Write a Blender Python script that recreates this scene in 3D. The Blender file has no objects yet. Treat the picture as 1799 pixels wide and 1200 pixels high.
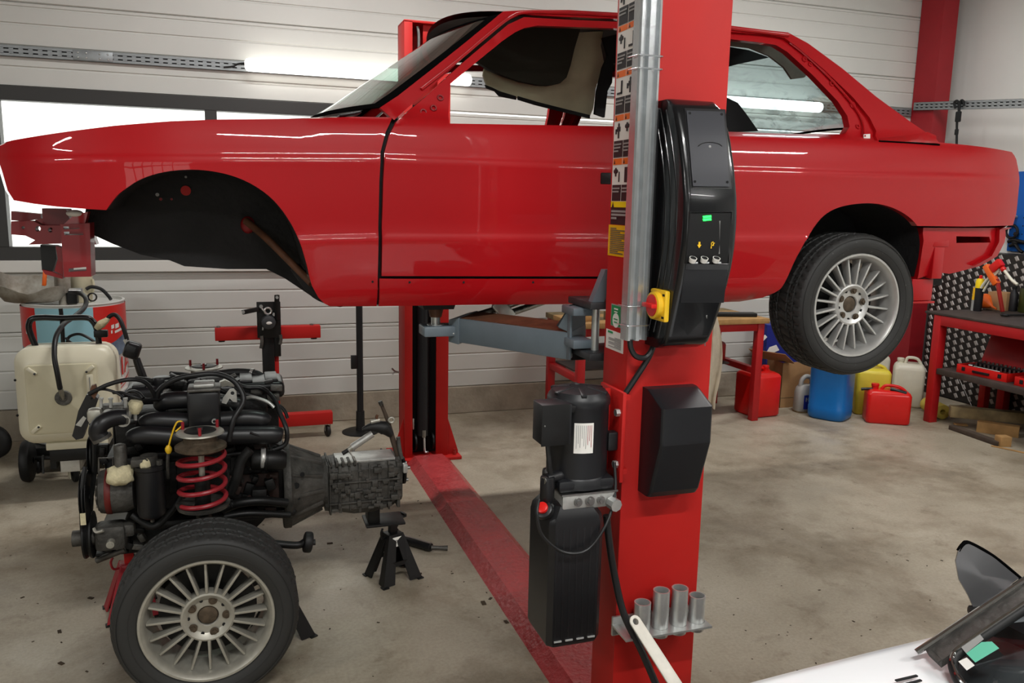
import bpy, bmesh, math, random
import numpy as np
from mathutils import Vector as V, Matrix
from mathutils.geometry import delaunay_2d_cdt
random.seed(7)
sc = bpy.context.scene
COL = sc.collection
PI = math.pi
# ---------------------------------------------------------------- camera (a phone held at eye height)
CAM_H = 1.70
F_PX = 1434.5
PITCH, ROLL, YAW = [math.radians(a) for a in (9.584, 1.1817, 18.715)]
_fw = V((math.sin(YAW), math.cos(YAW), 0)); _rt = V((math.cos(YAW), -math.sin(YAW), 0)); _up = V((0, 0, 1))
_f2 = _fw*math.cos(PITCH) - _up*math.sin(PITCH)
_u2 = _up*math.cos(PITCH) + _fw*math.sin(PITCH)
_r3 = _rt*math.cos(ROLL) + _u2*math.sin(ROLL)
_u3 = _u2*math.cos(ROLL) - _rt*math.sin(ROLL)
cd = bpy.data.cameras.new('camera'); cam = bpy.data.objects.new('camera', cd); COL.objects.link(cam)
cam.matrix_world = Matrix(((_r3.x, _u3.x, -_f2.x, 0), (_r3.y, _u3.y, -_f2.y, 0), (_r3.z, _u3.z, -_f2.z, CAM_H), (0, 0, 0, 1)))
cd.sensor_width = 36.0; cd.sensor_fit = 'HORIZONTAL'; cd.lens = F_PX/1799*36; cd.clip_start = 0.02; cd.clip_end = 200
sc.camera = cam
# ---------------------------------------------------------------- world, lamps, exposure
w = bpy.data.worlds.new('world'); sc.world = w; w.use_nodes = True
bg = w.node_tree.nodes['Background']; bg.inputs[0].default_value = (1.0, 0.985, 0.955, 1); bg.inputs[1].default_value = 2.2
sc.view_settings.view_transform = 'Standard'; sc.view_settings.look = 'None'
sc.view_settings.gamma = 1.0; sc.view_settings.use_curve_mapping = False
sc.view_settings.exposure = 0.2
sc.cycles.max_bounces = 8; sc.cycles.diffuse_bounces = 4; sc.cycles.glossy_bounces = 4
sc.cycles.transmission_bounces = 8; sc.cycles.transparent_max_bounces = 12
sc.cycles.sample_clamp_indirect = 6.0; sc.cycles.caustics_reflective = False; sc.cycles.caustics_refractive = False
sc.cycles.use_denoising = True
def area(name, loc, size, power, rot=(0, 0, 0), col=(1, 1, 1), portal=False):
    l = bpy.data.lights.new(name, 'AREA'); l.shape = 'RECTANGLE'; l.size, l.size_y = size; l.energy = power; l.color = col
    o = bpy.data.objects.new(name, l); COL.objects.link(o); o.location = loc; o.rotation_euler = rot
    if portal: l.cycles.is_portal = True
    return o
TUBE_COL = (1.0, 0.99, 0.965)
for lx in (-4.9, 0.6, 4.2):                      # the workshop's ceiling tube rows, above and behind the camera
    for ly in (-3.6, -0.3, 4.3):
        if lx < 0 and ly > 0: continue
        area('ceiling_tube_light', (lx, ly, 4.0), (1.5, 0.09), 95 if ly == -0.3 else 62, col=TUBE_COL)
area('window_daylight', (-1.4, 6.42, 1.83), (5.0, 1.05), 1, rot=(-PI/2, 0, 0), portal=True)
area('gate_daylight', (-2.6, -6.05, 2.1), (4.2, 2.6), 1, rot=(PI/2, 0, 0), portal=True)
# ---------------------------------------------------------------- pixel rays to points in the room
def ray(px, py): return _f2 + _r3*((px-900)/F_PX) - _u3*((py-600)/F_PX)
def at(px, py, Y):
    d = ray(px, py); t = Y/d.y; return V((d.x*t, Y, CAM_H+d.z*t))
def atX(px, py, X):
    d = ray(px, py); t = X/d.x; return V((X, d.y*t, CAM_H+d.z*t))
def atZ(px, py, Z):
    d = ray(px, py); t = (Z-CAM_H)/d.z; return V((d.x*t, d.y*t, Z))
# ---------------------------------------------------------------- materials
def lin(c):
    def f(x):
        x /= 255.0
        return x/12.92 if x <= 0.04045 else ((x+0.055)/1.055)**2.4
    return (f(c[0]), f(c[1]), f(c[2]))
MATS = {}
def mat(name, col, rough=0.5, metal=0.0, coat=0.0, var=0.0, vscale=8.0, bump=0.0, bscale=60.0, rvar=0.0,
        trans=0.0, alpha=1.0, emit=0.0, ior=1.45, col2=None, spec=0.5, stretch=None):
    m = bpy.data.materials.new(name); m.use_nodes = True
    nt = m.node_tree; N = nt.nodes; L = nt.links; p = N['Principled BSDF']
    c = lin(col)
    p.inputs['Base Color'].default_value = (*c, 1); p.inputs['Roughness'].default_value = rough
    p.inputs['Metallic'].default_value = metal; p.inputs['Coat Weight'].default_value = coat
    p.inputs['Coat Roughness'].default_value = 0.02; p.inputs['Coat IOR'].default_value = 1.38; p.inputs['IOR'].default_value = ior
    p.inputs['Transmission Weight'].default_value = trans; p.inputs['Alpha'].default_value = alpha
    p.inputs['Specular IOR Level'].default_value = spec
    if emit:
        p.inputs['Emission Color'].default_value = (*c, 1); p.inputs['Emission Strength'].default_value = emit
    tc = None
    def coords():
        nonlocal tc
        if tc is None:
            tc = N.new('ShaderNodeTexCoord')
            if stretch:
                mp = N.new('ShaderNodeMapping'); mp.inputs['Scale'].default_value = stretch
                L.new(tc.outputs['Object'], mp.inputs['Vector']); tc = mp
        return tc.outputs['Vector'] if stretch else tc.outputs['Object']
    if var or col2 or rvar:
        nz = N.new('ShaderNodeTexNoise'); nz.inputs['Scale'].default_value = vscale; nz.inputs['Detail'].default_value = 6
        nz.inputs['Roughness'].default_value = 0.62
        L.new(coords(), nz.inputs['Vector'])
        if var or col2:
            r = N.new('ShaderNodeValToRGB'); r.color_ramp.elements[0].position = 0.32; r.color_ramp.elements[1].position = 0.68
            a = lin(col2) if col2 else tuple(x*(1-var) for x in c)
            b = c if col2 else tuple(min(1, x*(1+var)) for x in c)
            r.color_ramp.elements[0].color = (*a, 1); r.color_ramp.elements[1].color = (*b, 1)
            L.new(nz.outputs['Fac'], r.inputs['Fac']); L.new(r.outputs['Color'], p.inputs['Base Color'])
        if rvar:
            mr = N.new('ShaderNodeMapRange'); mr.inputs['To Min'].default_value = max(0, rough-rvar); mr.inputs['To Max'].default_value = min(1, rough+rvar)
            mr.inputs['From Min'].default_value = 0.3; mr.inputs['From Max'].default_value = 0.7
            L.new(nz.outputs['Fac'], mr.inputs['Value']); L.new(mr.outputs['Result'], p.inputs['Roughness'])
    if bump:
        nb = N.new('ShaderNodeTexNoise'); nb.inputs['Scale'].default_value = bscale; nb.inputs['Detail'].default_value = 4
        L.new(coords(), nb.inputs['Vector'])
        bp = N.new('ShaderNodeBump'); bp.inputs['Strength'].default_value = bump; bp.inputs['Distance'].default_value = 0.01
        L.new(nb.outputs['Fac'], bp.inputs['Height']); L.new(bp.outputs['Normal'], p.inputs['Normal'])
    MATS[name] = m
    return m
# ---------------------------------------------------------------- mesh building
def catmull(pts, k=6, closed=False):
    pts = [V(p) for p in pts]; n = len(pts)
    if n < 3: return pts
    out = []
    rng = n if closed else n-1
    for i in range(rng):
        if closed: p0, p1, p2, p3 = pts[i-1], pts[i], pts[(i+1) % n], pts[(i+2) % n]
        else: p0, p1, p2, p3 = pts[max(i-1, 0)], pts[i], pts[i+1], pts[min(i+2, n-1)]
        for j in range(k):
            t = j/k
            out.append(0.5*((2*p1)+(p2-p0)*t+(2*p0-5*p1+4*p2-p3)*t*t+(3*p1-p0-3*p2+p3)*t*t*t))
    if not closed: out.append(pts[-1].copy())
    return out
def frame(axis, up=None):
    z = V(axis).normalized()
    u = V(up) if up is not None else (V((0, 0, 1)) if abs(z.z) < 0.95 else V((1, 0, 0)))
    x = u.cross(z)
    if x.length < 1e-6: x = V((1, 0, 0)).cross(z)
    x.normalize(); y = z.cross(x)
    return x, y, z
def inpoly(x, y, poly):
    c = False; n = len(poly); j = n-1
    for i in range(n):
        xi, yi = poly[i]; xj, yj = poly[j]
        if (yi > y) != (yj > y) and x < (xj-xi)*(y-yi)/(yj-yi)+xi: c = not c
        j = i
    return c
def refine(poly, step):
    out = []; n = len(poly)
    for i in range(n):
        a, b = poly[i], poly[(i+1) % n]; d = math.hypot(b[0]-a[0], b[1]-a[1]); k = max(1, int(math.ceil(d/step)))
        for j in range(k): out.append((a[0]+(b[0]-a[0])*j/k, a[1]+(b[1]-a[1])*j/k))
    return out
def trifill(outer, holes=(), step=None, extra=None):
    """triangles of a polygon with holes; with a step also an even grid of points inside"""
    loops = [list(outer)]+[list(h) for h in holes]
    if step: loops = [refine(l, step) for l in loops]
    pts = []; edges = []
    for l in loops:
        b = len(pts); pts += l; edges += [(b+i, b+(i+1) % len(l)) for i in range(len(l))]
    if step:
        xs = [p[0] for p in loops[0]]; ys = [p[1] for p in loops[0]]
        bp = np.array(pts)
        ex = [q for q in (extra or ()) if inpoly(q[0], q[1], loops[0]) and not any(inpoly(q[0], q[1], h) for h in loops[1:]) and ((bp[:, 0]-q[0])**2+(bp[:, 1]-q[1])**2).min() > 0.007**2]
        if ex: pts += ex; bp = np.array(pts)
        y = min(ys)+step*0.5; row = 0
        while y < max(ys):
            x = min(xs)+step*(0.5 if row % 2 else 0.25)
            while x < max(xs):
                if inpoly(x, y, loops[0]) and not any(inpoly(x, y, h) for h in loops[1:]):
                    if ((bp[:, 0]-x)**2+(bp[:, 1]-y)**2).min() > (0.45*step)**2: pts.append((x, y))
                x += step
            y += step*0.87; row += 1
    vo, eo, fo, *_ = delaunay_2d_cdt([V(p) for p in pts], edges, [], 0, 1e-6)
    tris = []
    for f in fo:
        cx = sum(vo[i].x for i in f)/3; cy = sum(vo[i].y for i in f)/3
        if inpoly(cx, cy, loops[0]) and not any(inpoly(cx, cy, h) for h in loops[1:]): tris.append(tuple(f))
    return [(v.x, v.y) for v in vo], tris
class MB:
    def __init__(s): s.bm = bmesh.new()
    def _merge(s, t):
        me = bpy.data.meshes.new('tmp'); t.to_mesh(me); t.free(); s.bm.from_mesh(me); bpy.data.meshes.remove(me)
    def raw(s, vs, fs):
        b = [s.bm.verts.new(v) for v in vs]
        for f in fs:
            if len(set(f)) >= 3:
                try: s.bm.faces.new([b[i] for i in f])
                except ValueError: pass
        return s
    def box(s, c, d, rot=None, bev=0.0, seg=2):
        t = bmesh.new(); bmesh.ops.create_cube(t, size=1.0)
        for v in t.verts: v.co = V((v.co.x*d[0], v.co.y*d[1], v.co.z*d[2]))
        if bev: bmesh.ops.bevel(t, geom=t.edges[:], offset=min(bev, min(d)*0.45), segments=seg, profile=0.5, affect='EDGES')
        M = rot.to_4x4() if rot is not None else Matrix()
        for v in t.verts: v.co = (M @ v.co)+V(c)
        s._merge(t); return s
    def span(s, a, b, bev=0.0, seg=2):
        a, b = V(a), V(b); return s.box((a+b)/2, [abs(x) for x in (b-a)], bev=bev, seg=seg)
    def bar(s, a, b, wd, ht, up=(0, 0, 1), bev=0.0, seg=2):
        """beam from a to b, wd wide across, ht high along up"""
        a, b = V(a), V(b); x, y, z = frame(b-a, up)
        R = Matrix((x, y, z)).transposed()
        return s.box((a+b)/2, (wd, ht, (b-a).length), R, bev, seg)
    def hexa(s, p, bev=0.0):
        """8 corners: 4 of one face, then 4 of the opposite face in the same order"""
        t = bmesh.new(); b = [t.verts.new(V(q)) for q in p]
        for f in ((0, 1, 2, 3), (7, 6, 5, 4), (0, 4, 5, 1), (1, 5, 6, 2), (2, 6, 7, 3), (3, 7, 4, 0)): t.faces.new([b[i] for i in f])
        bmesh.ops.recalc_face_normals(t, faces=t.faces[:])
        if bev: bmesh.ops.bevel(t, geom=t.edges[:], offset=bev, segments=2, profile=0.5, affect='EDGES')
        s._merge(t); return s
    def lathe(s, prof, o=(0, 0, 0), axis=(0, 0, 1), n=32, up=None, closed=False, a0=0.0, a1=2*PI):
        """prof: (radius, distance along axis)"""
        x, y, z = frame(axis, up); o = V(o); vs = []; fs = []
        full = abs(a1-a0-2*PI) < 1e-6; m = n if full else n+1
        for r, h in prof:
            for k in range(m):
                a = a0+(a1-a0)*k/n
                vs.append(o+z*h+x*(r*math.cos(a))+y*(r*math.sin(a)))
        P = len(prof)
        for i in range(P if closed else P-1):
            for k in range(n):
                i2 = (i+1) % P; k2 = (k+1) % m
                fs.append((i*m+k, i*m+k2, i2*m+k2, i2*m+k))
        t = bmesh.new(); b = [t.verts.new(v) for v in vs]
        for f in fs:
            try: t.faces.new([b[i] for i in f])
            except ValueError: pass
        bmesh.ops.remove_doubles(t, verts=t.verts[:], dist=1e-6)
        bmesh.ops.recalc_face_normals(t, faces=t.faces[:])
        s._merge(t); return s
    def cyl(s, a, b, r, r2=None, n=20, bev=0.0):
        a, b = V(a), V(b); h = (b-a).length; r2 = r if r2 is None else r2
        if bev: prof = [(0, 0), (r-bev, 0), (r-bev*0.3, bev*0.3), (r, bev), (r2, h-bev), (r2-bev*0.3, h-bev*0.3), (r2-bev, h), (0, h)]
        else: prof = [(0, 0), (r, 0), (r2, h), (0, h)]
        return s.lathe(prof, a, b-a, n)
    def ring(s, c, axis, R, r, n=32, m=10):
        return s.lathe([(R+r*math.cos(2*PI*k/m), r*math.sin(2*PI*k/m)) for k in range(m)], c, axis, n, closed=True)
    def tube(s, pts, r, n=10, k=6, closed=False, caps=True):
        P = catmull(pts, k, closed) if k > 1 else [V(p) for p in pts]
        m = len(P); rs = r if hasattr(r, '__len__') else None
        vs = []; fs = []; x = None
        for i, p in enumerate(P):
            if closed: tg = P[(i+1) % m]-P[i-1]
            else: tg = P[min(i+1, m-1)]-P[max(i-1, 0)]
            tg.normalize()
            if x is None: x, y, _ = frame(tg)
            else:
                x = x-tg*x.dot(tg)
                if x.length < 1e-6: x, y, _ = frame(tg)
                x.normalize(); y = tg.cross(x)
            rr = r if rs is None else rs[0]+(rs[-1]-rs[0])*i/(m-1) if len(rs) == 2 else float(np.interp(i/(m-1), np.linspace(0, 1, len(rs)), rs))
            for j in range(n):
                a = 2*PI*j/n; vs.append(p+x*(rr*math.cos(a))+y*(rr*math.sin(a)))
        for i in range(m if closed else m-1):
            i2 = (i+1) % m
            for j in range(n): fs.append((i*n+j, i*n+(j+1) % n, i2*n+(j+1) % n, i2*n+j))
        if caps and not closed:
            fs.append(tuple(range(n-1, -1, -1))); fs.append(tuple((m-1)*n+j for j in range(n)))
        return s.raw(vs, fs)
    def sphere(s, c, r, sc_=(1, 1, 1), n=20, rot=None):
        t = bmesh.new(); bmesh.ops.create_uvsphere(t, u_segments=n, v_segments=max(6, n//2), radius=r)
        for v in t.verts:
            q = V((v.co.x*sc_[0], v.co.y*sc_[1], v.co.z*sc_[2])); v.co = (rot @ q if rot is not None else q)+V(c)
        s._merge(t); return s
    def plate(s, outer, holes, o, ux, uy, depth, bev=0.0):
        """flat polygon (with holes) in the frame o, ux, uy, given depth along ux x uy"""
        ux, uy = V(ux), V(uy); n = ux.cross(uy).normalized(); o = V(o)
        pts, tr = trifill(outer, holes)
        t = bmesh.new()
        A = [t.verts.new(o+ux*p[0]+uy*p[1]) for p in pts]; B = [t.verts.new(o+ux*p[0]+uy*p[1]+n*depth) for p in pts]
        cnt = {}
        for f in tr:
            for i in range(3):
                e = (f[i], f[(i+1) % 3]); cnt[frozenset(e)] = cnt.get(frozenset(e), 0)+1
        for f in tr:
            t.faces.new([A[i] for i in reversed(f)]); t.faces.new([B[i] for i in f])
            for i in range(3):
                a, b = f[i], f[(i+1) % 3]
                if cnt[frozenset((a, b))] == 1: t.faces.new([A[a], A[b], B[b], B[a]])
        loose = [v for v in t.verts if not v.link_faces]
        for v in loose: t.verts.remove(v)
        bmesh.ops.recalc_face_normals(t, faces=t.faces[:])
        if bev:
            es = [e for e in t.edges if len(e.link_faces) == 2 and e.link_faces[0].normal.angle(e.link_faces[1].normal, 0) > 0.7]
            bmesh.ops.bevel(t, geom=es, offset=bev, segments=2, profile=0.5, affect='EDGES')
        s._merge(t); return s
    def loft(s, rings, closed=True, caps=True):
        n = len(rings[0]); vs = [V(p) for r in rings for p in r]; fs = []
        for i in range(len(rings)-1):
            for j in range(n if closed else n-1):
                fs.append((i*n+j, i*n+(j+1) % n, (i+1)*n+(j+1) % n, (i+1)*n+j))
        t = bmesh.new(); b = [t.verts.new(v) for v in vs]
        for f in fs:
            try: t.faces.new([b[i] for i in f])
            except ValueError: pass
        if caps and closed:
            t.faces.new([b[j] for j in range(n)]); t.faces.new([b[(len(rings)-1)*n+j] for j in range(n)])
        bmesh.ops.recalc_face_normals(t, faces=t.faces[:])
        s._merge(t); return s
    def skin(s, outer, holes, fn, step, thick=0.0, lip=0.0, extra=None):
        """curved sheet: outline in (u, v) filled with an even grid, carried to 3-D by fn(u, v, depth)"""
        pts, tr = trifill(outer, holes, step, extra)
        vs = [fn(p[0], p[1], 0.0) for p in pts]; fs = list(tr)
        cnt = {}
        for f in tr:
            for i in range(3): cnt[frozenset((f[i], f[(i+1) % 3]))] = cnt.get(frozenset((f[i], f[(i+1) % 3])), 0)+1
        if lip:
            idx = {}
            for f in tr:
                for i in range(3):
                    a, b = f[i], f[(i+1) % 3]
                    if cnt[frozenset((a, b))] == 1:
                        for q in (a, b):
                            if q not in idx: idx[q] = len(vs); vs.append(fn(pts[q][0], pts[q][1], lip))
                        fs.append((b, a, idx[a], idx[b]))
        s.raw(vs, fs); return s
    def build(s, name, m, parent=None, smooth=38, flip=False):
        loose = [v for v in s.bm.verts if not v.link_faces]
        for v in loose: s.bm.verts.remove(v)
        if flip: bmesh.ops.reverse_faces(s.bm, faces=s.bm.faces[:])
        off = V((0, 0, 0)); p = parent
        while p is not None: off += p.location; p = p.parent
        for v in s.bm.verts: v.co -= off
        me = bpy.data.meshes.new(name); s.bm.to_mesh(me); s.bm.free()
        for f in me.polygons: f.use_smooth = bool(smooth)
        if smooth: me.set_sharp_from_angle(angle=math.radians(smooth))
        if isinstance(m, str): m = MATS[m]
        me.materials.append(m)
        o = bpy.data.objects.new(name, me); COL.objects.link(o)
        if parent is not None: o.parent = parent
        return o
def tag(o, label=None, cat=None, group=None, kind=None):
    if label: o['label'] = label
    if cat: o['category'] = cat
    if group: o['group'] = group
    if kind: o['kind'] = kind
    return o
def empty(name, loc, label=None, cat=None, group=None, kind=None):
    o = bpy.data.objects.new(name, None); COL.objects.link(o); o.location = loc; o.empty_display_size = 0.1
    return tag(o, label, cat, group, kind)
def solo(mb, name, m, loc, label, cat, group=None, smooth=38):
    """a thing that is one mesh: origin at loc"""
    for v in mb.bm.verts: v.co -= V(loc)
    o = mb.build(name, m, None, smooth); o.location = loc
    return tag(o, label, cat, group)
def copy_tree(o, parent=None):
    c = o.copy(); COL.objects.link(c); c.parent = parent
    for ch in list(o.children): copy_tree(ch, c)
    return c
def again(src, parent, loc=None, rot=None):
    c = src.copy(); COL.objects.link(c); c.parent = parent
    if loc is not None: c.location = loc
    if rot is not None: c.rotation_euler = rot
    return c
def text_mesh(s, size, extrude=0.0004, bold=0.0):
    cu = bpy.data.curves.new('txt', 'FONT'); cu.body = s; cu.size = size; cu.extrude = extrude; cu.offset = bold
    cu.align_x = 'CENTER'; cu.align_y = 'CENTER'; cu.resolution_u = 3
    o = bpy.data.objects.new('txt', cu); COL.objects.link(o)
    dg = bpy.context.evaluated_depsgraph_get(); me = bpy.data.meshes.new_from_object(o.evaluated_get(dg))
    vs = [v.co.copy() for v in me.vertices]; fs = [tuple(p.vertices) for p in me.polygons]
    bpy.data.objects.remove(o); bpy.data.curves.remove(cu); bpy.data.meshes.remove(me)
    return vs, fs
# ================================================================ materials
mat('red_paint', (172, 10, 20), rough=0.45, coat=0.8, spec=0.25)
mat('red_inner_shaded', (128, 12, 20), rough=0.45, coat=0.15)  # darker copy of the car red, shade painted into the inner parts
mat('lift_red', (182, 28, 24), rough=0.55, coat=0.0, var=0.06, vscale=3, spec=0.4)
mat('beam_red', (172, 62, 64), rough=0.30, var=0.14, vscale=9, bump=0.55, bscale=42, rvar=0.1)
mat('bench_red', (176, 24, 28), rough=0.42, var=0.08)
mat('column_red', (150, 24, 34), rough=0.5, var=0.06)
mat('wall_sheet', (203, 203, 198), rough=0.42, var=0.03, vscale=1.5)
mat('wall_plain', (226, 226, 222), rough=0.7, var=0.03, vscale=1.2)
mat('ceiling_sheet', (128, 126, 122), rough=0.7)
mat('gate_wall', (104, 102, 98), rough=0.8)
mat('plinth_concrete', (158, 148, 132), rough=0.85, var=0.22, vscale=4, bump=0.5, bscale=30)
mat('anthracite', (50, 49, 48), rough=0.45)
mat('sill_white', (214, 212, 206), rough=0.4)
mat('galvanised', (206, 210, 212), rough=0.26, metal=0.8, var=0.1, vscale=25)
mat('rail_zinc', (150, 154, 156), rough=0.42, metal=0.6, var=0.1, vscale=25)
mat('zinc', (206, 208, 206), rough=0.3, metal=0.75, var=0.08, vscale=30)
mat('steel', (150, 150, 148), rough=0.35, metal=1.0, var=0.15, vscale=30)
mat('mirror_chrome', (160, 160, 162), rough=0.16, metal=0.7)
mat('mirror_grey', (112, 110, 104), rough=0.45)
mat('chrome', (225, 226, 228), rough=0.06, metal=1.0)
mat('alloy', (198, 198, 195), rough=0.38, metal=0.6, var=0.06, vscale=20)
mat('alloy_dull', (172, 169, 158), rough=0.42, metal=0.55, var=0.12, vscale=18)
mat('dirty_alu', (92, 90, 86), rough=0.5, metal=0.6, var=0.4, vscale=22, bump=0.3, bscale=70)
mat('bright_alu', (186, 186, 182), rough=0.4, metal=0.6, var=0.2, vscale=25)
mat('gearbox_alu', (74, 72, 68), rough=0.55, metal=0.35, var=0.45, vscale=16, bump=0.35, bscale=60)
mat('underseal', (24, 23, 24), rough=0.75, var=0.3, vscale=6, bump=0.4, bscale=45)
mat('black_plastic', (22, 22, 24), rough=0.36, var=0.12, vscale=14)
mat('black_gloss', (18, 19, 21), rough=0.22, coat=0.3)
mat('black_satin', (24, 25, 28), rough=0.42)
mat('seal_black', (10, 10, 10), rough=0.95, spec=0.0)
mat('plate_grey', (42, 43, 49), rough=0.42)
mat('black_metal', (20, 20, 20), rough=0.45, metal=0.2, var=0.2, vscale=18)
mat('engine_black', (22, 21, 21), rough=0.5, metal=0.2, var=0.45, vscale=15, bump=0.3, bscale=50)
mat('manifold_black', (26, 26, 28), rough=0.38, var=0.15, vscale=14)
mat('rubber', (23, 23, 23), rough=0.55, var=0.15, vscale=12)
mat('rust_brown', (92, 58, 38), rough=0.6, var=0.35, vscale=20)
mat('block_brown', (48, 32, 27), rough=0.7, var=0.35, vscale=14)
mat('band_red', (92, 24, 20), rough=0.5, var=0.2)
mat('hub_rust', (86, 74, 60), rough=0.6, metal=0.4, var=0.4, vscale=40)
mat('spring_red', (150, 36, 44), rough=0.4, var=0.12, vscale=30)
mat('lift_grey', (104, 116, 124), rough=0.4, var=0.08, vscale=8)
mat('lift_dark', (52, 54, 56), rough=0.5, var=0.15)
mat('cream_plastic', (226, 220, 196), rough=0.35, var=0.04, vscale=4)
mat('cream_panel', (218, 211, 182), rough=0.4, var=0.04, vscale=4)
mat('board_cream', (205, 200, 168), rough=0.8, var=0.12, vscale=5)
mat('board_olive', (46, 44, 34), rough=0.85, var=0.15, vscale=5)
mat('lining_grey', (120, 112, 100), rough=0.85, var=0.2, vscale=8)
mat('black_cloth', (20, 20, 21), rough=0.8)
mat('yellow', (236, 190, 40), rough=0.4)
mat('signal_yellow', (250, 216, 20), rough=0.45)
mat('label_yellow', (238, 182, 24), rough=0.45)
mat('label_orange', (238, 112, 34), rough=0.45)
mat('label_white', (232, 230, 224), rough=0.5)
mat('label_black', (34, 33, 36), rough=0.5)
mat('label_grey', (150, 150, 148), rough=0.5)
mat('label_green', (24, 140, 82), rough=0.45)
mat('red_plastic', (214, 28, 24), rough=0.3, var=0.05)
mat('dark_red_plastic', (150, 34, 26), rough=0.4, var=0.15)
mat('blue_plastic', (18, 104, 176), rough=0.3, var=0.05)
mat('yellow_plastic', (214, 196, 62), rough=0.4, var=0.08)
mat('white_plastic', (222, 218, 200), rough=0.4, var=0.05)
mat('grey_plastic', (168, 168, 164), rough=0.4, var=0.05)
mat('navy', (30, 42, 130), rough=0.4)
mat('blue_board', (18, 96, 184), rough=0.5)
mat('cardboard', (166, 128, 88), rough=0.85, var=0.08)
mat('cloth_beige', (196, 184, 164), rough=0.9, var=0.12, vscale=10)
mat('wood', (166, 128, 80), rough=0.8, var=0.2, vscale=9, stretch=(1, 1, 1))
mat('old_wood', (116, 100, 70), rough=0.85, var=0.35, vscale=10)
mat('dark_wood', (70, 58, 48), rough=0.85, var=0.3, vscale=10)
mat('foam_yellow', (206, 184, 84), rough=0.8, var=0.12, vscale=12)
mat('orange_plastic', (236, 104, 34), rough=0.35)
mat('bench_top', (62, 54, 50), rough=0.6, var=0.3, vscale=12)
mat('lozenge', (176, 170, 166), rough=0.45, metal=0.4)
mat('plate_dark', (50, 46, 44), rough=0.5, metal=0.4, var=0.2)
mat('white_paint', (236, 238, 240), rough=0.3, coat=1.0)
mat('lever_white', (208, 204, 192), rough=0.4, var=0.1, vscale=20)
mat('drum_blue', (150, 200, 214), rough=0.35)
mat('drum_red', (206, 40, 34), rough=0.35)
mat('drum_photo', (120, 138, 160), rough=0.4, col2=(64, 76, 104), vscale=14)
mat('drum_white', (226, 226, 222), rough=0.35)
mat('dull_alu', (172, 168, 158), rough=0.5, metal=0.5, col2=(112, 100, 84), vscale=9)
mat('putty', (206, 196, 160), rough=0.85, var=0.15, vscale=40, bump=0.4, bscale=80)
mat('film_green', (96, 190, 160), rough=0.4)
mat('led_green', (30, 240, 70), emit=4.0)
mat('tube_glow', (255, 252, 245), emit=3.2)
mat('dark_void', (10, 10, 11), rough=0.8)
mat('leaf', (62, 50, 36), rough=0.9, var=0.3)
mat('hose', (26, 26, 27), rough=0.42)
def glass_mat(name, tint, refl=1.0, rough=0.0):
    m = bpy.data.materials.new(name); m.use_nodes = True; nt = m.node_tree; N = nt.nodes; L = nt.links
    N.remove(N['Principled BSDF']); out = N['Material Output']
    t = N.new('ShaderNodeBsdfTransparent'); t.inputs[0].default_value = (*lin(tint), 1)
    g = N.new('ShaderNodeBsdfGlossy'); g.inputs['Roughness'].default_value = rough
    fr = N.new('ShaderNodeFresnel'); fr.inputs[0].default_value = 1.5
    mu = N.new('ShaderNodeMath'); mu.operation = 'MULTIPLY'; mu.inputs[1].default_value = refl; mu.use_clamp = True
    mx = N.new('ShaderNodeMixShader')
    L.new(fr.outputs[0], mu.inputs[0]); L.new(mu.outputs[0], mx.inputs[0]); L.new(t.outputs[0], mx.inputs[1]); L.new(g.outputs[0], mx.inputs[2])
    L.new(mx.outputs[0], out.inputs['Surface']); MATS[name] = m; return m
glass_mat('window_glass', (246, 248, 246))
glass_mat('car_glass', (206, 228, 220), 0.7)
glass_mat('dark_glass', (110, 116, 118), 1.2)
def smear_glass(name):
    """glass under a wrinkled protective film"""
    m = glass_mat(name, (205, 228, 232), 1.6, 0.08); nt = m.node_tree; N = nt.nodes; L = nt.links
    tc = N.new('ShaderNodeTexCoord'); mp = N.new('ShaderNodeMapping'); mp.inputs['Scale'].default_value = (3, 3, 9)
    nz = N.new('ShaderNodeTexNoise'); nz.inputs['Scale'].default_value = 2.5; nz.inputs['Detail'].default_value = 5; nz.inputs['Distortion'].default_value = 1.2
    L.new(tc.outputs['Object'], mp.inputs[0]); L.new(mp.outputs[0], nz.inputs['Vector'])
    df = N.new('ShaderNodeBsdfDiffuse'); df.inputs[0].default_value = (*lin((188, 206, 214)), 1)
    r = N.new('ShaderNodeMapRange'); r.inputs['From Min'].default_value = 0.45; r.inputs['From Max'].default_value = 0.7; r.inputs['To Min'].default_value = 0.12; r.inputs['To Max'].default_value = 0.55
    mx = N.new('ShaderNodeMixShader'); out = N['Material Output']; old = out.inputs['Surface'].links[0].from_socket
    sz = N.new('ShaderNodeSeparateXYZ'); L.new(tc.outputs['Object'], sz.inputs[0])
    zr = N.new('ShaderNodeMapRange'); zr.inputs['From Min'].default_value = 0.97; zr.inputs['From Max'].default_value = 0.90; zr.inputs['To Min'].default_value = 0.25; zr.inputs['To Max'].default_value = 1.0
    L.new(sz.outputs[2], zr.inputs[0]); pr = N.new('ShaderNodeMath'); pr.operation = 'MULTIPLY'
    L.new(nz.outputs['Fac'], r.inputs[0]); L.new(r.outputs[0], pr.inputs[0]); L.new(zr.outputs[0], pr.inputs[1]); L.new(pr.outputs[0], mx.inputs[0]); L.new(old, mx.inputs[1]); L.new(df.outputs[0], mx.inputs[2]); L.new(mx.outputs[0], out.inputs['Surface'])
smear_glass('film_glass')
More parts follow.
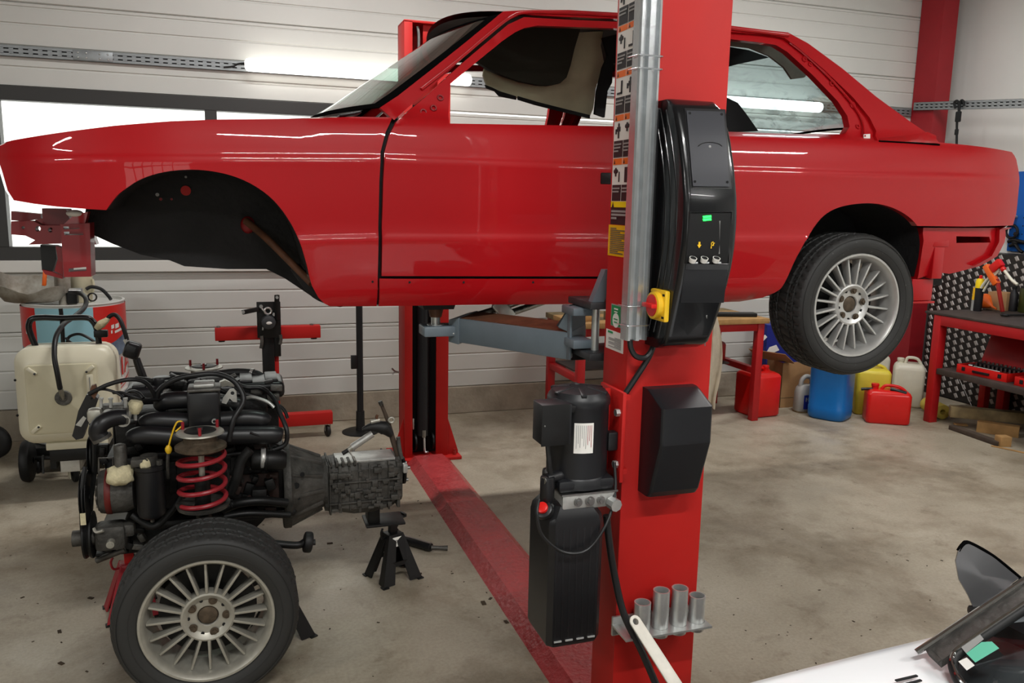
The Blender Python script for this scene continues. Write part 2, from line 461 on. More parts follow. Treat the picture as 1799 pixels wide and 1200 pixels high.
def floor_mat():
    m = bpy.data.materials.new('concrete_floor'); m.use_nodes = True; nt = m.node_tree; N = nt.nodes; L = nt.links; p = N['Principled BSDF']
    tc = N.new('ShaderNodeTexCoord')
    def noise(scale, detail=6, rough=0.6, dist=0.0):
        n = N.new('ShaderNodeTexNoise'); n.inputs['Scale'].default_value = scale; n.inputs['Detail'].default_value = detail
        n.inputs['Roughness'].default_value = rough; n.inputs['Distortion'].default_value = dist
        L.new(tc.outputs['Object'], n.inputs['Vector']); return n.outputs['Fac']
    def ramp(src, pts):
        r = N.new('ShaderNodeValToRGB'); e = r.color_ramp.elements
        while len(e) < len(pts): e.new(0.5)
        for el, (pos, c) in zip(e, pts): el.position = pos; el.color = (*lin(c), 1)
        L.new(src, r.inputs['Fac']); return r.outputs['Color']
    def mix(f, a, b, mode='MIX', fac=None):
        x = N.new('ShaderNodeMix'); x.data_type = 'RGBA'; x.blend_type = mode
        if f is not None: L.new(f, x.inputs[0])
        else: x.inputs[0].default_value = fac
        for s, i in ((a, 6), (b, 7)):
            if isinstance(s, tuple): x.inputs[i].default_value = (*lin(s), 1)
            else: L.new(s, x.inputs[i])
        return x.outputs[2]
    base = ramp(noise(0.8, 5, 0.6, 0.15), [(0.3, (150, 140, 122)), (0.5, (170, 160, 142)), (0.7, (184, 175, 158))])
    stain = ramp(noise(1.3, 8, 0.68, 0.25), [(0.46, (255, 255, 255)), (0.60, (208, 202, 194)), (0.74, (150, 144, 138))])
    c = mix(None, base, stain, 'MULTIPLY', 0.85)
    blot = ramp(noise(5.0, 7, 0.72, 0.2), [(0.56, (255, 255, 255)), (0.66, (214, 209, 203)), (0.8, (160, 154, 148))])
    c = mix(None, c, blot, 'MULTIPLY', 0.7)
    fine = ramp(noise(70, 4, 0.7), [(0.25, (200, 196, 190)), (0.6, (255, 255, 255))])
    c = mix(None, c, fine, 'MULTIPLY', 0.5)
    L.new(c, p.inputs['Base Color'])
    mr = N.new('ShaderNodeMapRange'); mr.inputs['To Min'].default_value = 0.34; mr.inputs['To Max'].default_value = 0.62
    mr.inputs['From Min'].default_value = 0.35; mr.inputs['From Max'].default_value = 0.65
    L.new(noise(2.2, 5, 0.6, 0.5), mr.inputs[0]); L.new(mr.outputs[0], p.inputs['Roughness'])
    b = N.new('ShaderNodeBump'); b.inputs['Strength'].default_value = 0.12; b.inputs['Distance'].default_value = 0.01
    L.new(noise(45, 5, 0.65), b.inputs['Height']); L.new(b.outputs[0], p.inputs['Normal'])
    MATS['concrete_floor'] = m
floor_mat()
def tyre_mat(name, R, nblk, dirt):
    """rubber whose tread sipes are fine relief running round the wheel's own axis"""
    m = mat(name, (30, 30, 30), rough=0.6); nt = m.node_tree; N = nt.nodes; L = nt.links; p = N['Principled BSDF']
    tc = N.new('ShaderNodeTexCoord'); sx = N.new('ShaderNodeSeparateXYZ'); L.new(tc.outputs['Object'], sx.inputs[0])
    def mth(op, a, b=None, c=None):
        n = N.new('ShaderNodeMath'); n.operation = op
        for i, q in enumerate((a, b, c)):
            if q is None: continue
            if isinstance(q, (int, float)): n.inputs[i].default_value = q
            else: L.new(q, n.inputs[i])
        return n.outputs[0]
    ang = mth('ARCTAN2', sx.outputs[0], sx.outputs[2])
    yy = mth('ABSOLUTE', mth('ADD', sx.outputs[1], -0.0975))
    ph = mth('ADD', mth('MULTIPLY', ang, nblk), mth('MULTIPLY', yy, 55.0))
    sn = mth('SINE', ph)
    gro = mth('GREATER_THAN', sn, 0.82)
    r2 = mth('ADD', mth('MULTIPLY', sx.outputs[0], sx.outputs[0]), mth('MULTIPLY', sx.outputs[2], sx.outputs[2]))
    on = mth('GREATER_THAN', r2, (R-0.013)**2)
    h = mth('MULTIPLY', mth('MULTIPLY', gro, on), -1.0)
    b = N.new('ShaderNodeBump'); b.inputs['Strength'].default_value = 0.9; b.inputs['Distance'].default_value = 0.006
    L.new(h, b.inputs['Height']); L.new(b.outputs[0], p.inputs['Normal'])
    vo = N.new('ShaderNodeTexNoise'); vo.inputs['Scale'].default_value = 38; vo.inputs['Detail'].default_value = 5; vo.inputs['Roughness'].default_value = 0.75
    mp = N.new('ShaderNodeMapping'); mp.inputs['Scale'].default_value = (1, 0.35, 1); L.new(tc.outputs['Object'], mp.inputs[0]); L.new(mp.outputs[0], vo.inputs['Vector'])
    rp = N.new('ShaderNodeValToRGB'); rp.color_ramp.elements[0].position = 0.66; rp.color_ramp.elements[1].position = 0.74
    rp.color_ramp.elements[0].color = (*lin((42, 42, 41)), 1); rp.color_ramp.elements[1].color = (*lin((dirt, dirt, dirt-4)), 1)
    L.new(vo.outputs['Fac'], rp.inputs[0]); L.new(rp.outputs[0], p.inputs['Base Color'])
tyre_mat('tyre_clean', 0.30, 46, 44)
tyre_mat('tyre_specked', 0.30, 52, 150)

# ================================================================ the room
YW = 6.30; XR = 6.42
fl = MB(); fl.box((0.4, 0, -0.05), (13.2, 13.4, 0.1)); tag(fl.build('floor', 'concrete_floor', None, 0), kind='structure')
WX = 1.19                                            # the strip window ends here
def rib_panel(x0, x1, z0, z1):
    pitch = 0.135; prof = []; z = z0
    prof.append((z0, 0.010)); prof.append((z0+0.006, 0.0))
    k = math.floor((z0-0.22)/pitch+1e-6)+1
    while True:
        zr = 0.22+k*pitch
        if zr > z1-0.03: break
        if zr > z0+0.03: prof += [(zr-0.010, 0.0), (zr-0.003, 0.007), (zr+0.003, 0.007), (zr+0.008, 0.0)]
        k += 1
    if z1-z0 > 0.3: prof += [(z1-0.034, 0.0), (z1-0.030, 0.006), (z1-0.025, 0.006), (z1-0.021, 0.0)]
    prof += [(z1-0.006, 0.0), (z1, 0.010), (z1, 0.06), (z0, 0.06)]
    m = MB(); m.loft([[V((x, YW+d, z)) for z, d in prof] for x in (x0, x1)]); return m
wb = empty('wall_back', (0.4, YW, 0), kind='structure')
for (x0, x1, z0, z1) in ((-6.2, XR, 0.22, 0.76), (-6.2, WX, 0.76, 1.172), (WX, XR, 0.76, 1.30), (WX, XR, 1.30, 1.84), (WX, XR, 1.84, 2.38),
                         (-6.2, XR, 2.392, 2.92), (-6.2, XR, 2.92, 3.46), (-6.2, XR, 3.46, 4.0), (-6.2, XR, 4.0, 4.3)):
    rib_panel(x0, x1, z0+0.001, z1-0.001).build('panel', 'wall_sheet', wb, 0)
pl = MB(); pl.box((0.1, YW+0.02, 0.11), (12.6, 0.09, 0.219), bev=0.006)
tag(pl.build('baseboard_back', 'plinth_concrete', None, 20), kind='structure')
m = MB(); m.span((XR, -6.0, 0), (XR+0.12, 6.30, 4.3)); wr = tag(m.build('wall_right', 'wall_plain', None, 0), kind='structure')
m = MB(); m.span((-6.3, -6.0, 0), (-6.2, 6.36, 4.3)); tag(m.build('wall_left', 'gate_wall', None, 0), kind='structure')
m = MB(); m.span((-6.2, -6.1, 0), (-4.7, -6.0, 4.3)).span((-0.5, -6.1, 0), (XR, -6.0, 4.3)).span((-4.7, -6.1, 0), (-0.5, -6.0, 0.8)).span((-4.7, -6.1, 3.4), (-0.5, -6.0, 4.3))
tag(m.build('wall_front', 'gate_wall', None, 0), kind='structure')
m = MB(); m.span((-6.2, -6.0, 4.3), (XR, 6.36, 4.4)); tag(m.build('ceiling', 'ceiling_sheet', None, 0), kind='structure')
w2 = empty('window_2', (-2.6, -6.05, 0.8), kind='structure')
m = MB()
for i in range(7): m.span((-4.7+i*0.7-0.03, -6.09, 0.8), (-4.7+i*0.7+0.03, -6.02, 3.4))
for i in range(4): m.span((-4.7, -6.085, 0.8+i*0.8667-0.03), (-0.5, -6.025, 0.8+i*0.8667+0.03))
m.build('window_frame', 'anthracite', w2, 0)
m = MB(); m.span((-4.7, -6.055, 0.8), (-0.5, -6.050, 3.4)); m.build('pane', 'window_glass', w2, 0)
# strip window in the back wall
w1 = empty('window_1', (-1.4, YW, 1.25), kind='structure')
m = MB(); m.span((-4.2, YW-0.03, 2.300), (WX, YW+0.07, 2.391), 0.003); m.build('top_rail', 'anthracite', w1, 0)
m = MB(); m.span((-4.2, YW-0.03, 1.257), (WX, YW+0.07, 1.345), 0.003); m.build('bottom_rail', 'anthracite', w1, 0)
for x0, x1 in ((-4.2, -4.12), (-2.83, -2.75), (-1.50, -1.438), (-0.177, -0.098), (WX-0.08, WX)):
    m = MB(); m.span((x0, YW-0.028, 1.345), (x1, YW+0.068, 2.30), 0.003); m.build('mullion', 'anthracite', w1, 0)
for x0, x1 in ((-4.12, -2.83), (-2.75, -1.50), (-1.438, -0.177), (-0.098, WX-0.08)):
    m = MB(); m.span((x0, YW+0.02, 1.345), (x1, YW+0.026, 2.30)); m.build('pane', 'window_glass', w1, 0)
m = MB(); m.span((-4.2, YW-0.045, 1.174), (WX, YW+0.05, 1.256), 0.006); m.build('sill', 'sill_white', w1, 20)
# building column in the far corner
m = MB(); m.span((6.02, 6.03, 0), (6.19, 6.045, 4.29)).span((6.02, 6.270, 0), (6.19, 6.288, 4.29)).span((6.02, 6.045, 0), (6.035, 6.270, 4.29))
tag(m.build('column', 'column_red', None, 0), kind='structure')
# checker plate cladding on the right wall: a sheet, and the raised lozenges that nobody would count
cp = empty('trim_1', (XR, 4.6, 0), kind='structure')
XC = 6.20
m = MB(); m.span((XC, 3.3, 0.01), (XR-0.001, 6.02, 1.36)); m.build('cladding_sheet', 'plate_dark', cp, 0)
m = MB()
for i in range(36):
    for j in range(21):
        y = 3.36+i*0.075; z = 0.05+j*0.064+(0.032 if i % 2 else 0)
        if z < 1.34:
            a, b = V((0, 0.012, 0.019)), V((0, 0.014, -0.007)); c = V((XC-0.0005, y, z)); t = V((-0.006, 0, 0))
            m.raw([c+a+b, c-a+b, c-a-b, c+a-b, c+(a+b)*0.75+t, c+(b-a)*0.75+t, c-(a+b)*0.75+t, c+(a-b)*0.75+t],
                  [(4, 5, 6, 7), (0, 1, 5, 4), (1, 2, 6, 5), (2, 3, 7, 6), (3, 0, 4, 7)])
tag(m.build('lozenges', 'lozenge', cp, 0), kind='stuff')
# ================================================================ the red coupe shell on the lift
YC = 2.72; CARW = 1.645; YM = YC+CARW/2
_cr = [at(x, y, YC) for x, y in ((-60, 266), (73, 267.7), (680, 271), (1297, 293), (1787, 307), (1850, 308))]
_cx = [p.x for p in _cr]; _cz = [p.z for p in _cr]
_tab = [(-0.60, .17), (-0.535, .10), (-0.51, .066), (-0.49, .046), (-0.45, .030), (-0.415, .022), (-0.40, .020), (-0.36, .012), (-0.285, .001), (-0.268, .000), (-0.258, .007),
        (-0.15, .003), (-0.03, .004), (-0.016, .002), (-0.002, .012), (0.02, .015), (0.09, .032), (0.115, .046), (0.132, .066), (0.145, .088), (0.62, .088+.475*.42), (1.2, .60)]
_s = np.linspace(-0.65, 1.2, 1851); _wv = np.interp(_s, [a for a, b in _tab], [b for a, b in _tab])
_k = np.exp(-0.5*(np.arange(-15, 16)/2.5)**2); _k /= _k.sum(); _wp = np.pad(_wv, 15, mode='edge'); _wv = np.convolve(_wp, _k, 'valid')
def W(u, v):
    s_ = v-float(np.interp(u, _cx, _cz))
    r = float(np.interp(s_, _s, _wv))
    if u < -0.15: r += 0.55*(-0.15-u)**2
    if u < -0.50: r += 1.4*(-0.50-u)**2
    if u > 2.85: r += 0.35*(u-2.85)**2
    return r
def side(px, py, d=0.0):
    y = YC
    for _ in range(12):
        p = at(px, py, y); y = YC+W(p.x, p.z)+d
    return (p.x, p.z)
def S(pts, d=0.0): return [side(x, y, d) for x, y in pts]
near = lambda u, v, d: V((u, YC+W(u, v)+d, v))
far = lambda u, v, d: V((u, YC+CARW-W(u, v)-d, v))
car = empty('car', (1.3, YM, 1.345), 'glossy red two-door coupe shell without doors glass or engine raised on the lift', 'car')
car['label'] = 'glossy red two-door coupe body shell raised on the lift'
arch_f = [(187, 369), (205, 345), (222, 331), (250, 314), (290, 302), (337, 298), (380, 302), (420, 313), (455, 331), (485, 356), (510, 390), (527, 425), (538, 460), (545, 490)]
arch_r = [(1340, 523), (1367, 511), (1380, 495), (1400, 452), (1430, 400), (1453, 375), (1483, 362), (1525, 357), (1560, 362), (1590, 376), (1612, 397), (1620, 425), (1618, 455), (1610, 490)]
def soft(pts, k=4): return [(p.x, p.y) for p in catmull([V((x, y, 0)) for x, y in pts], k)]
arch_f = soft(arch_f); arch_r = soft(arch_r)
fender_px = [(690, 206), (668, 206), (620, 205), (560, 208), (480, 209), (380, 210), (300, 213), (200, 221), (120, 231), (60, 240), (20, 247), (0, 256), (-4, 272), (4, 300), (14, 335), (25, 352), (60, 358), (100, 363), (150, 367)] + \
    arch_f+[(549, 503), (560, 523), (570, 533), (580, 538), (662, 538), (664, 487), (665, 400), (667, 317), (669, 267), (678, 232)]
door_px = [(676, 268), (674, 317), (671.5, 400), (671, 485), (1150, 486), (1219, 486), (1222, 400), (1218, 250), (1212, 150), (1200, 60), (1192, 48), (1083, 38), (990, 34), (921, 30), (893, 43), (817, 107), (747, 171), (697, 214), (684, 238)]
door_hole = [(790, 217), (792, 147), (845, 103), (883, 72), (905, 57), (922, 49), (945, 45), (1083, 50), (1165, 60), (1180, 150), (1190, 225), (1090, 222)]
ws_edge = [(668, 189), (700, 168), (760, 121), (820, 73), (865, 36), (878, 25)]
roof_edge = [(885, 20), (930, 17.5), (1000, 17.5), (1083, 22), (1190, 31), (1285, 45), (1340, 52), (1385, 57)]
cp_edge = [(1385, 57), (1420, 76), (1480, 120), (1540, 170), (1600, 214), (1628, 233)]
trunk_edge = [(1640, 241), (1648, 250), (1700, 255), (1740, 260), (1778, 267)]
shell_px = [(666, 538), (667, 489.5), (700, 490), (1150, 490), (1224, 490), (1228, 400), (1223, 250), (1217, 150), (1205, 57), (1196, 44), (1083, 33), (990, 29.5), (917, 25), (889, 38), (813, 103), (743, 167), (693, 211), (680, 200)] + \
    ws_edge+roof_edge+cp_edge[1:]+trunk_edge+[(1786, 280), (1790, 300), (1790, 335), (1786, 375), (1780, 396), (1700, 398), (1612, 397)]+[p for p in arch_r if not (p[0] > 1600 and p[1] > 398)][::-1] + [(1300, 530), (1150, 534), (870, 535)]
qw_rebate = [(1235, 50), (1285, 56), (1350, 61), (1378, 66), (1402, 83), (1450, 124), (1500, 172), (1528, 206), (1540, 230), (1543, 247), (1400, 243), (1235, 238), (1238, 150)]
qw_open = [(1250, 62), (1283, 67), (1345, 74), (1368, 78), (1388, 90), (1433, 131), (1477, 177), (1494, 203), (1498, 222), (1490, 235), (1400, 235), (1293, 231), (1250, 230), (1252, 150)]
CREASE = [(u, float(np.interp(u, _cx, _cz))+s_) for u in np.arange(-0.66, 3.3, 0.018) for s_ in (-0.285, -0.271, -0.262, -0.252, -0.032, -0.016, -0.006, 0.004, 0.018, 0.115, 0.13)]
for sidefn, fp in ((near, False), (far, True)):
    m = MB(); m.skin(S(fender_px), [], sidefn, 0.035, lip=0.022, extra=None if fp else CREASE); m.build('front_fender', 'red_paint', car, 40, fp)
    m = MB(); m.skin(S(shell_px), [S(qw_rebate)], sidefn, 0.035, lip=0.03, extra=None if fp else CREASE); m.build('body_side', 'red_paint', car, 40, fp)
    m = MB(); m.skin(S(qw_rebate), [S(qw_open)], (lambda u, v, d, f=sidefn: f(u, v, d+0.016)), 0.03, lip=0.035); m.build('window_rebate', 'red_paint', car, 40, fp)
    m = MB(); m.skin(S(door_px), [S(door_hole)], sidefn, 0.035, lip=0.03, extra=None if fp else CREASE); dr = m.build('door', 'red_paint', car, 40, fp)
    if not fp:
        a, b = side(1056, 303), side(1074, 324)
        m = MB(); m.span((a[0], YC+W(*a)-0.004, b[1]), (b[0]+0.09, YC+W(*a)+0.02, a[1]), 0.004); m.build('door_handle', 'black_plastic', dr)
        for px, py in ((774, 172), (762, 190), (744, 197)):
            q = side(px, py); c = near(q[0], q[1], -0.002)
            m = MB(); m.ring(c, (0, -1, 0.35), 0.009, 0.0035, 16, 6); m.build('mirror_bolt_hole', 'red_inner_shaded', dr)
        for px, py in ((655, 495), (720, 496), (815, 496), (937, 496)):
            q = side(px, py); c = near(q[0], q[1], 0.0)
            m = MB(); m.cyl(c, c+V((0, -0.0015, 0)), 0.004, n=10); m.build('sill_plug_hole', 'dark_void', car)
# near-black strips painting the shade behind the door gaps, and the sill's underside
for sidefn, fp in ((near, False), (far, True)):
    m = MB()
    def strip(pts, w_, d):
        q = S(pts); A = [sidefn(u-w_, v, d) for u, v in q]; B = [sidefn(u+w_, v, d) for u, v in q]
        n = len(q); m.raw(A+B, [(i, i+1, n+i+1, n+i) for i in range(n-1)])
    strip([(692, 207), (680, 226), (673, 250), (672, 262), (671, 317), (668, 400), (667, 487), (665, 537)], 0.02, 0.024)
    q = S([(660, 488), (870, 488), (1219, 488)]); A = [sidefn(u, v-0.02, 0.024) for u, v in q]; B = [sidefn(u, v+0.02, 0.024) for u, v in q]
    m.raw(A+B, [(i, i+1, 3+i+1, 3+i) for i in range(2)])
    m.build('gap_shade_strip', 'dark_void', car, 0)
# sheets from side to side
def across(edge, fn, ns=18, s0=0.0, s1=1.0):
    """rows of points from the near edge to the same edge on the far side; fn(point, s, t) bends them"""
    q = S(edge); rows = []
    for i, (u, v) in enumerate(q):
        a, b = near(u, v, 0), far(u, v, 0); t = i/(len(q)-1)
        rows.append([fn(a.lerp(b, s0+(s1-s0)*k/ns), s0+(s1-s0)*k/ns, t) for k in range(ns+1)])
    return rows
def sheet(rows, name, m_, parent=car, flip=False, sm=40):
    m = MB(); m.loft(rows, closed=False); return m.build(name, m_, parent, sm, flip)
hump = lambda s_: 4*s_*(1-s_)
roof_rows = across(roof_edge, lambda p, s_, t: p+V(((-0.125*(1-t)**2+0.06*t*t)*hump(s_), 0, 0.055*hump(s_))))
sheet(roof_rows, 'roof', 'red_paint')
sheet([[p+V((0, 0, -0.02)) for p in r] for r in roof_rows], 'roof_lining', 'board_olive')
hood_edge = [(640, 205), (560, 208), (480, 209), (380, 210), (300, 213), (200, 221), (120, 231), (60, 240), (20, 247), (0, 256)]
sheet(across(hood_edge, lambda p, s_, t: p+V((-(0.18-0.08*t)*hump(s_), 0, 0.035*hump(s_)*(1-t*0.6)-0.002))), 'hood', 'red_paint')
nose_edge = [(0, 256), (-4, 272), (4, 300), (14, 335), (25, 352), (60, 358)]
sheet(across(nose_edge, lambda p, s_, t: p+V((-0.10*hump(s_), 0, 0.035*hump(s_)*0.4*(1-t)))), 'nose_panel', 'red_paint')
sheet(across(trunk_edge, lambda p, s_, t: p+V((0.03*hump(s_)*t, 0, 0.02*hump(s_)))), 'trunk_lid', 'red_paint')
tail_edge = [(1778, 267), (1786, 280), (1790, 300), (1790, 335), (1786, 375), (1780, 396)]
sheet(across(tail_edge, lambda p, s_, t: p+V((0.03*hump(s_), 0, 0.02*hump(s_)*(1-t)))), 'tail_panel', 'red_paint')
cowl_edge = [(690, 206), (668, 206), (620, 206)]
sheet(across(cowl_edge, lambda p, s_, t: p+V((-0.20*hump(s_), 0, 0.004*hump(s_)))), 'cowl', 'red_paint')
m = MB(); a = at(594, 205, YC+0.16); b = at(632, 199, YC+0.16)
m.bar(a, b, 0.09, 0.008, bev=0.003); m.build('cowl_grille', 'black_plastic', car)
def wind(edge, bulge, back, name, glassm):
    q = S(edge); n = len(q); e0, e1 = V((q[0][0], 0, q[0][1])), V((q[-1][0], 0, q[-1][1])); d = (e1-e0).normalized()
    nrm = V((-d.z, 0, d.x)) if not back else V((d.z, 0, -d.x))
    if nrm.z < 0: nrm = -nrm
    ss = [0, 0.045]+[0.045+0.91*k/20 for k in range(1, 20)]+[0.955, 1.0]
    tt = [0, 0.06]+[0.06+0.92*k/8 for k in range(1, 8)]+[0.98, 1.0]
    cum = [0.0]
    for i in range(n-1): cum.append(cum[-1]+math.hypot(q[i+1][0]-q[i][0], q[i+1][1]-q[i][1]))
    us = [a/cum[-1] for a in cum]
    P = []
    for t in tt:
        u = float(np.interp(t, us, [a for a, b in q])); v = float(np.interp(t, us, [b for a, b in q]))
        a, b = near(u, v, 0.004), far(u, v, 0.004)
        P.append([a.lerp(b, s_)+(V((-(0.20-0.07*t)*hump(s_), 0, 0.0)) if not back else nrm*(bulge*hump(s_))) for s_ in ss])
    gl = MB(); se = MB(); gv = [p for r in P for p in r]; w_ = len(ss); gf = []; sf = []
    for i in range(len(tt)-1):
        for j in range(w_-1):
            f = (i*w_+j, i*w_+j+1, (i+1)*w_+j+1, (i+1)*w_+j)
            (sf if i in (0, len(tt)-2) or j in (0, w_-2) else gf).append(f)
    gl.raw(gv, gf); g = gl.build(name, glassm, car, 60)
    se.raw([p-nrm*0.0015 for p in gv]+[p+nrm*0.0015 for p in gv], sf+[tuple(i+len(gv) for i in f) for f in sf]); se.build('glass_seal', 'seal_black', g, 60)
wind(ws_edge, 0.15, False, 'windshield', 'car_glass')
wind(cp_edge, 0.07, True, 'rear_window', 'film_glass')
# drip rails, spoiler foot, rear valance
for fn_ in (near, far):
    q = S([(740, 157), (800, 110), (850, 68), (895, 32), (925, 22.5), (1000, 23.5), (1083, 28), (1190, 38), (1285, 51), (1345, 58), (1385, 63)])
    m = MB(); m.tube([fn_(u, v, -0.006) for u, v in q], 0.0055, 8, 5); m.build('drip_rail', 'red_paint', car)
q = S([(1545, 243), (1600, 237), (1628, 232), (1643, 238), (1649, 252), (1545, 247)]); m = MB(); m.skin(q, [], lambda u, v, d: near(u, v, d-0.006), 0.03, lip=0.02); m.build('spoiler_foot', 'red_paint', car)
m = MB(); m.tube([near(*side(x, y), -0.003) for x, y in ((1544, 248), (1600, 251), (1650, 254.5))], 0.0035, 6, 3); m.build('spoiler_gap_shade', 'seal_black', car)  # black tube drawn as the shaded gap under the spoiler foot
m = MB(); m.tube([near(*side(x, y), 0.008) for x, y in ((1390, 74), (1420, 98), (1462, 138), (1500, 182), (1518, 212), (1522, 240))], 0.005, 6, 4); m.build('rebate_ridge', 'red_paint', car)
for x, y, r in ((1418, 103, .009), (1428, 112, .007), (1466, 146, .009), (1490, 168, .007), (1503, 184, .011), (1512, 222, .008), (1394, 66, .010)):
    p = near(*side(x, y), 0.013); m = MB(); m.ring(p, (0.1, -1, 0.35), r, r*0.4, 14, 6); m.build('glass_clip_hole', 'red_paint', car)
p = near(*side(1527, 241), 0.012); m = MB(); m.box(p, (0.032, 0.003, 0.026), Matrix.Rotation(-0.1, 3, 'Y')); m.build('paper_tag', 'label_white', car, 0)
px_plate_late = [(1262, 168), (1290, 182), (1304, 200), (1326, 231), (1262, 233)]
o = at(1290, 200, YC+0.55); m = MB(); m.plate([(at(x, y, YC+0.55).x-o.x, at(x, y, YC+0.55).z-o.z) for x, y in px_plate_late], [], o, (1, 0, 0), (0, 0, 1), 0.03); m.build('rear_trim', 'black_cloth', car, 0)
q = S([(1622, 400), (1778, 400), (1766, 404), (1765, 425), (1752, 450), (1722, 467), (1668, 481), (1645, 478), (1612, 490), (1619, 445)], 0.03)
hole = S([(1680, 415), (1738, 416), (1740, 426), (1680, 427)], 0.03)
m = MB(); m.skin(q, [hole], lambda u, v, d: near(u, v, d+0.028), 0.03, lip=0.05); m.build('rear_valance', 'red_paint', car)
sheet(across([(1780, 396), (1766, 404), (1765, 425), (1752, 450), (1722, 467)], lambda p, s_, t: p+V((0.03*hump(s_)-0.03, 0, 0))), 'rear_apron', 'red_paint')
def px_box(x0, y0, x1, y1, Y, dep, bev=0.004):
    a, b = at(x0, y1, Y), at(x1, y0, Y); m = MB(); m.span((a.x, Y, a.z), (b.x, Y+dep, b.z), bev); return m
px_box(1640, 420, 1669, 434, YC+0.03, 0.05).build('bumper_bracket', 'red_paint', car)
px_box(1637, 434, 1661, 490, YC+0.03, 0.05).build('bumper_bracket', 'red_paint', car)
m = px_box(1600, 490, 1641, 529, YC+0.06, 0.12); m.build('rear_jack_block', 'red_paint', car)
px_box(1598, 529, 1643, 534, YC+0.055, 0.13, 0.002).build('rear_jack_flange', 'red_paint', car)
# wheel wells
def liner(pts, dep, name):
    q = S(pts); m = MB(); rows = [[near(u, v, 0.018) for u, v in q], [near(u, v, dep) for u, v in q]]
    m.loft(rows, closed=False, caps=False); return m.build(name, 'underseal', car, 40)
liner([(180, 369)]+[(x, y-3) for x, y in arch_f[1:]], 0.40, 'front_wheel_liner')
liner([(x-2 if x < 1500 else x+2, y-3) for x, y in arch_r], 0.42, 'rear_wheel_liner')
Yi = YC+0.40
poly = [(152, 372), (150, 405), (200, 428), (250, 447), (300, 457), (325, 467), (400, 472), (468, 472), (500, 488), (530, 508), (552, 523), (600, 523), (590, 380), (560, 300), (440, 262), (300, 250), (200, 290), (160, 320)]
o = at(340, 400, Yi); q = [(at(x, y, Yi).x-o.x, at(x, y, Yi).z-o.z) for x, y in poly]
m = MB(); m.plate(q, [], o, (1, 0, 0), (0, 0, 1), 0.02); ia = m.build('inner_fender', 'underseal', car, 0)
for px, py, r, mm in ((327, 335, 0.017, 'lift_red'), (277, 342, 0.006, 'label_grey'), (283, 350, 0.005, 'red_inner_shaded'), (327, 311, 0.004, 'label_grey'), (302, 350, 0.004, 'red_inner_shaded')):
    c = at(px, py, Yi-0.0205); m = MB(); m.cyl(c, c+V((0, -0.004, 0)), r, n=16); m.build('access_plug', mm, ia)
m = MB(); m.tube([at(432, 388, Yi-0.05), at(470, 420, Yi-0.12), at(548, 498, Yi-0.28)], 0.013, 10); m.build('steering_rod', 'rust_brown', car)
c = at(436, 395, Yi-0.02); m = MB(); m.sphere(c, 0.026, (1.0, 0.7, 1.2), 14); m.build('steering_flange', 'red_inner_shaded', car)
m = MB(); m.tube([at(520, 470, YC+0.2), at(556, 515, YC+0.14), at(600, 530, YC+0.2)], 0.02, 10); m.build('inner_sill_edge', 'underseal', car)
m = MB(); o = at(1520, 440, YC+0.42); q = [(at(x, y, YC+0.42).x-o.x, at(x, y, YC+0.42).z-o.z) for x, y in [(1330, 520), (1360, 400), (1420, 330), (1580, 330), (1650, 400), (1650, 500)]]
m.plate(q, [], o, (1, 0, 0), (0, 0, 1), 0.02); m.build('inner_rear_arch', 'underseal', car, 0)
m = MB(); m.span((0.42, YC+0.11, 1.375), (2.05, YC+CARW-0.11, 1.40)); m.build('floor_pan', 'underseal', car, 0)
m = MB(); m.span((0.44, YC+0.06, 1.40), (0.47, YC+CARW-0.06, 1.93)); m.build('firewall', 'red_inner_shaded', car, 0)
m = MB(); m.span((2.05, YC+0.44, 1.55), (3.10, YC+CARW-0.44, 1.58)); m.build('trunk_floor', 'underseal', car, 0)
m = MB(); m.span((2.10, YC+0.15, 1.58), (2.13, YC+CARW-0.15, 1.93)); m.build('rear_bulkhead', 'black_cloth', car, 0)
m = MB(); m.span((2.10, YC+0.15, 1.915), (2.70, YC+CARW-0.15, 1.93)); m.build('parcel_shelf', 'black_cloth', car, 0)
# front chassis legs below the nose
Yr = YC+0.30
def px_plate(pts, Y, dep, holes=()):
    o = at(pts[0][0], pts[0][1], Y); f = lambda L_: [(at(x, y, Y).x-o.x, at(x, y, Y).z-o.z) for x, y in L_]
    m = MB(); m.plate(f(pts), [f(h) for h in holes], o, (1, 0, 0), (0, 0, 1), -dep); return m
def disc_px(cx, cy, r, n=10): return [(cx+r*math.cos(2*PI*k/n), cy+r*math.sin(2*PI*k/n)) for k in range(n)]
px_plate([(20, 371), (72, 376), (72, 384), (45, 389), (20, 387)], Yr+0.08, 0.06).build('bumper_mount', 'red_inner_shaded', car, 30)
px_plate([(20, 389), (58, 388), (74, 396), (108, 396), (108, 428), (50, 430), (62, 422), (45, 414), (20, 412)], Yr, 0.05, [disc_px(41, 400, 3), disc_px(67, 402, 5), disc_px(89, 404, 4.5)]).build('bumper_mount', 'red_inner_shaded', car, 30)
px_plate([(74, 366), (116, 367), (126, 392), (106, 398), (106, 404), (76, 402)], Yr+0.05, 0.1).build('chassis_leg', 'red_inner_shaded', car, 30)
px_plate([(71, 430), (98, 432), (100, 455), (93, 477), (74, 474)], Yr+0.04, 0.06).build('radiator_support', 'black_metal', car, 30)
px_plate([(74, 474), (93, 478), (112, 484), (110, 490), (80, 482)], Yr+0.02, 0.05).build('radiator_support', 'red_inner_shaded', car, 30)
px_plate([(98, 432), (110, 436), (112, 484), (96, 476), (102, 455)], Yr+0.01, 0.05).build('chassis_leg', 'red_inner_shaded', car, 30)
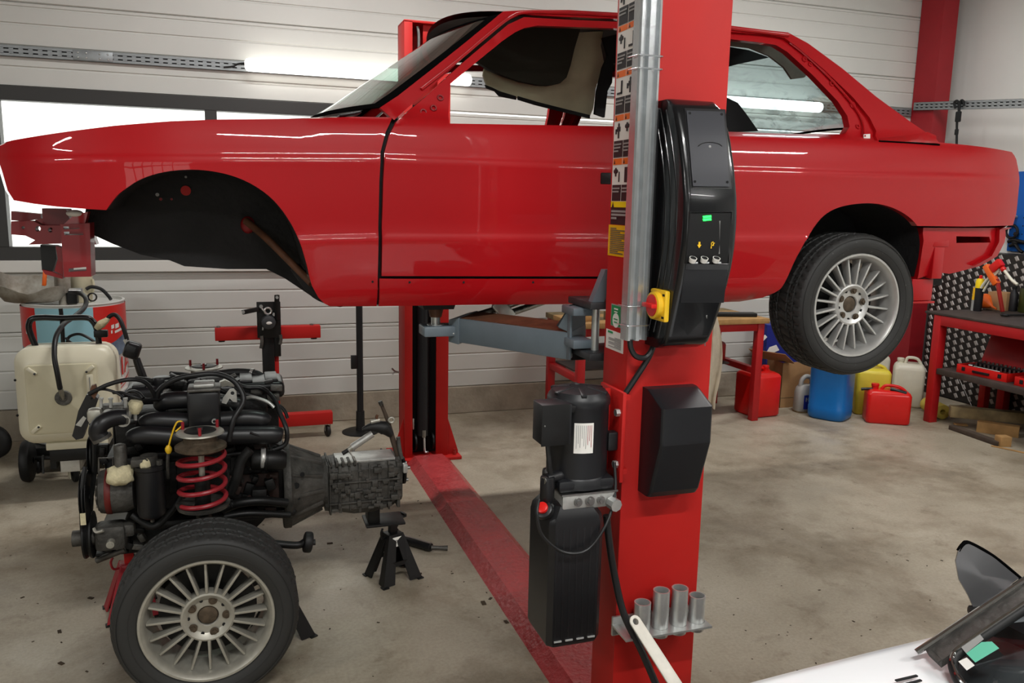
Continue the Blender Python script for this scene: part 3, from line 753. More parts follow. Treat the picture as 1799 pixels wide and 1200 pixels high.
px_plate([(106, 394), (158, 392), (161, 486), (113, 487), (109, 430)], Yr-0.06, 0.09, [[(112, 398), (140, 398), (140, 402), (112, 403)], [(113, 407), (147, 407), (147, 413), (113, 413)], [(121, 472), (152, 469), (152, 476), (121, 478)]]).build('chassis_leg', 'red_inner_shaded', car, 30)
px_plate([(108, 398), (150, 392), (155, 372), (130, 378)], Yr-0.05, 0.05).build('chassis_leg', 'red_paint', car, 30)
m = MB(); c = at(132, 375, Yr-0.04); m.sphere(c, 0.02, (1.3, 1, 0.6)); m.build('headlight_bracket', 'label_white', car)
Yf = YM+0.42
px_plate([(60, 384), (150, 376), (170, 430), (90, 420)], Yf, 0.08).build('chassis_leg', 'red_inner_shaded', car, 30)
# exhaust pipes seen beyond the sill
for dx, dy in ((0, 0), (32, 4)):
    m = MB(); m.tube([at(832+dx, 556+dy, 3.45), at(880+dx, 541+dy, 3.5), at(940+dx, 520+dy, 3.55)], 0.016, 12); m.build('exhaust_pipe', 'steel', car)
m = MB(); a = at(878, 541, 3.46); b = at(893, 547, 3.46); m.bar(a+V((-0.02, -0.01, 0.03)), b+V((0.01, -0.01, -0.03)), 0.025, 0.06, bev=0.005); m.build('exhaust_clamp', 'zinc', car)
# ---------------------------------------------------------------- wheels: rim > tyre, spokes, nuts
AX = V((0, -1, 0))
def make_wheel(parent, C, spin, tyre_m, rim_m, cap_m, poff):
    m = MB(); prof = [(.204, -.186), (.2165, -.19), (.2165, -.178), (.198, -.165), (.184, -.15), (.184, -.062), (.190, -.050), (.1945, -.030), (.197, -.014), (.2025, -.003), (.2085, .0035), (.2155, .004), (.2180, .000), (.2165, -.016)]
    m.lathe(prof, (0, 0, 0), AX, 96)
    m.lathe([(.034, -.07), (.034, -.044), (.037, -.040), (.060, -.038), (.064, -.034), (.080, -.027), (.086, -.029), (.089, -.036), (.089, -.07)], (0, 0, 0), AX, 64)
    rim = m.build('wheel', rim_m, None, 35); rim.parent = parent; rim.location = C-poff; rim.rotation_euler = (0, spin, 0)
    tp = [(.205, -.188), (.214, -.196), (.235, -.208), (.262, -.212), (.283, -.205), (.292, -.195), (.297, -.18)]
    for g in (-.165, -.128, -.067, -.030): tp += [(.2995, g-.010) if g != -.165 else (.299, g-.006), (.2995, g-.006), (.292, g-.004), (.292, g+.004), (.2995, g+.006)]
    tp += [(.297, -.015), (.292, 0.0), (.283, .010), (.262, .0175), (.235, .0135), (.2205, .006), (.2165, -.002)]
    # two raised rings on the sidewall
    fine = []
    for (ra, ha), (rb, hb2) in zip(tp, tp[1:]):
        k_ = 3 if (ra > 0.2955 and rb > 0.2955 and abs(hb2-ha) > 0.012) else 1
        fine += [(ra+(rb-ra)*j/k_, ha+(hb2-ha)*j/k_) for j in range(k_)]
    fine.append(tp[-1]); n_ = 240; t = MB(); vs = []; fs = []; x_, y_, z_ = frame(AX)
    for r, h in fine:
        for k in range(n_):
            a = 2*PI*k/n_; cut = 0.0
            if r > 0.2925:
                sk = int(round((abs(h+0.0975)*300)))
                if (k+sk) % 5 == 0: cut = 0.0065
            vs.append(C+z_*h+x_*((r-cut)*math.cos(a))+y_*((r-cut)*math.sin(a)))
    for i in range(len(fine)-1):
        for k in range(n_): fs.append((i*n_+k, i*n_+(k+1) % n_, (i+1)*n_+(k+1) % n_, (i+1)*n_+k))
    t.raw(vs, fs); bmesh.ops.recalc_face_normals(t.bm, faces=t.bm.faces[:])
    t.ring(C+AX*0.0145, AX, 0.243, 0.0016, 96, 6); t.ring(C+AX*0.0145, AX, 0.279, 0.0016, 96, 6); t.build('tyre', tyre_m, rim, 35)
    a0 = None; sp = MB()
    r0, r1 = .084, .193
    p = []
    for r, h0, h1, w_ in ((r0, -.058, -.0285, .0046), (r1, -.072, -.0300, .0036)): p += [C+V((-w_, -h1, r)), C+V((w_, -h1, r)), C+V((w_*1.5, -h0, r)), C+V((-w_*1.5, -h0, r))]
    sp.hexa([V(q) for q in p], bev=0.0012); a0 = sp.build('spoke', rim_m, rim, 35)
    for k in range(1, 20): again(a0, rim, rot=(0, 2*PI*k/20, 0))
    n_ = MB(); c = C+V((0, 0.036, 0.060)); n_.cyl(c, c+AX*0.004, .0145, n=20); n_.cyl(c+AX*0.004, c+AX*0.009, .0085, n=6); b0 = n_.build('lug_nut', 'hub_rust', rim, 35)
    h_ = MB(); a = PI/5; c = C+V((0.062*math.sin(a), 0.0365, 0.062*math.cos(a))); h_.cyl(c, c+AX*0.0025, .006, n=12); h0 = h_.build('bolt_hole', 'dark_void', rim, 35)
    for k in range(1, 5): again(b0, rim, rot=(0, 2*PI*k/5, 0)); again(h0, rim, rot=(0, 2*PI*k/5, 0))
    m = MB(); m.lathe([(0, -.046), (.022, -.044), (.031, -.047), (.034, -.06)], C, AX, 32); m.build('center_cap', cap_m, rim)
    m = MB(); m.lathe([(.16, -.10), (.16, -.112), (.05, -.112)], C, AX, 48); m.lathe([(.16, -.10), (0.05, -.10)], C, AX, 48); m.build('brake_disc', 'black_metal', rim)
    return rim
YWH = YC+0.03
cw = at(1506, 537, YWH)
make_wheel(car, cw, 0.12, 'tyre_specked', 'alloy', 'hub_rust', car.location)
# ---------------------------------------------------------------- loose roof lining inside the shell
hb = empty('headliner_board', at(950, 140, 3.5), 'cream headliner board sagging inside the red car behind the side window', 'headliner')
def hung(parent, pts, Y, dep, name, mm, dy=0.0):
    m = px_plate(pts, Y, dep); return m.build(name, mm, parent, 30)
hung(hb, [(852, 120), (850, 132), (858, 154), (900, 168), (940, 181), (1000, 196), (1037, 204), (1043, 190), (1047, 155), (1062, 112), (1056, 80), (1060, 55), (950, 60), (880, 88)], 3.50, 0.02, 'board', 'board_cream')
hung(hb, [(838, 108), (860, 122), (885, 133), (915, 143), (945, 149), (965, 150), (985, 146), (996, 136), (1003, 115), (1010, 85), (1022, 45), (960, 38), (900, 45)], 3.40, 0.03, 'lining_fold', 'board_olive')
hung(hb, [(853, 149), (866, 154), (878, 160), (907, 169), (908, 175), (878, 169), (870, 160), (856, 155)], 3.49, 0.012, 'edge_trim', 'black_cloth')
hung(hb, [(911, 169), (945, 179), (1000, 193), (1037, 202), (1037, 208), (1000, 199), (940, 184), (911, 175)], 3.49, 0.012, 'edge_trim', 'black_cloth')
hung(hb, [(1060, 66), (1084, 60), (1110, 60), (1110, 110), (1078, 112), (1076, 145), (1068, 160), (1063, 206), (1046, 200), (1050, 160), (1060, 118), (1069, 98)], 3.46, 0.02, 'side_flap', 'black_cloth')
rh = empty('roof_lining_scrap', at(1350, 100, 3.3), 'torn grey beige lining scrap hanging in the rear quarter window', 'headliner')
hung(rh, [(1240, 66), (1290, 68), (1340, 74), (1372, 80), (1396, 92), (1424, 122), (1414, 136), (1392, 139), (1378, 118), (1352, 98), (1318, 84), (1280, 80), (1240, 80)], 3.15, 0.012, 'lining', 'lining_grey')
hung(rh, [(1240, 78), (1280, 82), (1316, 88), (1352, 101), (1300, 112), (1240, 128)], 3.3, 0.012, 'painted_roof_shade', 'black_cloth')  # black sheet painting the shade inside the roof
# ================================================================ the two-post lift
LX0, LX1, LY = 1.030, 1.302, 2.030
lift = empty('two_post_lift', (1.16, 3.6, 0), 'red two-post car lift with black control cabinet and warning stickers', 'lift')
m = MB()
m.span((LX0, LY, 0.02), (LX1, LY+0.012, 2.92), 0.004).span((LX0, LY+0.006, 0.02), (LX0+0.012, LY+0.155, 2.92), 0.003).span((LX1-0.012, LY+0.006, 0.02), (LX1, LY+0.155, 2.92), 0.003)
m.span((LX0+0.006, LY+0.143, 0.02), (LX0+0.07, LY+0.155, 2.92), 0.003).span((LX1-0.07, LY+0.143, 0.02), (LX1-0.006, LY+0.155, 2.92), 0.003)
m.build('near_post', 'lift_red', lift)
m = MB(); m.span((LX0-0.08, LY-0.09, 0), (LX1+0.08, LY+0.2, 0.02), 0.004); m.build('base_plate', 'lift_red', lift)
FX0, FX1, FY = 1.012, 1.305, 5.150
m = MB()
m.span((FX0, FY, 0.02), (1.064, FY+0.012, 2.785), 0.003).span((1.222, FY, 0.02), (FX1, FY+0.012, 2.785), 0.003)
m.span((FX0, FY+0.006, 0.02), (FX0+0.012, FY+0.205, 2.785), 0.003).span((FX1-0.012, FY+0.006, 0.02), (FX1, FY+0.205, 2.785), 0.003)
m.span((FX0, FY+0.193, 0.02), (FX1, FY+0.205, 2.785), 0.003).span((FX0, FY, 2.775), (FX1, FY+0.205, 2.79), 0.003)
m.build('far_post', 'lift_red', lift)
m = MB(); m.span((FX0-0.08, FY-0.05, 0), (FX1+0.085, FY+0.26, 0.022), 0.004); m.build('base_plate', 'lift_red', lift)
for sx, x in ((-1, FX0), (1, FX1)):
    m = MB(); m.plate([(0, 0), (0.075, 0), (0.075, 0.02), (0, 0.26)], [], (x, FY+0.03 if sx > 0 else FY+0.042, 0.022), (sx, 0, 0), (0, 0, 1), 0.012); m.build('gusset', 'lift_red', lift, 0)
for px in (FX1+0.045, FX0-0.045):
    m = MB(); m.cyl((px, FY+0.0, 0.022), (px, FY+0.0, 0.045), 0.013, n=6).cyl((px, FY, 0.045), (px, FY, 0.06), 0.007, n=10); m.build('anchor_bolt', 'dark_red_plastic', lift)
m = MB(); m.span((1.03, FY+0.10, 0.03), (1.29, FY+0.115, 2.3)); m.build('dust_curtain', 'dark_void', lift, 0)
m = MB(); m.cyl((1.145, FY+0.055, 0.16), (1.145, FY+0.055, 2.1), 0.043, n=28); m.build('hydraulic_cylinder', 'black_satin', lift)
m = MB(); m.tube([(1.145, FY+0.02, 0.19), (1.147, FY+0.015, 0.12), (1.150, FY+0.01, 0.055), (1.17, FY+0.0, 0.052)], 0.008, 8); m.build('hydraulic_hose', 'galvanised', lift)
m = MB(); m.cyl((1.145, FY+0.02, 0.15), (1.145, FY+0.02, 0.20), 0.013, n=6); m.build('hose_fitting', 'steel', lift)
for x in (1.087, 1.205):
    m = MB(); m.lathe([(0.0, 0), (0.055, 0), (0.055, 0.012), (0, 0.012)], (x, FY+0.06, 0.11), (1, 0, 0), 24); m.build('cable_pulley', 'black_metal', lift)
m = MB(); m.span((1.075, FY+0.05, 0.20), (1.085, FY+0.06, 0.275), 0.002); m.build('latch_plate', 'zinc', lift)
m = MB(); m.span((1.135, FY+0.03, 2.66), (1.19, FY+0.05, 2.78), 0.003); m.build('stop_plate', 'lift_red', lift)
m = MB(); m.tube([(1.100, FY+0.03, 2.76), (1.108, FY+0.03, 2.70), (1.105, FY+0.03, 2.55), (1.100, FY+0.03, 2.4)], 0.010, 8); m.build('cable_end', 'steel', lift)
m = MB(); p = at(694, 652, FY+0.1); m.tube([p+V((0.03, 0, -0.01)), p+V((0, 0, 0.0)), p+V((-0.02, -0.01, 0.02))], 0.006, 6).tube([p+V((-0.015, 0, -0.02)), p+V((0.005, 0, 0.0))], 0.005, 6); m.build('latch_lever', 'steel', lift)
# ramped base cover between the posts
m = MB(); m.loft([[V((1.017, y, 0.0)), V((1.068, y, 0.05)), V((1.252, y, 0.05)), V((1.310, y, 0.0))] for y in (LY+0.21, 2.9, 3.6, 4.3, FY-0.052)]); m.build('base_beam', 'beam_red', lift, 20)
# ---- stickers on the post's side (that face is X = LX0)
XS = LX0-0.0006
def sx_(py): return 1092-0.038*py
def zf(py): return atX(sx_(py), py, XS).z
YA, YB = 2.172, 2.048
def patch(y0, y1, z0, z1, lift_=0.0):
    m = MB(); m.span((XS-0.0006-lift_, y1, min(z0, z1)), (XS+0.0004-lift_, y0, max(z0, z1))); return m
rows = [(-22, -12, 14, 45), (47, 57, 94, 123), (126, 137.5, 172, 201), (203, 213.5, 248, 277), (279, 290, 325, 353)]
YM_ = (YA+YB)/2
for ri, (o0, o1, b0, b1) in enumerate(rows):
    st = patch(YA, YB, zf(o0-1.5), zf(b1+1)).build('warning_sticker', 'label_white', lift, 0)
    for y0, y1 in ((YA-0.004, YM_+0.002), (YM_-0.002, YB+0.004)):
        patch(y0, y1, zf(o0), zf(o1), 0.0007).build('warning_header', 'label_orange', st, 0)
        patch(y0, y1, zf(b0), zf(b1), 0.0007).build('text_panel', 'label_black', st, 0)
        m = MB(); zt = zf(b0); zb = zf(b1); h = zt-zb
        for li, ln in enumerate((0.92, 0.8, 0.55)[:3 if ri % 2 else 2]):
            z = zt-h*(0.22+0.2*li); m.span((XS-0.0024, y0-0.004-(y0-y1-0.008)*ln, z-0.0022), (XS-0.0012, y0-0.004, z+0.0022))
        m.build('fine_print', 'label_grey', st, 0)
        m = MB(); ym = (y0+y1)/2; zc = (zf(o1)+zf(b0))/2; hh = (zf(o1)-zf(b0))*0.8
        kind = (ri+(1 if y0 < YM_+0.01 else 0)) % 3
        if ri == 4 and y0 < YM_:     # a plain upright post
            m.span((XS-0.0022, ym-0.010, zc-hh*0.48), (XS-0.0012, ym+0.012, zc+hh*0.45))
        elif kind == 0:              # a person beside a small part
            m.sphere((XS-0.0015, ym, zc+hh*0.36), 0.006, (0.1, 1, 1), 10); m.span((XS-0.0022, ym-0.010, zc-hh*0.05), (XS-0.0012, ym+0.010, zc+hh*0.25))
            m.span((XS-0.0022, ym-0.004, zc-hh*0.48), (XS-0.0012, ym+0.004, zc-hh*0.05)); m.span((XS-0.0022, ym+0.012, zc-hh*0.2), (XS-0.0012, ym+0.02, zc+hh*0.12))
        elif kind == 1:              # a car seen on a lift, and a standing person
            m.sphere((XS-0.0015, ym+0.008, zc+hh*0.22), 0.010, (0.1, 1.5, 0.7), 10); m.span((XS-0.0022, ym+0.004, zc-hh*0.1), (XS-0.0012, ym+0.012, zc+hh*0.44))
            m.span((XS-0.0022, ym-0.017, zc-hh*0.45), (XS-0.0012, ym-0.011, zc+hh*0.05)); m.sphere((XS-0.0015, ym-0.014, zc+hh*0.11), 0.004, (0.1, 1, 1), 8)
        else:                        # a column with its foot
            m.span((XS-0.0022, ym-0.012, zc-hh*0.4), (XS-0.0012, ym-0.003, zc+hh*0.4)); m.span((XS-0.0022, ym-0.012, zc-hh*0.45), (XS-0.0012, ym+0.020, zc-hh*0.32))
        m.build('pictogram', 'label_black', st, 20)
        m = MB(); z = (zf(o0)+zf(o1))/2; y = y0-0.010; m.raw([V((XS-0.0018, y-0.005, z-0.006)), V((XS-0.0018, y+0.005, z-0.006)), V((XS-0.0018, y, z+0.006))], [(0, 1, 2), (2, 1, 0)]); m.build('warning_triangle', 'label_black', st, 0)
st = patch(YA, YB, zf(354.5), zf(394)).build('warning_sticker', 'label_black', lift, 0)
patch(YA, YB, zf(354), zf(364), 0.0007).build('warning_header', 'signal_yellow', st, 0)
m = MB()
for li, ln in enumerate((0.95, 0.95, 0.3)):
    z = zf(371+6*li); m.span((XS-0.0022, YA-0.006-0.112*ln, z-0.003), (XS-0.0012, YA-0.006, z+0.003))
m.build('fine_print', 'label_grey', st, 0)
m = MB(); z = zf(359); y = YA-0.014; m.raw([V((XS-0.0018, y-0.007, z-0.008)), V((XS-0.0018, y+0.007, z-0.008)), V((XS-0.0018, y, z+0.008))], [(0, 1, 2), (2, 1, 0)]); m.build('warning_triangle', 'label_black', st, 0)
st = patch(YA+0.010, YB+0.002, zf(395), zf(449)).build('instruction_sticker', 'label_yellow', lift, 0)
m = MB()
for li in range(14):
    z = zf(401+3.3*li); ln = (0.35, 0.95, 0.6, 0.95, 0.9, 0.95, 0.7, 0.95, 0.95, 0.85, 0.95, 0.9, 0.5, 0.8)[li]
    m.span((XS-0.0018, YA-0.004-0.104*ln, z-0.0016), (XS-0.0006, YA-0.004, z+0.0016))
m.build('fine_print', 'old_wood', st, 0)
def face_patch(x0, y0, x1, y1, lift_=0.0):
    a, b = atX(x0, y0, XS), atX(x1, y1, XS); return patch(a.y, b.y, a.z, b.z, lift_)
st = face_patch(1075, 533, 1091, 577).build('approval_sticker', 'label_grey', lift, 0)
face_patch(1076, 535, 1090, 575, 0.0007).build('green_field', 'label_green', st, 0)
c = atX(1082.5, 563, XS-0.0015); m = MB(); m.cyl(c, c+V((-0.0006, 0, 0)), 0.021, n=24); m.build('white_disc', 'label_white', st, 20)
m = MB(); m.span(c+V((-0.0016, -0.012, 0.002)), c+V((-0.0007, 0.012, 0.005))).span(c+V((-0.0016, -0.010, -0.007)), c+V((-0.0007, 0.010, -0.004))); m.build('fine_print', 'label_green', st, 0)
c = atX(1083, 543, XS-0.0015); m = MB(); m.span(c+V((-0.001, -0.012, -0.002)), c+V((0, 0.012, 0.002))).span(c+V((-0.001, -0.010, -0.010)), c+V((0, 0.010, -0.007))); m.build('fine_print', 'label_white', st, 0)
st = face_patch(1066, 577, 1095, 622).build('rating_sticker', 'label_white', lift, 0)
m = MB(); c = atX(1073, 583, XS-0.001); m.span(c+V((-0.0008, -0.016, -0.003)), c+V((0, 0.016, 0.003))); m.build('fine_print', 'label_green', st, 0)
m = MB(); a, b = atX(1068, 588, XS-0.001), atX(1093, 617, XS-0.001)
for li in range(8):
    z = a.z+(b.z-a.z)*(li+0.5)/8; m.span((XS-0.0018, b.y+0.008, z-0.0012), (XS-0.001, a.y-0.008 if li % 3 else (a.y+b.y)/2, z+0.0012))
m.build('fine_print', 'label_grey', st, 0)
# ---- cable trunking up the post's front corner
tx0 = at(1100, 598, 1.99).x; tx1 = at(1136, 598, 1.99).x; tz = at(1118, 598, 1.99).z
m = MB(); n = 14; ring = []
prof = [(0, 0.04), (0, 0.006), (0.06, 0.0), (0.16, 0.0), (0.22, 0.010), (0.34, 0.010), (0.40, -0.004), (0.56, -0.004), (0.62, 0.012), (0.82, 0.012), (0.88, 0.0), (1.0, 0.004), (1.0, 0.04)]
m.loft([[V((tx0+(tx1-tx0)*a, 1.985+b, z)) for a, b in prof] for z in (tz, 2.92)]); m.build('cable_trunking', 'galvanised', lift, 25)
for py, r in ((97, 0.0017), (120, 0.0017), (538, 0.0014), (572, 0.0014)):
    z = at(1140, py, 1.98).z; m = MB(); m.tube([(tx0-0.008, 2.03, z), (tx0-0.004, 1.985, z), (tx0+0.01, 1.978, z), (tx1-0.005, 1.978, z), (tx1+0.004, 1.985, z), (tx1+0.012, 2.028, z)], r, 6, 3); m.build('wire_clip', 'galvanised', lift)
# ---- control cabinet
CX0, CX1 = 1.083, 1.238
_cz = [1.318, 1.335, 1.40, 1.50, 1.60, 1.66, 1.72, 1.80, 1.88, 1.955, 1.978]
_cy = [1.955, 1.915, 1.895, 1.865, 1.848, 1.845, 1.849, 1.868, 1.896, 1.932, 1.965]
def cyf(z): return float(np.interp(z, _cz, _cy))
def csec(z, dx=0.0):
    yf = cyf(z); r = 0.016
    x1 = CX1+float(np.interp(z, [1.318, 1.38, 1.55, 1.9, 1.978], [-0.022, -0.010, 0.004, 0.0, -0.012]))
    pts = [(CX0, LY)]
    for k in range(6): a = PI-(PI/2)*k/5*-1; a = PI+(PI/2)*k/5; pts.append((CX0+r+r*math.cos(a), yf+r+r*math.sin(a)))
    for k in range(6): a = 1.5*PI+(PI/2)*k/5; pts.append((x1-r+r*math.cos(a), yf+r+r*math.sin(a)))
    pts.append((x1, LY)); return [V((x, y, z)) for x, y in pts]
zz = [1.318+(1.978-1.318)*k/32 for k in range(33)]; zz = sorted(set(zz+[1.322, 1.328, 1.972, 1.966]))
m = MB(); m.loft([csec(z) for z in zz]); cab = m.build('control_cabinet', 'black_gloss', lift, 45)
for yo, zr in ((0.045, (1.35, 1.95)), (0.075, (1.36, 1.955)), (0.105, (1.36, 1.96))):
    m = MB(); m.tube([(CX0+0.001, min(LY-0.012, cyf(z)+yo), z) for z in np.linspace(zr[0], zr[1], 12)], 0.0035, 8, 3); m.build('side_rib', 'black_gloss', cab)
m = MB(); m.span((CX0-0.012, 2.010, 1.34), (CX0+0.01, LY, 1.96), 0.004); m.build('mounting_flange', 'black_plastic', cab)
for py in (206, 393, 578):
    p = atX(1156-(py-206)*0.05, py, CX0-0.013); m = MB(); m.sphere((CX0-0.013, 2.02, p.z), 0.004, (0.6, 1, 1), 10); m.build('flange_screw', 'zinc', cab)
def fr(px, py, d=0.0):
    y = 1.87
    for _ in range(12):
        p = at(px, py, y); y = cyf(p.z)-d
    return at(px, py, y)
def fquad(pts, d0, d1, bev=0.0):
    m = MB(); m.hexa([fr(x, y, d1) for x, y in pts]+[fr(x, y, d0) for x, y in pts], bev); return m
def fslab(pts, d0, d1, nrow=8):
    (a, b, c, d) = pts; m = MB(); R = []
    for k in range(nrow+1):
        t = k/nrow; l = (a[0]+(d[0]-a[0])*t, a[1]+(d[1]-a[1])*t); r = (b[0]+(c[0]-b[0])*t, b[1]+(c[1]-b[1])*t)
        R.append([fr(*l, d0), fr(*l, d1), fr(*r, d1), fr(*r, d0)])
    m.loft(R); return m
fslab([(1203, 190), (1275, 192), (1286, 332), (1214, 331)], -0.004, 0.0010).build('cover_rim', 'black_plastic', cab, 30)
cv = fslab([(1206.5, 194.5), (1272, 196), (1282.5, 328), (1218, 327)], -0.002, 0.0045); cv = cv.build('cover_plate', 'plate_grey', cab, 30)
m = MB(); m.tube([fr(x, y, 0.005) for x, y in ((1227, 257), (1234, 252), (1244, 250), (1255, 250.5), (1264, 253), (1269, 257))], 0.0012, 6); m.build('embossed_arc', 'black_plastic', cv)
m = MB(); m.sphere(fr(1247.5, 258, 0.004), 0.004, (1, 0.5, 1), 10); m.build('lock_button', 'label_grey', cv)
for px, py in ((1212, 199), (1268, 201), (1221, 319), (1278, 320)):
    m = MB(); c = fr(px, py, 0.004); m.cyl(c, c+V((0, -0.002, 0)), 0.0035, n=10); m.build('cover_screw', 'dark_void', cv)
pn = fslab([(1213, 374), (1285, 373), (1279, 463), (1206, 461)], -0.004, 0.0012).build('button_panel', 'dark_void', cab, 30)
m = MB(); m.tube([fr(x, y, 0.001) for x, y in ((1212, 373), (1286, 372), (1280, 464), (1205, 462))], 0.003, 8, 1, closed=True); m.build('panel_rim', 'black_gloss', pn)
for dy in (0, 5): fslab([(1235, 379.5+dy), (1250, 378+dy), (1250.5, 382+dy), (1236, 383.5+dy)], 0.0, 0.003, 1).build('indicator_lamp', 'led_green', pn, 0)
for px in (1218, 1238, 1259):
    c = fr(px, 455, 0.0115); ax_b = V((0.0, -0.45, 0.89)).normalized(); m = MB(); m.cyl(c-ax_b*0.009, c+ax_b*0.003, 0.0085, 0.0100, n=24); pbn = m.build('push_button', 'label_white', pn)
    m = MB(); m.cyl(c+ax_b*0.0025, c+ax_b*0.0034, 0.0082, n=20); m.build('button_face', 'dark_void', pbn)
    m = MB(); c = fr(px, 461, 0.004); m.span(c+V((-0.010, -0.008, -0.003)), c+V((0.010, 0, 0.002)), 0.001); m.build('button_shelf', 'galvanised', pn)
m = MB(); sh = [(1227, 424.5), (1231, 424.5), (1231, 430), (1233.5, 430), (1229, 436.5), (1224.5, 430), (1227, 430)]
o = fr(1229, 430, 0.002); m.plate([((x-1229)*0.00135, -(y-430)*0.00135) for x, y in sh], [], o, (1, 0, 0), (0, 0, 1), 0.0006); m.build('down_arrow_mark', 'yellow', pn, 0)
m = MB(); o = fr(1252, 431, 0.002)
for (a, b, c, d) in ((-3.5, -6, -1.5, 7), (-3.5, 5, 2, 7), (-3.5, -1, 3, 1), (1, 1, 3, 4), (2.5, 3.5, 5, 5)): m.span(o+V((a*0.00135, -0.0006, b*0.00135)), o+V((c*0.00135, 0, d*0.00135)))
m.build('lift_mark', 'yellow', pn, 0)
m = MB(); m.bar(fr(1265, 388, 0.001), fr(1264, 446, 0.001), 0.0025, 0.003); m.build('painted_reflection', 'label_grey', pn, 0)  # pale grey bar painted in as a reflection on the panel
m = MB(); m.bar(fr(1242, 554, 0.0), fr(1239, 607, 0.0), 0.003, 0.004); m.build('front_seam', 'label_grey', cab, 0)
fslab([(1203, 474), (1279, 474), (1272, 532), (1196, 532)], -0.004, 0.0006).build('front_inset', 'black_satin', cab, 30)
# main switch
p = atX(1157, 536, CX0-0.012); m = MB(); m.span((CX0-0.016, p.y-0.042, p.z-0.042), (CX0, p.y+0.042, p.z+0.042), 0.005); sw = m.build('main_switch', 'yellow', cab)
m = MB(); m.lathe([(0.036, 0), (0.036, 0.014), (0.030, 0.016), (0.029, 0.002)], (CX0-0.016, p.y, p.z), (-1, 0, 0), 32); m.build('switch_ring', 'yellow', sw)
m = MB(); m.lathe([(0.030, 0), (0.029, 0.018), (0.0, 0.018)], (CX0-0.016, p.y, p.z), (-1, 0, 0), 32); m.build('switch_knob', 'red_plastic', sw)
m = MB(); m.span((CX0-0.048, p.y-0.029, p.z-0.006), (CX0-0.032, p.y+0.029, p.z+0.006), 0.003); m.build('switch_handle', 'red_plastic', sw)
for dy, dz in ((0.033, 0.03), (-0.033, 0.03), (-0.033, -0.03)):
    m = MB(); m.span((CX0-0.0165, p.y+dy-0.006, p.z+dz-0.003), (CX0-0.0158, p.y+dy+0.006, p.z+dz+0.003)); m.build('padlock_slot', 'dark_void', sw, 0)
# lower cable box
m = MB(); X0, X1, Z0, Z1, Yf_ = 1.083, 1.256, 0.868, 1.184, 1.915
def rsec(x0, x1, z0, z1, y, c):
    return [V((x0+c, y, z0)), V((x1-c, y, z0)), V((x1, y, z0+c*2)), V((x1, y, z1-c*2)), V((x1-c, y, z1)), V((x0+c, y, z1)), V((x0, y, z1-c)), V((x0, y, z0+c))]
_lp = [(684, 1140), (692, 1146), (720, 1165), (785, 1162), (866, 1143), (874, 1138)]
_lz = []; _ly = []
for py, px in _lp:
    d_ = ray(px, py); y = X0*d_.y/d_.x; _ly.append(y); _lz.append(CAM_H+d_.z/d_.y*y)
_lz.reverse(); _ly.reverse()
def lsec(z, k=1.0):
    yf = float(np.interp(z, _lz, _ly)); yf = LY-(LY-yf)*k; r = 0.014; pts = [(X0, LY)]
    for i in range(5): a_ = PI+(PI/2)*i/4; pts.append((X0+r+r*math.cos(a_), yf+r+r*math.sin(a_)))
    for i in range(5): a_ = 1.5*PI+(PI/2)*i/4; pts.append((X1-0.012-r+r*math.cos(a_), yf+r+r*math.sin(a_)))
    pts.append((X1-0.012, LY)); return [V((x, y, z)) for x, y in pts]
zs_ = sorted(set([_lz[0]+(_lz[-1]-_lz[0])*k/24 for k in range(25)]+_lz)); m = MB(); m.loft([lsec(z) for z in zs_])
bx = m.build('lower_cover', 'black_satin', lift, 20)
for px, py in ((1129, 836), (1134, 700)):
    c = at(px, py, LY-0.008); m = MB(); m.sphere(c, 0.003); m.build('cover_screw', 'zinc', bx)
# ---- power unit on the post's side
MX, MY, MR = 0.897, 2.055, 0.086
m = MB(); m.lathe([(0, 1.197), (0.03, 1.200), (0.075, 1.192), (0.086, 1.178), (0.089, 1.170), (0.089, 1.156), (MR, 1.150), (MR, 0.955), (0.090, 0.950), (0.092, 0.925), (0.0, 0.925)], (MX, MY, 0), (0, 0, 1), 48)
mot = m.build('motor', 'black_satin', lift)
for k in range(6):
    a = k*PI/3+0.3; m = MB(); m.bar((MX+0.025*math.cos(a), MY+0.025*math.sin(a), 1.198), (MX+0.083*math.cos(a), MY+0.083*math.sin(a), 1.188), 0.016, 0.010, bev=0.003); m.build('fan_cover_rib', 'black_satin', mot)
m = MB(); m.box((MX-0.055, MY-0.075, 1.158), (0.02, 0.03, 0.02), bev=0.004); m.build('cover_clip', 'black_metal', mot)
m = MB(); m.span((MX-0.085, MY-0.082, 0.918), (MX+0.085, MY+0.06, 0.955), 0.012); m.build('motor_flange', 'black_satin', mot)
jx0 = at(953, 750, 1.955).x; jx1 = at(993, 750, 1.955).x; jz1 = at(953, 713, 1.955).z; jz0 = at(953, 784, 1.955).z
d_ = ray(936, 740); jyb = jx0*d_.y/d_.x
m = MB(); m.span((jx0, 1.955, jz0), (jx1+0.02, jyb, jz1), 0.004); jb = m.build('junction_box', 'black_satin', mot)
m = MB(); m.span((jx0-0.002, 1.952, jz0-0.001), (jx1+0.012, 1.9555, jz1+0.001), 0.001); m.build('box_lid', 'black_metal', jb)
m = MB(); c = V((jx0+0.006, 1.951, (jz0+jz1)/2)); m.sphere(c, 0.0025); m.build('lid_screw', 'steel', jb)
m = MB(); m.tube([(jx0+0.03, 1.99, jz0), (jx0+0.035, 1.985, jz0-0.06), (jx0+0.055, 2.0, jz0-0.13), (MX-0.05, 2.03, 0.93)], 0.007, 8); m.build('motor_cable', 'hose', mot)
m = MB(); A0, A1 = math.atan2(at(1010, 770, 1.97).y-MY, at(1010, 770, 1.97).x-MX), 0
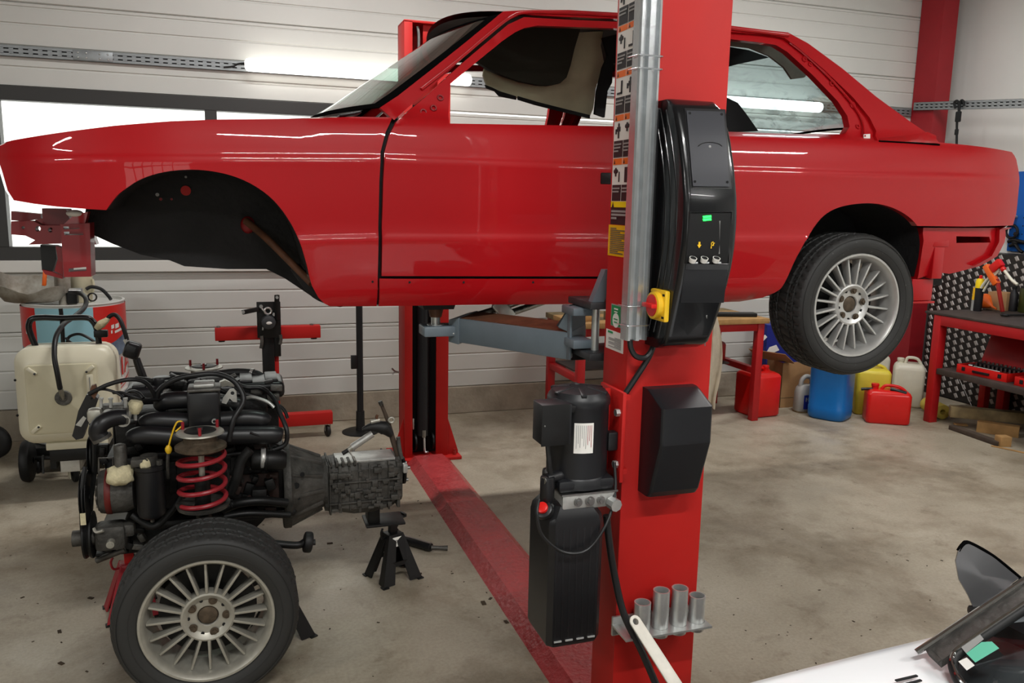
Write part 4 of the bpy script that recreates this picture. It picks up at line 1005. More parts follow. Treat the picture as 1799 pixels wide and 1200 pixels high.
xl, xr = at(1011, 770, 1.972).x-MX, at(1042, 770, 1.972).x-MX; al, ar = math.asin(max(-1, xl/MR)), math.asin(min(1, xr/MR)); z1_, z0_ = at(1026, 744, 1.97).z, at(1026, 797, 1.97).z
def cyl_patch(a0, a1, z0, z1, R, n=10):
    vs = []; fs = []
    for k in range(n+1):
        a = a0+(a1-a0)*k/n
        for z in (z0, z1): vs.append(V((MX+R*math.sin(a), MY-R*math.cos(a), z)))
    for k in range(n): fs.append((2*k, 2*k+2, 2*k+3, 2*k+1))
    return vs, fs
m.raw(*cyl_patch(al, ar, z0_, z1_, MR+0.0009)); lb = m.build('motor_label', 'label_white', mot)
m = MB(); mr_ = MB()
for k in range(9):
    a = al+(ar-al)*(0.12+0.76*k/8); ln = (0.9, 0.7, 0.85, 0.5, 0.8, 0.9, 0.75, 0.6, 0.85)[k]
    (mr_ if k > 5 else m).raw(*cyl_patch(a-0.008, a+0.008, z0_+0.006+(z1_-z0_-0.012)*(1-ln), z1_-0.006, MR+0.0016, 1))
m.build('fine_print', 'label_grey', lb, 0); mr_.build('red_print', 'spring_red', lb, 0)
# bracket
m = MB(); m.span((MX+0.06, MY+0.01, 0.945), (LX0-0.02, MY+0.025, 1.185), 0.003).span((LX0-0.03, MY-0.07, 0.93), (LX0-0.018, MY+0.08, 1.19), 0.003).span((LX0-0.02, MY-0.055, 1.165), (LX0, MY+0.08, 1.18)).span((LX0-0.02, MY-0.055, 0.95), (LX0, MY+0.08, 0.965)); br = m.build('motor_bracket', 'lift_red', lift)
for z in (1.13, 0.98):
    m = MB(); m.cyl((LX0-0.03, MY-0.05, z), (LX0-0.042, MY-0.05, z), 0.011, n=6); m.build('bracket_bolt', 'zinc', br)
m = MB(); m.span((LX0-0.062, MY-0.055, 1.02), (LX0-0.031, MY-0.025, 1.075), 0.006); m.build('cable_gland', 'black_plastic', br)
# pump block, valve, tank
m = MB(); m.span((MX-0.075, MY-0.088, 0.872), (MX+0.088, MY+0.06, 0.918), 0.004); pb = m.build('pump_block', 'bright_alu', lift)
m = MB(); m.span((MX-0.078, MY-0.09, 0.914), (MX+0.09, MY+0.06, 0.919)); m.build('block_gasket', 'steel', pb, 0)
for x, r in ((MX-0.03, 0.012), (MX+0.005, 0.014), (MX+0.038, 0.012)):
    m = MB(); c = V((x, MY-0.088, 0.895)); m.cyl(c, c+V((0, -0.006, 0)), r, n=20).cyl(c+V((0, -0.006, 0)), c+V((0, -0.012, 0)), r*0.6, n=6); m.build('hydraulic_plug', 'steel', pb)
m = MB(); c = V((MX+0.07, MY-0.088, 0.885)); m.cyl(c, c+V((0.005, -0.028, -0.002)), 0.018, n=8); m.build('relief_valve', 'zinc', pb)
m = MB(); vx = at(962, 855, 1.99); m.cyl((vx.x, 1.99, vx.z-0.045), (vx.x, 1.99, vx.z+0.03), 0.02, n=20, bev=0.004).cyl((vx.x-0.005, 1.99, vx.z+0.022), (vx.x+0.05, 2.01, vx.z+0.022), 0.016, n=16); m.build('lowering_valve', 'black_plastic', pb)
m = MB(); m.cyl((vx.x-0.005, 1.985, vx.z+0.022), (vx.x-0.016, 1.98, vx.z+0.022), 0.010, n=14); m.build('valve_cap', 'steel', pb)
m = MB(); m.cyl((MX, MY, 0.835), (MX, MY, 0.873), 0.066, n=36); m.build('tank_neck', 'black_plastic', pb)
tx0_ = at(966, 1000, 1.95).x; tx1_ = at(1060, 1000, 1.95).x; d_ = ray(931, 1000); tyb = tx0_*d_.y/d_.x
tz1 = at(1010, 893, 1.95).z; tz0 = at(1010, 1136, 1.95).z
def tsec(z, k=0.0, c=0.014, ins=0.0):
    x0, x1, y0, y1 = tx0_+ins, tx1_-ins, 1.95+ins, tyb+0.02-ins
    return [V((x0+c, y0, z)), V((x1-c, y0, z)), V((x1, y0+c, z)), V((x1, y1-c, z)), V((x1-c, y1, z)), V((x0+c, y1, z)), V((x0, y1-c, z)), V((x0, y0+c, z))]
m = MB(); m.loft([tsec(tz0, ins=0.012), tsec(tz0+0.006, ins=0.004), tsec(tz0+0.018), tsec(tz1-0.05), tsec(tz1-0.028, ins=0.004), tsec(tz1, ins=0.022), tsec(tz1+0.006, ins=0.045)]); tk = m.build('oil_tank', 'black_plastic', lift, 30)
for k in range(7):
    x = tx0_+0.02+(tx1_-tx0_-0.04)*k/6; m = MB(); m.span((x-0.003, 1.9493, tz0+0.03), (x+0.003, 1.9508, tz1-0.06), 0.0005); m.build('tank_rib', 'black_plastic', tk)
for k in range(4):
    x = tx0_+0.03+(tx1_-tx0_-0.06)*k/3; m = MB(); m.span((x-0.011, 1.946, tz0+0.022), (x+0.011, 1.9495, tz0+0.026)); m.build('level_mark', 'label_grey', tk, 0)
c = at(953, 892, 1.965); m = MB(); ax_ = V((-0.5, -0.55, 0.67)).normalized(); m.cyl(c-ax_*0.03, c-ax_*0.006, 0.026, n=24, bev=0.004); fb = m.build('filler_neck', 'black_plastic', tk)
m = MB(); m.cyl(c-ax_*0.006, c+ax_*0.006, 0.016, n=20, bev=0.003); m.build('filler_cap', 'red_plastic', fb)
m = MB(); m.tube([at(947, 878, 1.95), at(944, 905, 1.925), at(954, 942, 1.925), at(990, 970, 1.93), at(1032, 966, 1.93), at(1066, 920, 1.94), at(1081, 865, 1.97), at(1080, 812, 2.0)], 0.0045, 8, 8); m.build('breather_line', 'hose', lift)
m = MB(); m.tube([at(1066, 905, 1.99), at(1072, 960, 1.985), at(1082, 1020, 1.98), at(1097, 1080, 1.96), at(1126, 1140, 1.92), at(1152, 1200, 1.88), at(1180, 1270, 1.84)], 0.0105, 10, 6); m.build('hydraulic_hose', 'hose', lift)
m = MB(); m.tube([at(1107, 596, 2.0), at(1109, 612, 2.0), at(1118, 626, 1.995), at(1134, 628, 1.995), at(1146, 614, 2.0), at(1150, 600, 2.01)], 0.008, 8, 6).tube([at(1150, 600, 2.01), at(1140, 628, 2.01), at(1112, 672, 2.015), at(1093, 700, 2.02)], 0.0085, 8, 6); m.build('power_cable', 'hose', lift)
# ---- swing arm of the near post, its pad under the sill
L1, L2, R1, R2 = at(806, 560, 2.86), at(806, 602, 2.86), at(999, 585, 2.36), at(999, 633, 2.36)
bk = V((0.10, 0.09, 0.012))
m = MB(); m.hexa([L1, R1, R2, L2, L1+bk, R1+bk, R2+bk, L2+bk], 0.004); arm = m.build('swing_arm', 'lift_grey', lift, 30)
m = MB(); m.hexa([L1+V((0.005, 0.005, 0.001)), R1+V((0.005, 0.005, 0.001)), R1+V((0.005, 0.005, 0.003)), L1+V((0.005, 0.005, 0.003)), L1+bk*0.95+V((0, 0, 0.001)), R1+bk*0.95+V((0, 0, 0.001)), R1+bk*0.95+V((0, 0, 0.003)), L1+bk*0.95+V((0, 0, 0.003))]); m.build('arm_top_wear', 'rust_brown', arm, 0)
a, b, c, d = at(788, 562, 2.91), at(806, 558, 2.85), at(806, 606, 2.85), at(788, 601, 2.91)
m = MB(); m.hexa([a, b, c, d, a+bk, b+bk, c+bk, d+bk], 0.004); m.build('arm_end_plate', 'lift_grey', arm, 30)
m = MB(); c = at(797, 586, 2.875); m.sphere(c, 0.006); m.build('arm_stop_bolt', 'zinc', arm)
p = at(768, 572, 2.90); m = MB(); a, b = at(743, 571, 2.90), at(792, 577, 2.90); z0 = at(765, 590, 2.90).z
m.span((a.x, 2.87, z0), (b.x+0.03, 2.97, p.z), 0.006); m.build('pad_carrier', 'lift_grey', arm)
m = MB(); m.cyl((p.x, 2.92, p.z), (p.x, 2.92, p.z+0.004), 0.032, n=24).cyl((p.x, 2.92, p.z), (p.x, 2.92, p.z+0.045), 0.017, n=20); m.build('pad_collar', 'zinc', arm)
zt = at(768, 543, 2.88).z; m = MB(); m.cyl((p.x, 2.92, p.z+0.03), (p.x, 2.92, zt+0.006), 0.022, 0.03, n=20); m.build('pad_screw', 'rust_brown', arm)
zt2 = 1.352; m = MB(); m.loft([[V((p.x+(0.055+0.012*k)*sx, 2.92+0.055*sy, zt+(zt2-zt)*k)) for sx, sy in ((-1, -1), (1, -1), (1, 1), (-1, 1))] for k in (0, 0.4, 1.0)]); m.build('rubber_pad', 'rubber', arm, 20)
# carriage and clevis
gq = [at(981, 574, 2.40), at(1001, 540, 2.36), at(1001, 584, 2.36)]
m = MB(); m.hexa([gq[0], gq[1], gq[2], gq[0]+V((0.002, 0, -0.004)), gq[0]+bk*0.9, gq[1]+bk*0.9, gq[2]+bk*0.9, gq[0]+bk*0.9+V((0.002, 0, -0.004))]); m.build('arm_gusset', 'lift_grey', arm, 20)
m = MB(); m.raw([gq[0], gq[1], gq[1]+V((0, 0, 0.006)), gq[0]+V((-0.006, 0, 0.003)), gq[0]+bk*0.9, gq[1]+bk*0.9, gq[1]+bk*0.9+V((0, 0, 0.006)), gq[0]+bk*0.9+V((-0.006, 0, 0.003))], [(0, 1, 2, 3), (7, 6, 5, 4), (3, 2, 6, 7), (0, 3, 7, 4), (1, 5, 6, 2), (0, 4, 5, 1)]); m.build('gusset_flange', 'lift_dark', arm, 20)
for (x0, y0, x1, y1) in ((999, 541, 1046, 553), (999, 597, 1044, 610)):
    a, b = at(x0, y1, 2.34), at(x1, y0, 2.30); m = MB(); m.span((a.x, 2.30, a.z), (b.x, 2.40, b.z), 0.004); m.build('clevis_plate', 'lift_grey', arm)
a, b = at(999, 632, 2.35), at(1006, 541, 2.35); m = MB(); m.span((a.x, 2.345, a.z), (b.x, 2.37, b.z), 0.002); m.build('clevis_web', 'lift_grey', arm)
a, b = at(1003, 634, 2.38), at(1034, 606, 2.38); m = MB(); m.span((a.x, 2.38, a.z), (b.x, 2.47, b.z), 0.006); m.build('arm_lock_housing', 'black_metal', arm)
a, b = at(1045, 616, 2.30), at(1046, 543, 2.30); m = MB(); m.cyl((a.x, 2.30, a.z), (a.x, 2.30, b.z), 0.0125, n=20); m.build('pivot_pin', 'zinc', arm)
m = MB(); a = at(1024, 540, 2.30); b = at(1062, 527, 2.30); m.span((a.x, 2.24, a.z), (LX1-0.02, 2.42, b.z), 0.004); m.build('carriage_plate', 'lift_dark', lift)
m = MB(); a = at(1022, 629, 2.30); b = at(1062, 614, 2.30); m.span((a.x, 2.24, a.z), (LX1-0.02, 2.42, b.z), 0.004); m.build('carriage_plate', 'lift_dark', lift)
m = MB(); m.span((1.075, 2.188, 1.10), (1.26, 2.262, 1.62), 0.004); m.build('carriage', 'lift_grey', lift)
q = [at(1064, 474, 2.25), at(1041, 531, 2.25), at(1062, 531, 2.25)]; m = MB(); m.hexa([q[0], q[1], q[2], q[0]+V((0.03, 0, 0)), q[0]+V((0, 0.03, 0)), q[1]+V((0, 0.03, 0)), q[2]+V((0, 0.03, 0)), q[0]+V((0.03, 0.03, 0))]); m.build('carriage_gusset', 'lift_grey', lift, 20)
m = MB(); m.hexa([V((1.27, 2.36, 1.20)), V((1.37, 2.33, 1.20)), V((1.37, 2.33, 1.29)), V((1.27, 2.36, 1.29)), V((1.62, 2.98, 1.22)), V((1.70, 2.95, 1.22)), V((1.70, 2.95, 1.30)), V((1.62, 2.98, 1.30))], 0.004); a2 = m.build('swing_arm', 'lift_grey', lift, 30)
m = MB(); m.cyl((1.65, 2.94, 1.30), (1.65, 2.94, 1.335), 0.022, n=20); m.build('pad_screw', 'rust_brown', a2)
m = MB(); m.cyl((1.65, 2.94, 1.335), (1.65, 2.94, 1.355), 0.055, n=24, bev=0.004); m.build('rubber_pad', 'rubber', a2)
# ---- adapter rack
rz = at(1165, 1104, 1.97).z; rx0 = at(1090, 1104, 1.97).x; rx1 = at(1238, 1104, 1.97).x
ax_s = [at(px, 1090, 1.975).x for px in (1128, 1160, 1192, 1223)]
m = MB(); m.plate([(rx0, 1.93), (rx1, 1.93), (rx1, 2.028), (rx0, 2.028)], [[(x+0.0255*math.cos(2*PI*k/20), 1.975+0.0255*math.sin(2*PI*k/20)) for k in range(20)] for x in ax_s], (0, 0, rz), (1, 0, 0), (0, 1, 0), 0.006)
m.span((rx0, 2.02, rz-0.03), (rx1, 2.0285, rz+0.03), 0.002); m.build('adapter_rack', 'zinc', lift, 20)
tops = (1058, 1037, 1033, 1046); bots = (1096, 1121, 1117, 1113)
for k in range(4):
    zt = at((1128, 1160, 1192, 1223)[k], tops[k], 1.975).z; zb = rz-0.022 if k else rz-0.01
    m = MB(); m.lathe([(0.019, zb-rz), (0.0245, zb-rz), (0.0245, zt-rz), (0.0205, zt-rz), (0.019, zb-rz+0.03)], (ax_s[k], 1.975, rz), (0, 0, 1), 32, closed=True)
    solo(m, 'lift_adapter', 'zinc', (ax_s[k], 1.975, zb), ('short zinc sleeve partly hidden behind the white lever, first in the rack', 'tall zinc adapter sleeve, second from the lever end of the rack', 'tallest zinc adapter sleeve, third from the lever end of the rack', 'short zinc adapter sleeve at the outer end of the rack')[k], 'adapter', 'zinc height adapters in the rack on the near post')
# white lever leaning on the post's foot
a = at(1116, 1093, 1.925); b = at(1192, 1212, 1.80); d = (b-a).normalized(); L_ = 0.52
u = d; nrm = V((0.25, -0.85, 0.2)); nrm = (nrm-u*nrm.dot(u)).normalized(); ux = u; uy = nrm.cross(u).normalized()
hw = 0.0185; outl = [(L_, hw*1.25), (0.0, hw)]+[(hw*math.cos(t), hw*math.sin(t)) for t in [PI/2+PI*k/12 for k in range(1, 12)]]+[(0, -hw), (L_, -hw*1.25)]
m = MB(); m.plate(outl, [[(0.009*math.cos(2*PI*k/16), 0.009*math.sin(2*PI*k/16)) for k in range(16)]], a, ux, uy, 0.006, 0.0015)
solo(m, 'steel_lever', 'lever_white', a+d*L_, 'white flat steel lever with a round eye leaning by the near lift post', 'lever')
# ================================================================ engine, gearbox and front axle standing on its own
eng = empty('engine_assembly', (-0.10, 3.45, 0), 'black six cylinder engine with gearbox on its front axle and red coil spring', 'engine')
E_ = lambda mb, n, m_, sm=38, par=None: mb.build(n, m_, par or eng, sm)
def spanpx(x0, y0, x1, y1, Y, dep, bev=0.005):
    a, b = at(x0, y1, Y), at(x1, y0, Y); m = MB(); m.span((a.x, Y, a.z), (b.x, Y+dep, b.z), bev); return m
def tubepx(pts, r, n=10, k=6):
    m = MB(); m.tube([at(*p) for p in pts], r, n, k); return m
# block, head, sump, subframe
blk = E_(spanpx(190, 785, 500, 905, 3.32, 0.34, 0.012), 'engine_block', 'engine_black')
for i in range(5):
    x = 0.10-0.115*i; E_(MB().box((x-0.02, 3.315, 0.62), (0.03, 0.02, 0.13), bev=0.006), 'block_rib', 'engine_black', par=blk)
E_(MB().box((-0.16, 3.312, 0.71), (0.42, 0.02, 0.03), bev=0.006), 'block_flange', 'engine_black', par=blk)
E_(spanpx(400, 830, 490, 890, 3.30, 0.02, 0.004), 'side_plate', 'block_brown', par=blk)
hd = E_(spanpx(200, 715, 490, 790, 3.40, 0.28, 0.012), 'cylinder_head', 'engine_black')
E_(MB().box((-0.13, 3.50, 0.925), (0.60, 0.20, 0.07), bev=0.022, seg=3), 'valve_cover', 'manifold_black')
for i in range(6): E_(MB().box((-0.38+0.1*i, 3.50, 0.962), (0.05, 0.17, 0.014), bev=0.005), 'cover_rib', 'manifold_black')
E_(MB().cyl((-0.30, 3.47, 0.955), (-0.30, 3.47, 0.99), 0.034, n=20, bev=0.006), 'oil_cap', 'black_plastic')
E_(spanpx(215, 893, 522, 938, 3.28, 0.36, 0.015), 'oil_sump', 'engine_black')
E_(MB().span((-0.55, 3.36, 0.30), (-0.30, 3.60, 0.40), 0.012), 'subframe', 'black_metal')
E_(MB().span((-0.33, 2.98, 0.30), (-0.20, 3.95, 0.38), 0.012), 'axle_beam', 'black_metal')
# intake: three stacked runners and the upright box
for nme, pts, r in (('a', [(280, 716, 3.3), (288, 707, 3.29), (305, 703, 3.28), (360, 703, 3.28), (420, 712, 3.28)], (0.024, 0.034, 0.034, 0.034, 0.03)),
                    ('b', [(250, 747, 3.22), (258, 742, 3.22), (280, 739, 3.22), (350, 741, 3.22), (430, 735, 3.22), (462, 738, 3.22), (472, 742, 3.22)], (0.020, 0.031, 0.034, 0.034, 0.034, 0.034, 0.02)),
                    ('c', [(226, 771, 3.18), (236, 767, 3.18), (260, 764, 3.18), (330, 768, 3.18), (400, 765, 3.18), (480, 764, 3.18), (496, 766, 3.18)], (0.020, 0.031, 0.035, 0.035, 0.036, 0.036, 0.022))):
    m = MB(); m.tube([at(*p) for p in pts], r, 16, 6); E_(m, 'intake_runner', 'manifold_black')
pb_ = E_(spanpx(331, 688, 386, 757, 3.12, 0.10, 0.014), 'air_box', 'manifold_black')
E_(spanpx(329, 682, 388, 691, 3.115, 0.11, 0.008), 'air_box_lid', 'dirty_alu', par=pb_)
E_(spanpx(340, 674, 377, 683, 3.13, 0.08, 0.006), 'air_box_cover', 'bright_alu', par=pb_)
c = at(377, 739, 3.115); E_(MB().cyl(c, c+V((0, -0.012, 0)), 0.009, n=16), 'box_bolt', 'bright_alu', par=pb_)
E_(MB().cyl(c+V((0, -0.012, 0)), c+V((0, -0.014, 0)), 0.005, n=12), 'bolt_socket', 'dark_void', par=pb_)
# elbow hose and throttle bodies
el = E_(tubepx([(180, 772, 3.10), (172, 760, 3.10), (178, 745, 3.10), (198, 735, 3.12), (222, 733, 3.14)], 0.030, 16, 8), 'intake_elbow', 'manifold_black')
a, b = at(220, 733, 3.14), at(224, 733, 3.142); E_(MB().cyl(a, b, 0.034, n=24), 'hose_clamp', 'dirty_alu', par=el)
a, b = at(181, 772, 3.10), at(178, 767, 3.10); E_(MB().cyl(a, b, 0.033, n=24), 'hose_clamp', 'dirty_alu', par=el)
m = spanpx(153, 719, 178, 746, 3.14, 0.05, 0.014); E_(m, 'throttle_cap', 'alloy_dull')
E_(spanpx(177, 712, 226, 728, 3.18, 0.06, 0.006), 'throttle_body', 'dirty_alu')
for x in (192, 219):
    c = at(x, 729, 3.16); E_(MB().lathe([(0.016, 0), (0.024, 0), (0.024, 0.05), (0.016, 0.05)], c, (0, -1, -0.2), 20, closed=True), 'throttle_barrel', 'bright_alu')
for x in (178, 195, 221):
    a, b = at(x, 716, 3.165), at(x, 702, 3.165); E_(MB().cyl(a, b, 0.006, n=8).cyl(b, b+V((0, 0, 0.006)), 0.009, n=6), 'linkage_post', 'bright_alu')
a, b = at(228, 713, 3.2), at(249, 712, 3.2); c = (a+b)/2; E_(MB().lathe([(0, -0.03), (0.016, -0.03), (0.024, -0.012), (0.026, 0.008), (0.02, 0.018), (0, 0.02)], c, (0.2, 0, 1), 20), 'pressure_regulator', 'putty')
E_(MB().cyl(c+V((0, -0.02, -0.03)), c+V((0, -0.02, -0.05)), 0.006, n=8), 'regulator_nipple', 'bright_alu')
E_(px_plate([(127, 766), (131, 752), (138, 722), (152, 694), (163, 692), (172, 700), (160, 735), (152, 752), (146, 770), (134, 773)], 3.30, 0.05), 'belt_cover', 'manifold_black', 20)
E_(px_plate([(133, 747), (147, 731), (152, 735), (143, 750)], 3.245, 0.004), 'cover_sticker', 'bright_alu', 0)
E_(px_plate([(157, 690), (161, 678), (168, 676), (172, 690), (166, 702)], 3.22, 0.02), 'connector', 'rust_brown', 20)
# looms and hoses over the top
for pts, r, mm in (([(157, 692, 3.22), (190, 676, 3.2), (225, 667, 3.2), (252, 670, 3.22), (268, 686, 3.24), (273, 704, 3.26)], 0.008, 'hose'),
                   ([(276, 704, 3.26), (282, 684, 3.24), (310, 666, 3.22), (345, 659, 3.22), (380, 657, 3.22), (408, 667, 3.2), (424, 686, 3.18), (428, 706, 3.16), (412, 735, 3.13), (402, 775, 3.12)], 0.010, 'hose'),
                   ([(200, 690, 3.25), (215, 690, 3.22), (235, 697, 3.2), (260, 702, 3.22), (300, 700, 3.3)], 0.006, 'hose'),
                   ([(215, 700, 3.3), (230, 688, 3.26), (243, 690, 3.22), (252, 700, 3.2)], 0.007, 'hose'),
                   ([(400, 664, 3.4), (430, 680, 3.35), (460, 682, 3.35), (482, 700, 3.3), (492, 725, 3.25), (504, 755, 3.2), (502, 780, 3.2), (480, 790, 3.2)], 0.009, 'hose'),
                   ([(305, 668, 3.5), (330, 664, 3.45), (365, 672, 3.4), (400, 690, 3.35), (440, 694, 3.35), (470, 705, 3.35)], 0.008, 'hose'),
                   ([(240, 665, 3.55), (262, 668, 3.5), (285, 675, 3.45), (310, 690, 3.4)], 0.010, 'rubber'),
                   ([(430, 700, 3.3), (445, 698, 3.28), (470, 706, 3.26), (482, 716, 3.25)], 0.007, 'bright_alu')):
    E_(tubepx(pts, r), 'wiring_loom', mm)
hs = E_(tubepx([(372, 660, 3.65), (410, 655, 3.62), (440, 656, 3.6), (458, 662, 3.58), (470, 680, 3.56), (478, 705, 3.55)], 0.019, 14), 'coolant_hose', 'rubber')
a, b = at(441, 656, 3.6), at(446, 657, 3.595); E_(MB().cyl(a, b, 0.0225, n=20), 'hose_clamp', 'bright_alu', par=hs)
E_(px_plate([(390, 708), (392, 700), (398, 692), (404, 684), (411, 683), (416, 688), (417, 707), (410, 706), (404, 700), (398, 710)], 3.20, 0.008, [disc_px(409, 691, 3.6, 12)]), 'lifting_eye', 'bright_alu', 20)
E_(px_plate([(386, 672), (396, 668), (408, 672), (412, 680), (400, 678), (390, 680)], 3.3, 0.03), 'throttle_bracket', 'alloy_dull', 20)
for (x0, y0, x1, y1, Y, mm) in ((300, 672, 330, 690, 3.38, 'engine_black'), (345, 664, 392, 680, 3.42, 'engine_black'), (415, 700, 470, 728, 3.3, 'engine_black'), (440, 684, 462, 696, 3.36, 'dirty_alu'), (205, 744, 240, 790, 3.3, 'engine_black'), (285, 690, 300, 700, 3.3, 'dirty_alu')):
    E_(spanpx(x0, y0, x1, y1, Y, 0.08, 0.008), 'engine_bracket', mm)
# dipstick, canister, filter, alternator, rags
E_(tubepx([(297, 783, 3.12), (302, 765, 3.12), (308, 748, 3.12), (313, 741, 3.12), (320, 741, 3.12), (321, 747, 3.12), (314, 754, 3.12), (309, 758, 3.12)], 0.0032, 8), 'dipstick_loop', 'yellow')
c = at(296.5, 789, 3.12); E_(MB().lathe([(0, -0.016), (0.007, -0.016), (0.012, -0.006), (0.012, 0.004), (0.006, 0.014), (0, 0.014)], c, (0, 0, 1), 16), 'dipstick_knob', 'yellow')
E_(tubepx([(296, 794, 3.12), (295, 815, 3.13), (296, 840, 3.16)], 0.006, 8), 'dipstick_tube', 'dirty_alu')
c = at(212, 800, 3.15); E_(MB().lathe([(0, -0.05), (0.022, -0.05), (0.022, 0.03), (0.019, 0.04), (0.008, 0.044), (0, 0.044)], c, (0, 0, 1), 20), 'vacuum_canister', 'dirty_alu')
c = at(264, 870, 3.12); fz1 = at(264, 828, 3.12).z; fz0 = at(264, 914, 3.12).z
E_(MB().lathe([(0, fz0-0.004), (0.03, fz0-0.004), (0.045, fz0+0.006), (0.050, fz0+0.02), (0.050, fz1-0.004), (0.055, fz1), (0.055, fz1+0.014), (0, fz1+0.016)], (c.x, 3.16, 0), (0, 0, 1), 32), 'oil_filter_can', 'manifold_black')
E_(MB().cyl((c.x, 3.16, fz1+0.014), (c.x, 3.16, fz1+0.05), 0.03, n=16).box((c.x-0.03, 3.15, fz1+0.03), (0.06, 0.05, 0.03), bev=0.006).cyl((c.x+0.035, 3.14, fz1+0.016), (c.x+0.035, 3.14, fz1+0.034), 0.012, n=8), 'filter_head', 'gearbox_alu')
E_(MB().cyl((c.x, 3.16, fz0-0.004), (c.x, 3.16, fz0-0.022), 0.008, n=6), 'drain_nipple', 'dirty_alu')
def rag(px, py, Y, sx, sy, sz, name):
    t = bmesh.new(); bmesh.ops.create_uvsphere(t, u_segments=20, v_segments=12, radius=1.0); o = at(px, py, Y)
    for v in t.verts:
        k = 1+0.12*math.sin(7*v.co.x+3*v.co.z)*math.cos(6*v.co.y+px); q = V((max(-.85, min(.85, v.co.x))*sx, v.co.y*sy, max(-.8, min(.8, v.co.z))*sz))*k; v.co = o+q
    m = MB(); m._merge(t); return E_(m, name, 'putty', 60)
rag(212, 834, 3.14, 0.050, 0.045, 0.042, 'rag_plug'); rag(256, 815, 3.14, 0.022, 0.022, 0.026, 'rag_plug')
al_ = at(170, 862, 3.2).x; ar_ = at(236, 862, 3.2).x; ac = at(203, 862, 3.22); alt = MB()
alt.lathe([(0, 0), (0.055, 0), (0.078, 0.012), (0.082, 0.03), (0.082, ar_-al_-0.03), (0.07, ar_-al_), (0, ar_-al_)], (al_, 3.22, ac.z), (1, 0, 0), 32); A_ = E_(alt, 'alternator', 'gearbox_alu')
m = MB(); x = at(187, 862, 3.2).x; m.lathe([(0.083, 0), (0.085, 0.003), (0.085, 0.018), (0.083, 0.021)], (x, 3.22, ac.z), (1, 0, 0), 40); E_(m, 'winding_band', 'band_red', par=A_)
for a in range(10):
    t = a*2*PI/10; m = MB(); m.box((al_+0.012, 3.22+0.062*math.cos(t), ac.z+0.062*math.sin(t)), (0.02, 0.012, 0.012), bev=0.002); E_(m, 'cooling_fin', 'dirty_alu', par=A_)
def pulley(px, py, Y, R, w_, name, grooves=2):
    c = at(px, py, Y); prof = [(0.012, 0), (R*0.5, 0), (R*0.55, 0.006), (R-0.006, 0.004), (R, 0)]
    for g in range(grooves): g0 = w_*(g+0.2)/grooves; prof += [(R, g0), (R-0.008, g0+w_*0.3/grooves), (R, g0+w_*0.6/grooves)]
    prof += [(R, w_), (0.012, w_)]; m = MB(); m.lathe(prof, c, (1, 0, 0), 32); return E_(m, name, 'black_metal')
pulley(146, 872, 3.24, 0.095, 0.022, 'alternator_pulley'); pulley(150, 940, 3.26, 0.088, 0.03, 'crank_pulley', 1); pulley(158, 800, 3.36, 0.075, 0.025, 'water_pump_pulley')
for pts in ([(163, 745, 3.3), (166, 780, 3.28), (166, 830, 3.27), (160, 880, 3.26), (152, 930, 3.26)], [(150, 820, 3.2), (144, 870, 3.17), (145, 930, 3.2), (150, 965, 3.24)]):
    E_(tubepx(pts, 0.009, 6), 'drive_belt', 'rubber')
c = at(145, 912, 3.15); E_(MB().span(c+V((-0.006, -0.004, -0.022)), c+V((0.012, 0, 0.022))), 'belt_tag', 'putty')
E_(MB().ring(at(183, 816, 3.17), (0, -1, 0.1), 0.001, 0.001, 6, 4).tube([at(174, 830, 3.17), at(174, 805, 3.17), at(199, 804, 3.17), at(199, 826, 3.17)], 0.0035, 6, 1), 'wire_bail', 'dirty_alu')
ps = at(196, 940, 3.24); E_(MB().box(ps, (0.11, 0.09, 0.10), bev=0.02).cyl(ps+V((-0.05, 0, 0.0)), ps+V((-0.13, 0, 0.0)), 0.03, n=16).box(ps+V((0.05, 0, 0.02)), (0.07, 0.06, 0.05), bev=0.012), 'steering_pump', 'gearbox_alu')
c = at(196, 952, 3.16); E_(MB().cyl(c, c+V((0, -0.03, 0)), 0.014, n=12).cyl(c+V((0, -0.03, 0)), c+V((0, -0.035, 0)), 0.008, n=8), 'banjo_bolt', 'alloy_dull')
E_(tubepx([(165, 928, 3.2), (170, 935, 3.19), (182, 932, 3.18)], 0.006, 6), 'pump_bracket', 'alloy_dull')
E_(spanpx(166, 968, 226, 980, 3.3, 0.10, 0.006), 'engine_mount_bracket', 'black_metal')
E_(MB().cyl(at(170, 985, 3.3), at(220, 965, 3.28), 0.012, n=10), 'mount_bolt', 'dirty_alu')
E_(tubepx([(232, 905, 3.22), (270, 925, 3.2), (300, 900, 3.2), (320, 870, 3.2)], 0.012), 'lower_hose', 'rubber')
E_(tubepx([(440, 790, 3.18), (424, 810, 3.18), (416, 840, 3.18), (405, 865, 3.2)], 0.020, 12), 'breather_hose', 'rubber')
E_(tubepx([(395, 800, 3.2), (430, 796, 3.18), (450, 800, 3.2), (440, 825, 3.2)], 0.006), 'wiring_loom', 'hose')
E_(tubepx([(392, 895, 3.24), (420, 884, 3.22), (460, 880, 3.22), (505, 884, 3.24)], 0.018), 'exhaust_stub', 'black_metal')
E_(tubepx([(395, 908, 3.2), (440, 902, 3.2), (510, 905, 3.22)], 0.014), 'cooler_pipe', 'black_metal')
rc = random.Random(11)
